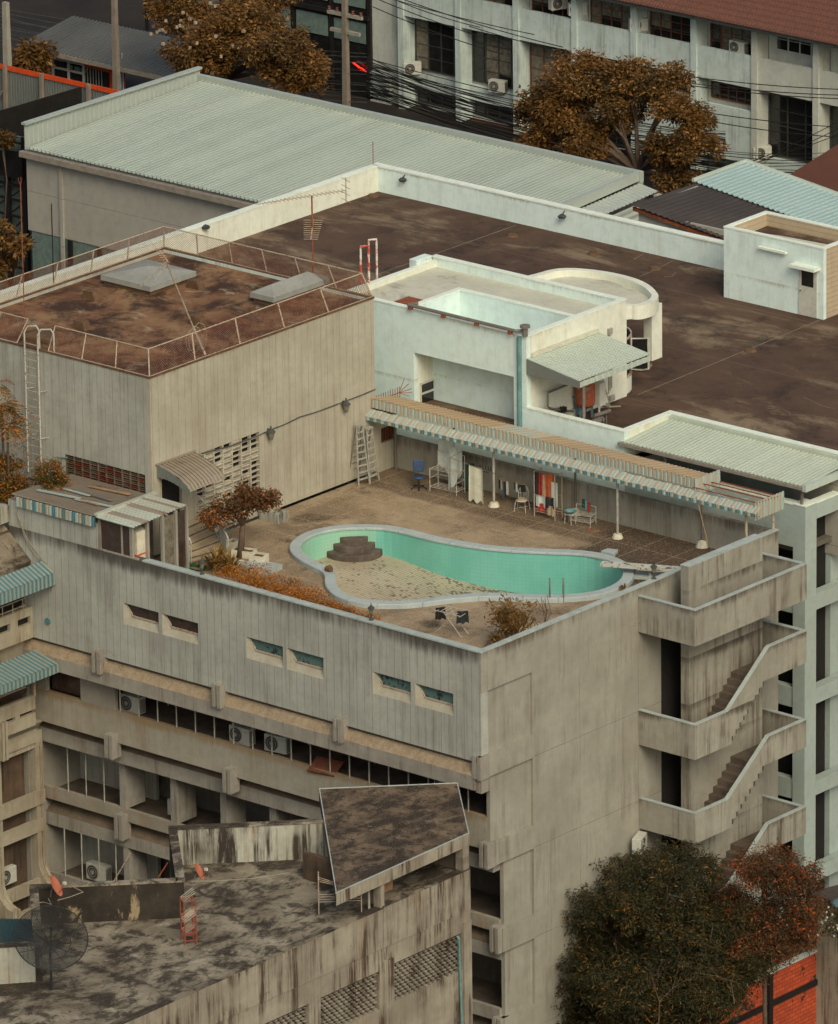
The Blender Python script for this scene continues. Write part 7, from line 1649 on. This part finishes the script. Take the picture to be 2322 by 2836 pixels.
kz1 = at(953, 20, Y=YS-4).z
xp1 = pole('brown concrete pole with insulator crossarms between the orange trees', (957,100), YS-4, at(957,-20,Y=YS-4).z)
xp2 = pole('dark concrete pole in front of the kiosk', (320,120), YK-2.5, at(320,-15,Y=YK-2.5).z, arms=False)
xp3 = pole('pale slender pole at the left edge behind the hoarding', (18,90), YG+.6, at(18,6,Y=YG+.6).z, .2, 'pole_pale', False)
def cable(a, b, sag, r=.02, n=14): 
    m = MB(); a = Vector(a); b = Vector(b)
    m.path([a.lerp(b, i/n)+Vector((0,0,-4*sag*(i/n)*(1-i/n))) for i in range(n+1)], r, 4); return m
YC = YS-3.4
x_l, x_r = -190, -40
names = []
def span(q0, q1, sag=.3, r=.024, Y=YC, lab=None, mat='cable', spread=0):
    a, b = at(*q0, Y=Y), at(*q1, Y=Y); o = cable(a, b, sag, r).build('power_line', mat); tag(o, lab, 'cable', 'overhead street cables')
# heavy bundle low along the street; each cable a thing of its own
L_ = 'black cable in the thick bundle crossing in front of the white office block'
random.seed(11)
for k in range(46):
    y0 = 150+random.uniform(0, 95)+k*.6; y1 = y0+225+random.uniform(-30, 55)
    span((1015, y0), (2010, y1), random.uniform(.2, 1.2), random.uniform(.014, .03), YC-random.uniform(0, .8), L_)
for k in range(14):
    y0 = 60+k*11; span((-10, y0*1.0-40), (1015, y0+95+random.uniform(-15,15)), random.uniform(.2,.9), random.uniform(.014,.024), YC-random.uniform(0,.8), 'thin cable crossing the dark area above the kiosk roof', 'cable_grey')
for k in range(12):
    y0 = 380+k*9; span((1780, y0), (2330, y0+random.uniform(5, 60)), random.uniform(.1,.5), random.uniform(.014,.026), YC-random.uniform(0,.8), 'black cable low in front of the right part of the white office block')
top_l = [((1000,-30),(1480,95)), ((1030,-10),(1400,120)), ((1033,18),(1394,150)), ((1070,-12),(1330,75)), ((1110,-5),(1560,130)), ((1300,72),(1740,182))]
for k, (q0, q1) in enumerate(top_l): span(q0, q1, .15, .028, YC, 'upper black cable slanting down from the pole crossarm, '+('first','second','third','fourth','fifth','sixth')[k]+' of six')
for k, (q0, q1) in enumerate((((1896,209),(2330,247)), ((1900,228),(2330,263)), ((1905,235),(2330,273)), ((1900,302),(2330,352)), ((1955,333),(2330,380)), ((2070,452),(2330,332)), ((2090,452),(2330,352)), ((2110,440),(2330,368)))): span(q0, q1, .12, .03, YC, 'thick single cable before the pillars at the right, '+('highest','second highest','third highest','fourth','fifth','sixth','seventh','lowest')[k])
# ================================================================== TREES
def tc(px, py, Y): return at(px, py, Y=Y)
def E(px, py, Y, rx, rz, ry=None):
    """crown lobe centred on a measured point of plane Y; radii in photo pixels -> metres there"""
    c = at(px, py, Y=Y); s = (c-CAM).length/FPX; return ((c.x, c.y, c.z), (rx*s, (ry or rx)*s, rz*s/.95))
YT = YH2+8
T1 = [E(620,90,100,150,85), E(480,40,104,90,80), E(760,130,99,120,80), E(860,200,99,85,65), E(560,150,99,120,60), E(700,20,105,110,60), E(820,110,101,70,50)]
b = at(600, 330, Y=100); tree('street_tree', 'wide orange brown tree with pale blossoms behind the warehouse at the upper left', (b.x, 100, 0), T1, 2300, 25, .34, .23, 'leaf_street', .26, 'orange brown street trees', split=.7)
T2 = [E(1640,205,107,110,50), E(1540,250,107,95,60), E(1740,230,107,110,60), E(1860,220,107,60,40), E(1850,290,106,70,50), E(1590,330,106,110,50), E(1480,300,106,50,50), E(1700,310,106,90,50), E(1920,330,106,55,40), E(1870,420,105,75,70), E(1960,395,106,50,35), E(1500,385,105,60,40), E(1640,390,105,90,35), E(1880,500,105,60,30)]
b = at(1790, 520, Y=105); tree('street_tree', 'large spreading orange brown tree in front of the white office block', (b.x, 105, 0), T2, 2100, 25, .32, .23, 'leaf_street', .27, 'orange brown street trees', split=.55)
BG = [('dark leafy tree in the upper left corner behind the kiosk', [E(60,60,150,110,110), E(170,100,146,90,90), E(20,200,143,60,60), E(240,30,150,90,80)]), ('dark tree mass behind the kiosk roof', [E(300,40,152,110,70), E(240,110,148,80,50), E(420,100,148,70,60)]), ('dark foliage behind the pole at the top between the orange trees', [E(470,10,160,120,70), E(350,60,158,120,80)])]
for k, (lab, bl) in enumerate(BG): tree('dark_tree', lab, (bl[0][0][0], bl[0][0][1], 0), bl, 520, 46, 1.1, .42, 'leaf_bg', .3, 'dark trees at the top left')
tree('small_tree', 'olive leaved young tree between the pale pole and the kiosk', (at(100,220,Y=YG+4).x, YG+4, 0), [E(95,160,YG+4,45,40), E(70,200,YG+4,35,30)], 90, 46, .6, .32, 'leaf_street', .15)
bt_ = MB()
for k, c in enumerate(blob_centers(T1[:2], 70, .95)): bt_.obox(c, .15, .15, .15, k)
tb = bpy.data.objects['street_tree']; bt_.build('blossoms', 'tan', tb)
# big dark tree and red tree at the lower right
D_ = [E(1700,2560,6.5,150,130), E(1850,2480,7,150,120), E(1640,2440,7.5,90,60), E(1800,2700,6,210,120), E(1580,2640,6,80,90), E(1960,2640,7,130,130), E(1720,2400,8,120,50), E(1920,2380,9,80,40), E(1560,2760,5.5,90,90), E(1560,2560,6,70,60), E(1530,2700,6,70,90), E(1600,2500,7,80,60), E(1560,2820,5.5,90,70), E(1880,2790,5.5,150,80), E(1760,2560,9,160,120), E(1900,2560,9,120,100), E(2000,2600,8.5,100,90), E(1980,2720,7,70,90), E(1990,2560,8.5,90,80), E(1515,2800,5.5,80,90), E(1600,2720,6,120,110), E(1680,2810,6,150,90), E(2020,2750,7,90,90), E(2090,2690,8,70,60), E(1540,2640,6,60,80), E(1930,2440,8.5,80,50)]
dk_t = tree('dark_tree', 'big dense dark green tree at the foot of the stair tower', (at(1820,2836,Y=7).x, 7.5, 0), D_, 5400, 34, .27, .17, 'leaf_dark', .16, None, split=.6, aspect=.24, droop=.35)
R_t = [E(2130,2420,10,95,60), E(2210,2440,10,60,75), E(2050,2520,10,100,60), E(2170,2540,10,100,70), E(2220,2580,10,55,80), E(1990,2500,10,60,50), E(2100,2590,9.5,110,50), E(2030,2660,9,90,60), E(2150,2640,9,60,35)]
tree('red_leaved_tree', 'looser tree with red and orange leaf tips right of the dark tree', (at(2120,2836,Y=11).x, 11, 0), R_t, 2000, 30, .25, .16, 'leaf_red', .10, None, split=.75, aspect=.22, droop=.4)
m = MB(); random.seed(21)
def twig(p, d, l, r, lv):
    e = p+d*l+Vector((0,0,-.04*l)); m.tube(p, e, r, 5, r*.6)
    if lv:
        for k in range(2): twig(e, (d+Vector((random.gauss(0,.5), random.gauss(0,.5), random.gauss(.05,.4)))).normalized(), l*.72, r*.6, lv-1)
p = at(1825, 2836, Y=3.6); twig(p, Vector((.05,0,1)), 1.0, .03, 5); twig(at(2035,2780,Y=5), Vector((-.1,-.1,1)), 1.0, .025, 4)
tag(m.build('bare_branches', 'bark'), 'bare pale branches sticking out of the bottom of the dark tree', 'branches')
# left edge plants
b = Vector((at(20,1330,Y=1.4).x, 1.4, 21.0)); t = thing('palm_shrub', 'palm like plant with drooping orange fronds at the left edge before the roof block', 'plant', (b.x, 1.4, 22.5))
m = MB(); random.seed(9)
hub = [at(*q, Y=1.6) for q in ((5,1120),(-10,1060),(20,1180),(-20,1150))]
for i in range(60):
    h = random.choice(hub); a = random.uniform(-2.4, 1.0); e = random.uniform(-.5, .9); l = random.uniform(.9, 1.6)
    d = Vector((math.cos(a)*math.cos(e), math.sin(a)*math.cos(e)*.6, math.sin(e))); s = d.cross(Vector((0,0,1))).normalized()
    sp = [h+d*l*t_+Vector((0,0,-.55*l*t_*t_)) for t_ in (0,.35,.7,1)]
    for j in range(9):
        tt = .2+.8*j/8; q = h+d*l*tt+Vector((0,0,-.55*l*tt*tt)); ll = .32*(1-.5*tt)
        for sg in (-1, 1): dd = (d*.6+s*sg*.8+Vector((0,0,-.35))).normalized(); m.add([q, q+dd*ll*.5+Vector((0,0,.03)), q+dd*ll, q+dd*ll*.5-Vector((0,0,.03))+d*.04], [(0,1,2,3)])
m.build('fronds', 'leaf_palm', t); m = MB()
for h in hub: m.tube((h.x, h.y, 22.0), h, .05, 6)
m.build('stems', 'bark', t)
SB = [E(40,1340,1.6,80,60,50), E(130,1330,1.8,60,45,40), E(60,1400,1.2,80,45,50), E(10,1280,1.9,60,45,40)]
tree('shrub', 'dense olive and orange shrub at the left edge beside the old shed roof', (SB[0][0][0], 1.6, 22.9), SB, 520, 50, .24, .10, 'leaf_shrub', .06, None, 'bush')
tree('trailing_shrub', 'loose orange sprigs trailing over the old shed roof', (at(110,1380,Y=.6).x, .6, 23.3), [E(150,1365,1.6,50,20,30), E(95,1395,.6,50,18,30), E(190,1345,2.4,30,12,20)], 70, 18, .2, .09, 'leaf_hedge', .02, None, 'bush', split=.3)
tree('feathery_tree', 'feathery green brown tree at the left edge below the black frame', (at(20,760,Y=66).x, 66, 0), [E(0,650,66,45,22), E(50,680,66,25,10), E(0,730,66,50,18)], 100, 40, .5, .26, 'leaf_street', .14, None)
tree('edge_sapling', 'few orange leaves at the left edge beside the netting screen', (at(5,400,Y=72).x, 72, 0), [E(5,385,72,16,16)], 24, 40, .4, .26, 'leaf_street', .1, None)
# ================================================================== BRICK WALL, YARD AND LOW ROOF AT THE LOWER RIGHT
XBW = 1.5
bt = at(2322, 2604, X=XBW); bt2 = at(2259, 2632, X=XBW)
bk = thing('brick_wall', 'bright orange brick wall with dark posts at the lower right corner', 'wall', (XBW, 16, 0))
yb0 = at(2000, 2836, X=XBW).y-2
m = MB(); m.box(XBW-.2, yb0, 0, XBW, bt.y+4, bt.z-.06); m.build('brickwork', 'brick', bk)
box('coping', 'conc_coping', bk, XBW-.25, yb0, bt.z-.058, XBW+.06, bt.y+4, bt.z+.02)
for q in ((2272,2700),(2130,2790)): y = at(*q, X=XBW).y; box('post', 'black_steel', bk, XBW+.002, y-.12, 0, XBW+.14, y+.12, bt.z-.06)
z_ = at(2322, 2690, X=XBW).z; box('rail', 'black_steel', bk, XBW+.002, yb0, z_-.12, XBW+.08, bt.y+4, z_+.12)
gy = thing('garden_bed', 'brown earth bed with pale weeds behind the brick wall', 'bed', (XBW-2, bt.y, bt.z-.5)); m = MB(); m.box(XBW-6, bt.y-6, bt.z-1.2, XBW-.26, bt.y+4, bt.z-.5); m.build('soil', concrete('soil', (.22,.13,.08), (.14,.08,.05), 2), gy)
leaves('weeds', [(XBW-random.uniform(.5,5), bt.y+random.uniform(-5,4), bt.z-.4) for _ in range(60)], 16, .35, .14, 'leaf_spike', gy)
lr = thing('low_roof', 'dark brown corrugated low roof at the right edge below the white tower', 'roof', (3, 22, 8)); ry = at(2245, 2410, Y=20.5)
m = MB(); p0 = at(2245, 2480, Y=19); p1 = at(2245, 2415, Y=22.5); m.sheet((p0.x-.3, p0.y, p0.z), (0, p1.y-p0.y+1.5, p1.z-p0.z), (8, 0, .0), 34, .05, .01, 'wave'); m.build('sheet', 'dark_sheet', lr)
box('support_wall', 'fg_face', lr, p0.x, p0.y+.4, 0, p0.x+8, p0.y+.6, p0.z-.1)
m = MB(); q = at(2300, 2500, Y=18.6); m.sheet(q, (.3,.2,.25), (2.5,-.8,-.4), 6, .05, .01, 'wave'); tag(m.build('blue_tarp', 'pipe_blue'), 'crumpled blue tarpaulin under the dark low roof', 'tarpaulin')
b = at(2310, 2548, Y=18.0); t = thing('flower_bush', 'dark bush with small pale flowers under the blue tarpaulin', 'bush', b); leaves('foliage', [b+Vector((random.gauss(0,.4), random.gauss(0,.3), random.uniform(-.6,.5))) for _ in range(40)], 30, .25, .1, 'leaf_dark', t); m = MB()
for k in range(26): m.obox(b+Vector((random.gauss(0,.5), random.gauss(-.3,.2), random.uniform(-.6,.6))), .06, .06, .06, k)
m.build('flowers', 'planter', t)
# ================================================================== CAMERA, LIGHT, WORLD
cam = bpy.data.cameras.new('camera'); co = bpy.data.objects.new('camera', cam); COL.objects.link(co); SC.camera = co
cam.sensor_fit = 'HORIZONTAL'; cam.sensor_width = 36; cam.lens = FPX/2322*36; cam.clip_start = 5; cam.clip_end = 3000
mt = Matrix((cR, cU, -cF)).transposed().to_4x4(); mt.translation = CAM; co.matrix_world = mt
wd = bpy.data.worlds.new('World'); SC.world = wd; wd.use_nodes = True; wt = wd.node_tree; wt.nodes.clear()
wo = wt.nodes.new('ShaderNodeOutputWorld'); bg = wt.nodes.new('ShaderNodeBackground'); sk = wt.nodes.new('ShaderNodeTexSky')
sk.sky_type = 'NISHITA'; sk.sun_disc = False
SUN_EL, SUN_AZ = math.radians(40), math.radians(122)         # azimuth measured from +Y towards +X
sk.sun_elevation = SUN_EL; sk.sun_rotation = SUN_AZ; sk.air_density = 1.0; sk.dust_density = 5; sk.ozone_density = 1.0
bg.inputs[1].default_value = .115
tn = wt.nodes.new('ShaderNodeMix'); tn.data_type = 'RGBA'; tn.blend_type = 'MULTIPLY'; tn.inputs[0].default_value = 1; tn.inputs[7].default_value = (.98, 1, .93, 1)
wt.links.new(sk.outputs[0], tn.inputs[6]); wt.links.new(tn.outputs[2], bg.inputs[0]); wt.links.new(bg.outputs[0], wo.inputs[0])
sl = bpy.data.lights.new('sun', 'SUN'); sl.energy = 1.35; sl.angle = math.radians(28); sl.color = (1, .92, .74)
so = bpy.data.objects.new('sun', sl); COL.objects.link(so)
sd = Vector((math.sin(SUN_AZ)*math.cos(SUN_EL), math.cos(SUN_AZ)*math.cos(SUN_EL), math.sin(SUN_EL)))
so.rotation_euler = sd.to_track_quat('Z', 'Y').to_euler(); so.location = (60, -60, 90)
SC.view_settings.view_transform = 'Standard'; SC.view_settings.look = 'None'; SC.view_settings.exposure = .1; SC.view_settings.gamma = 1
for o in list(bpy.data.objects):
    if 'wl' in o: del o['wl']
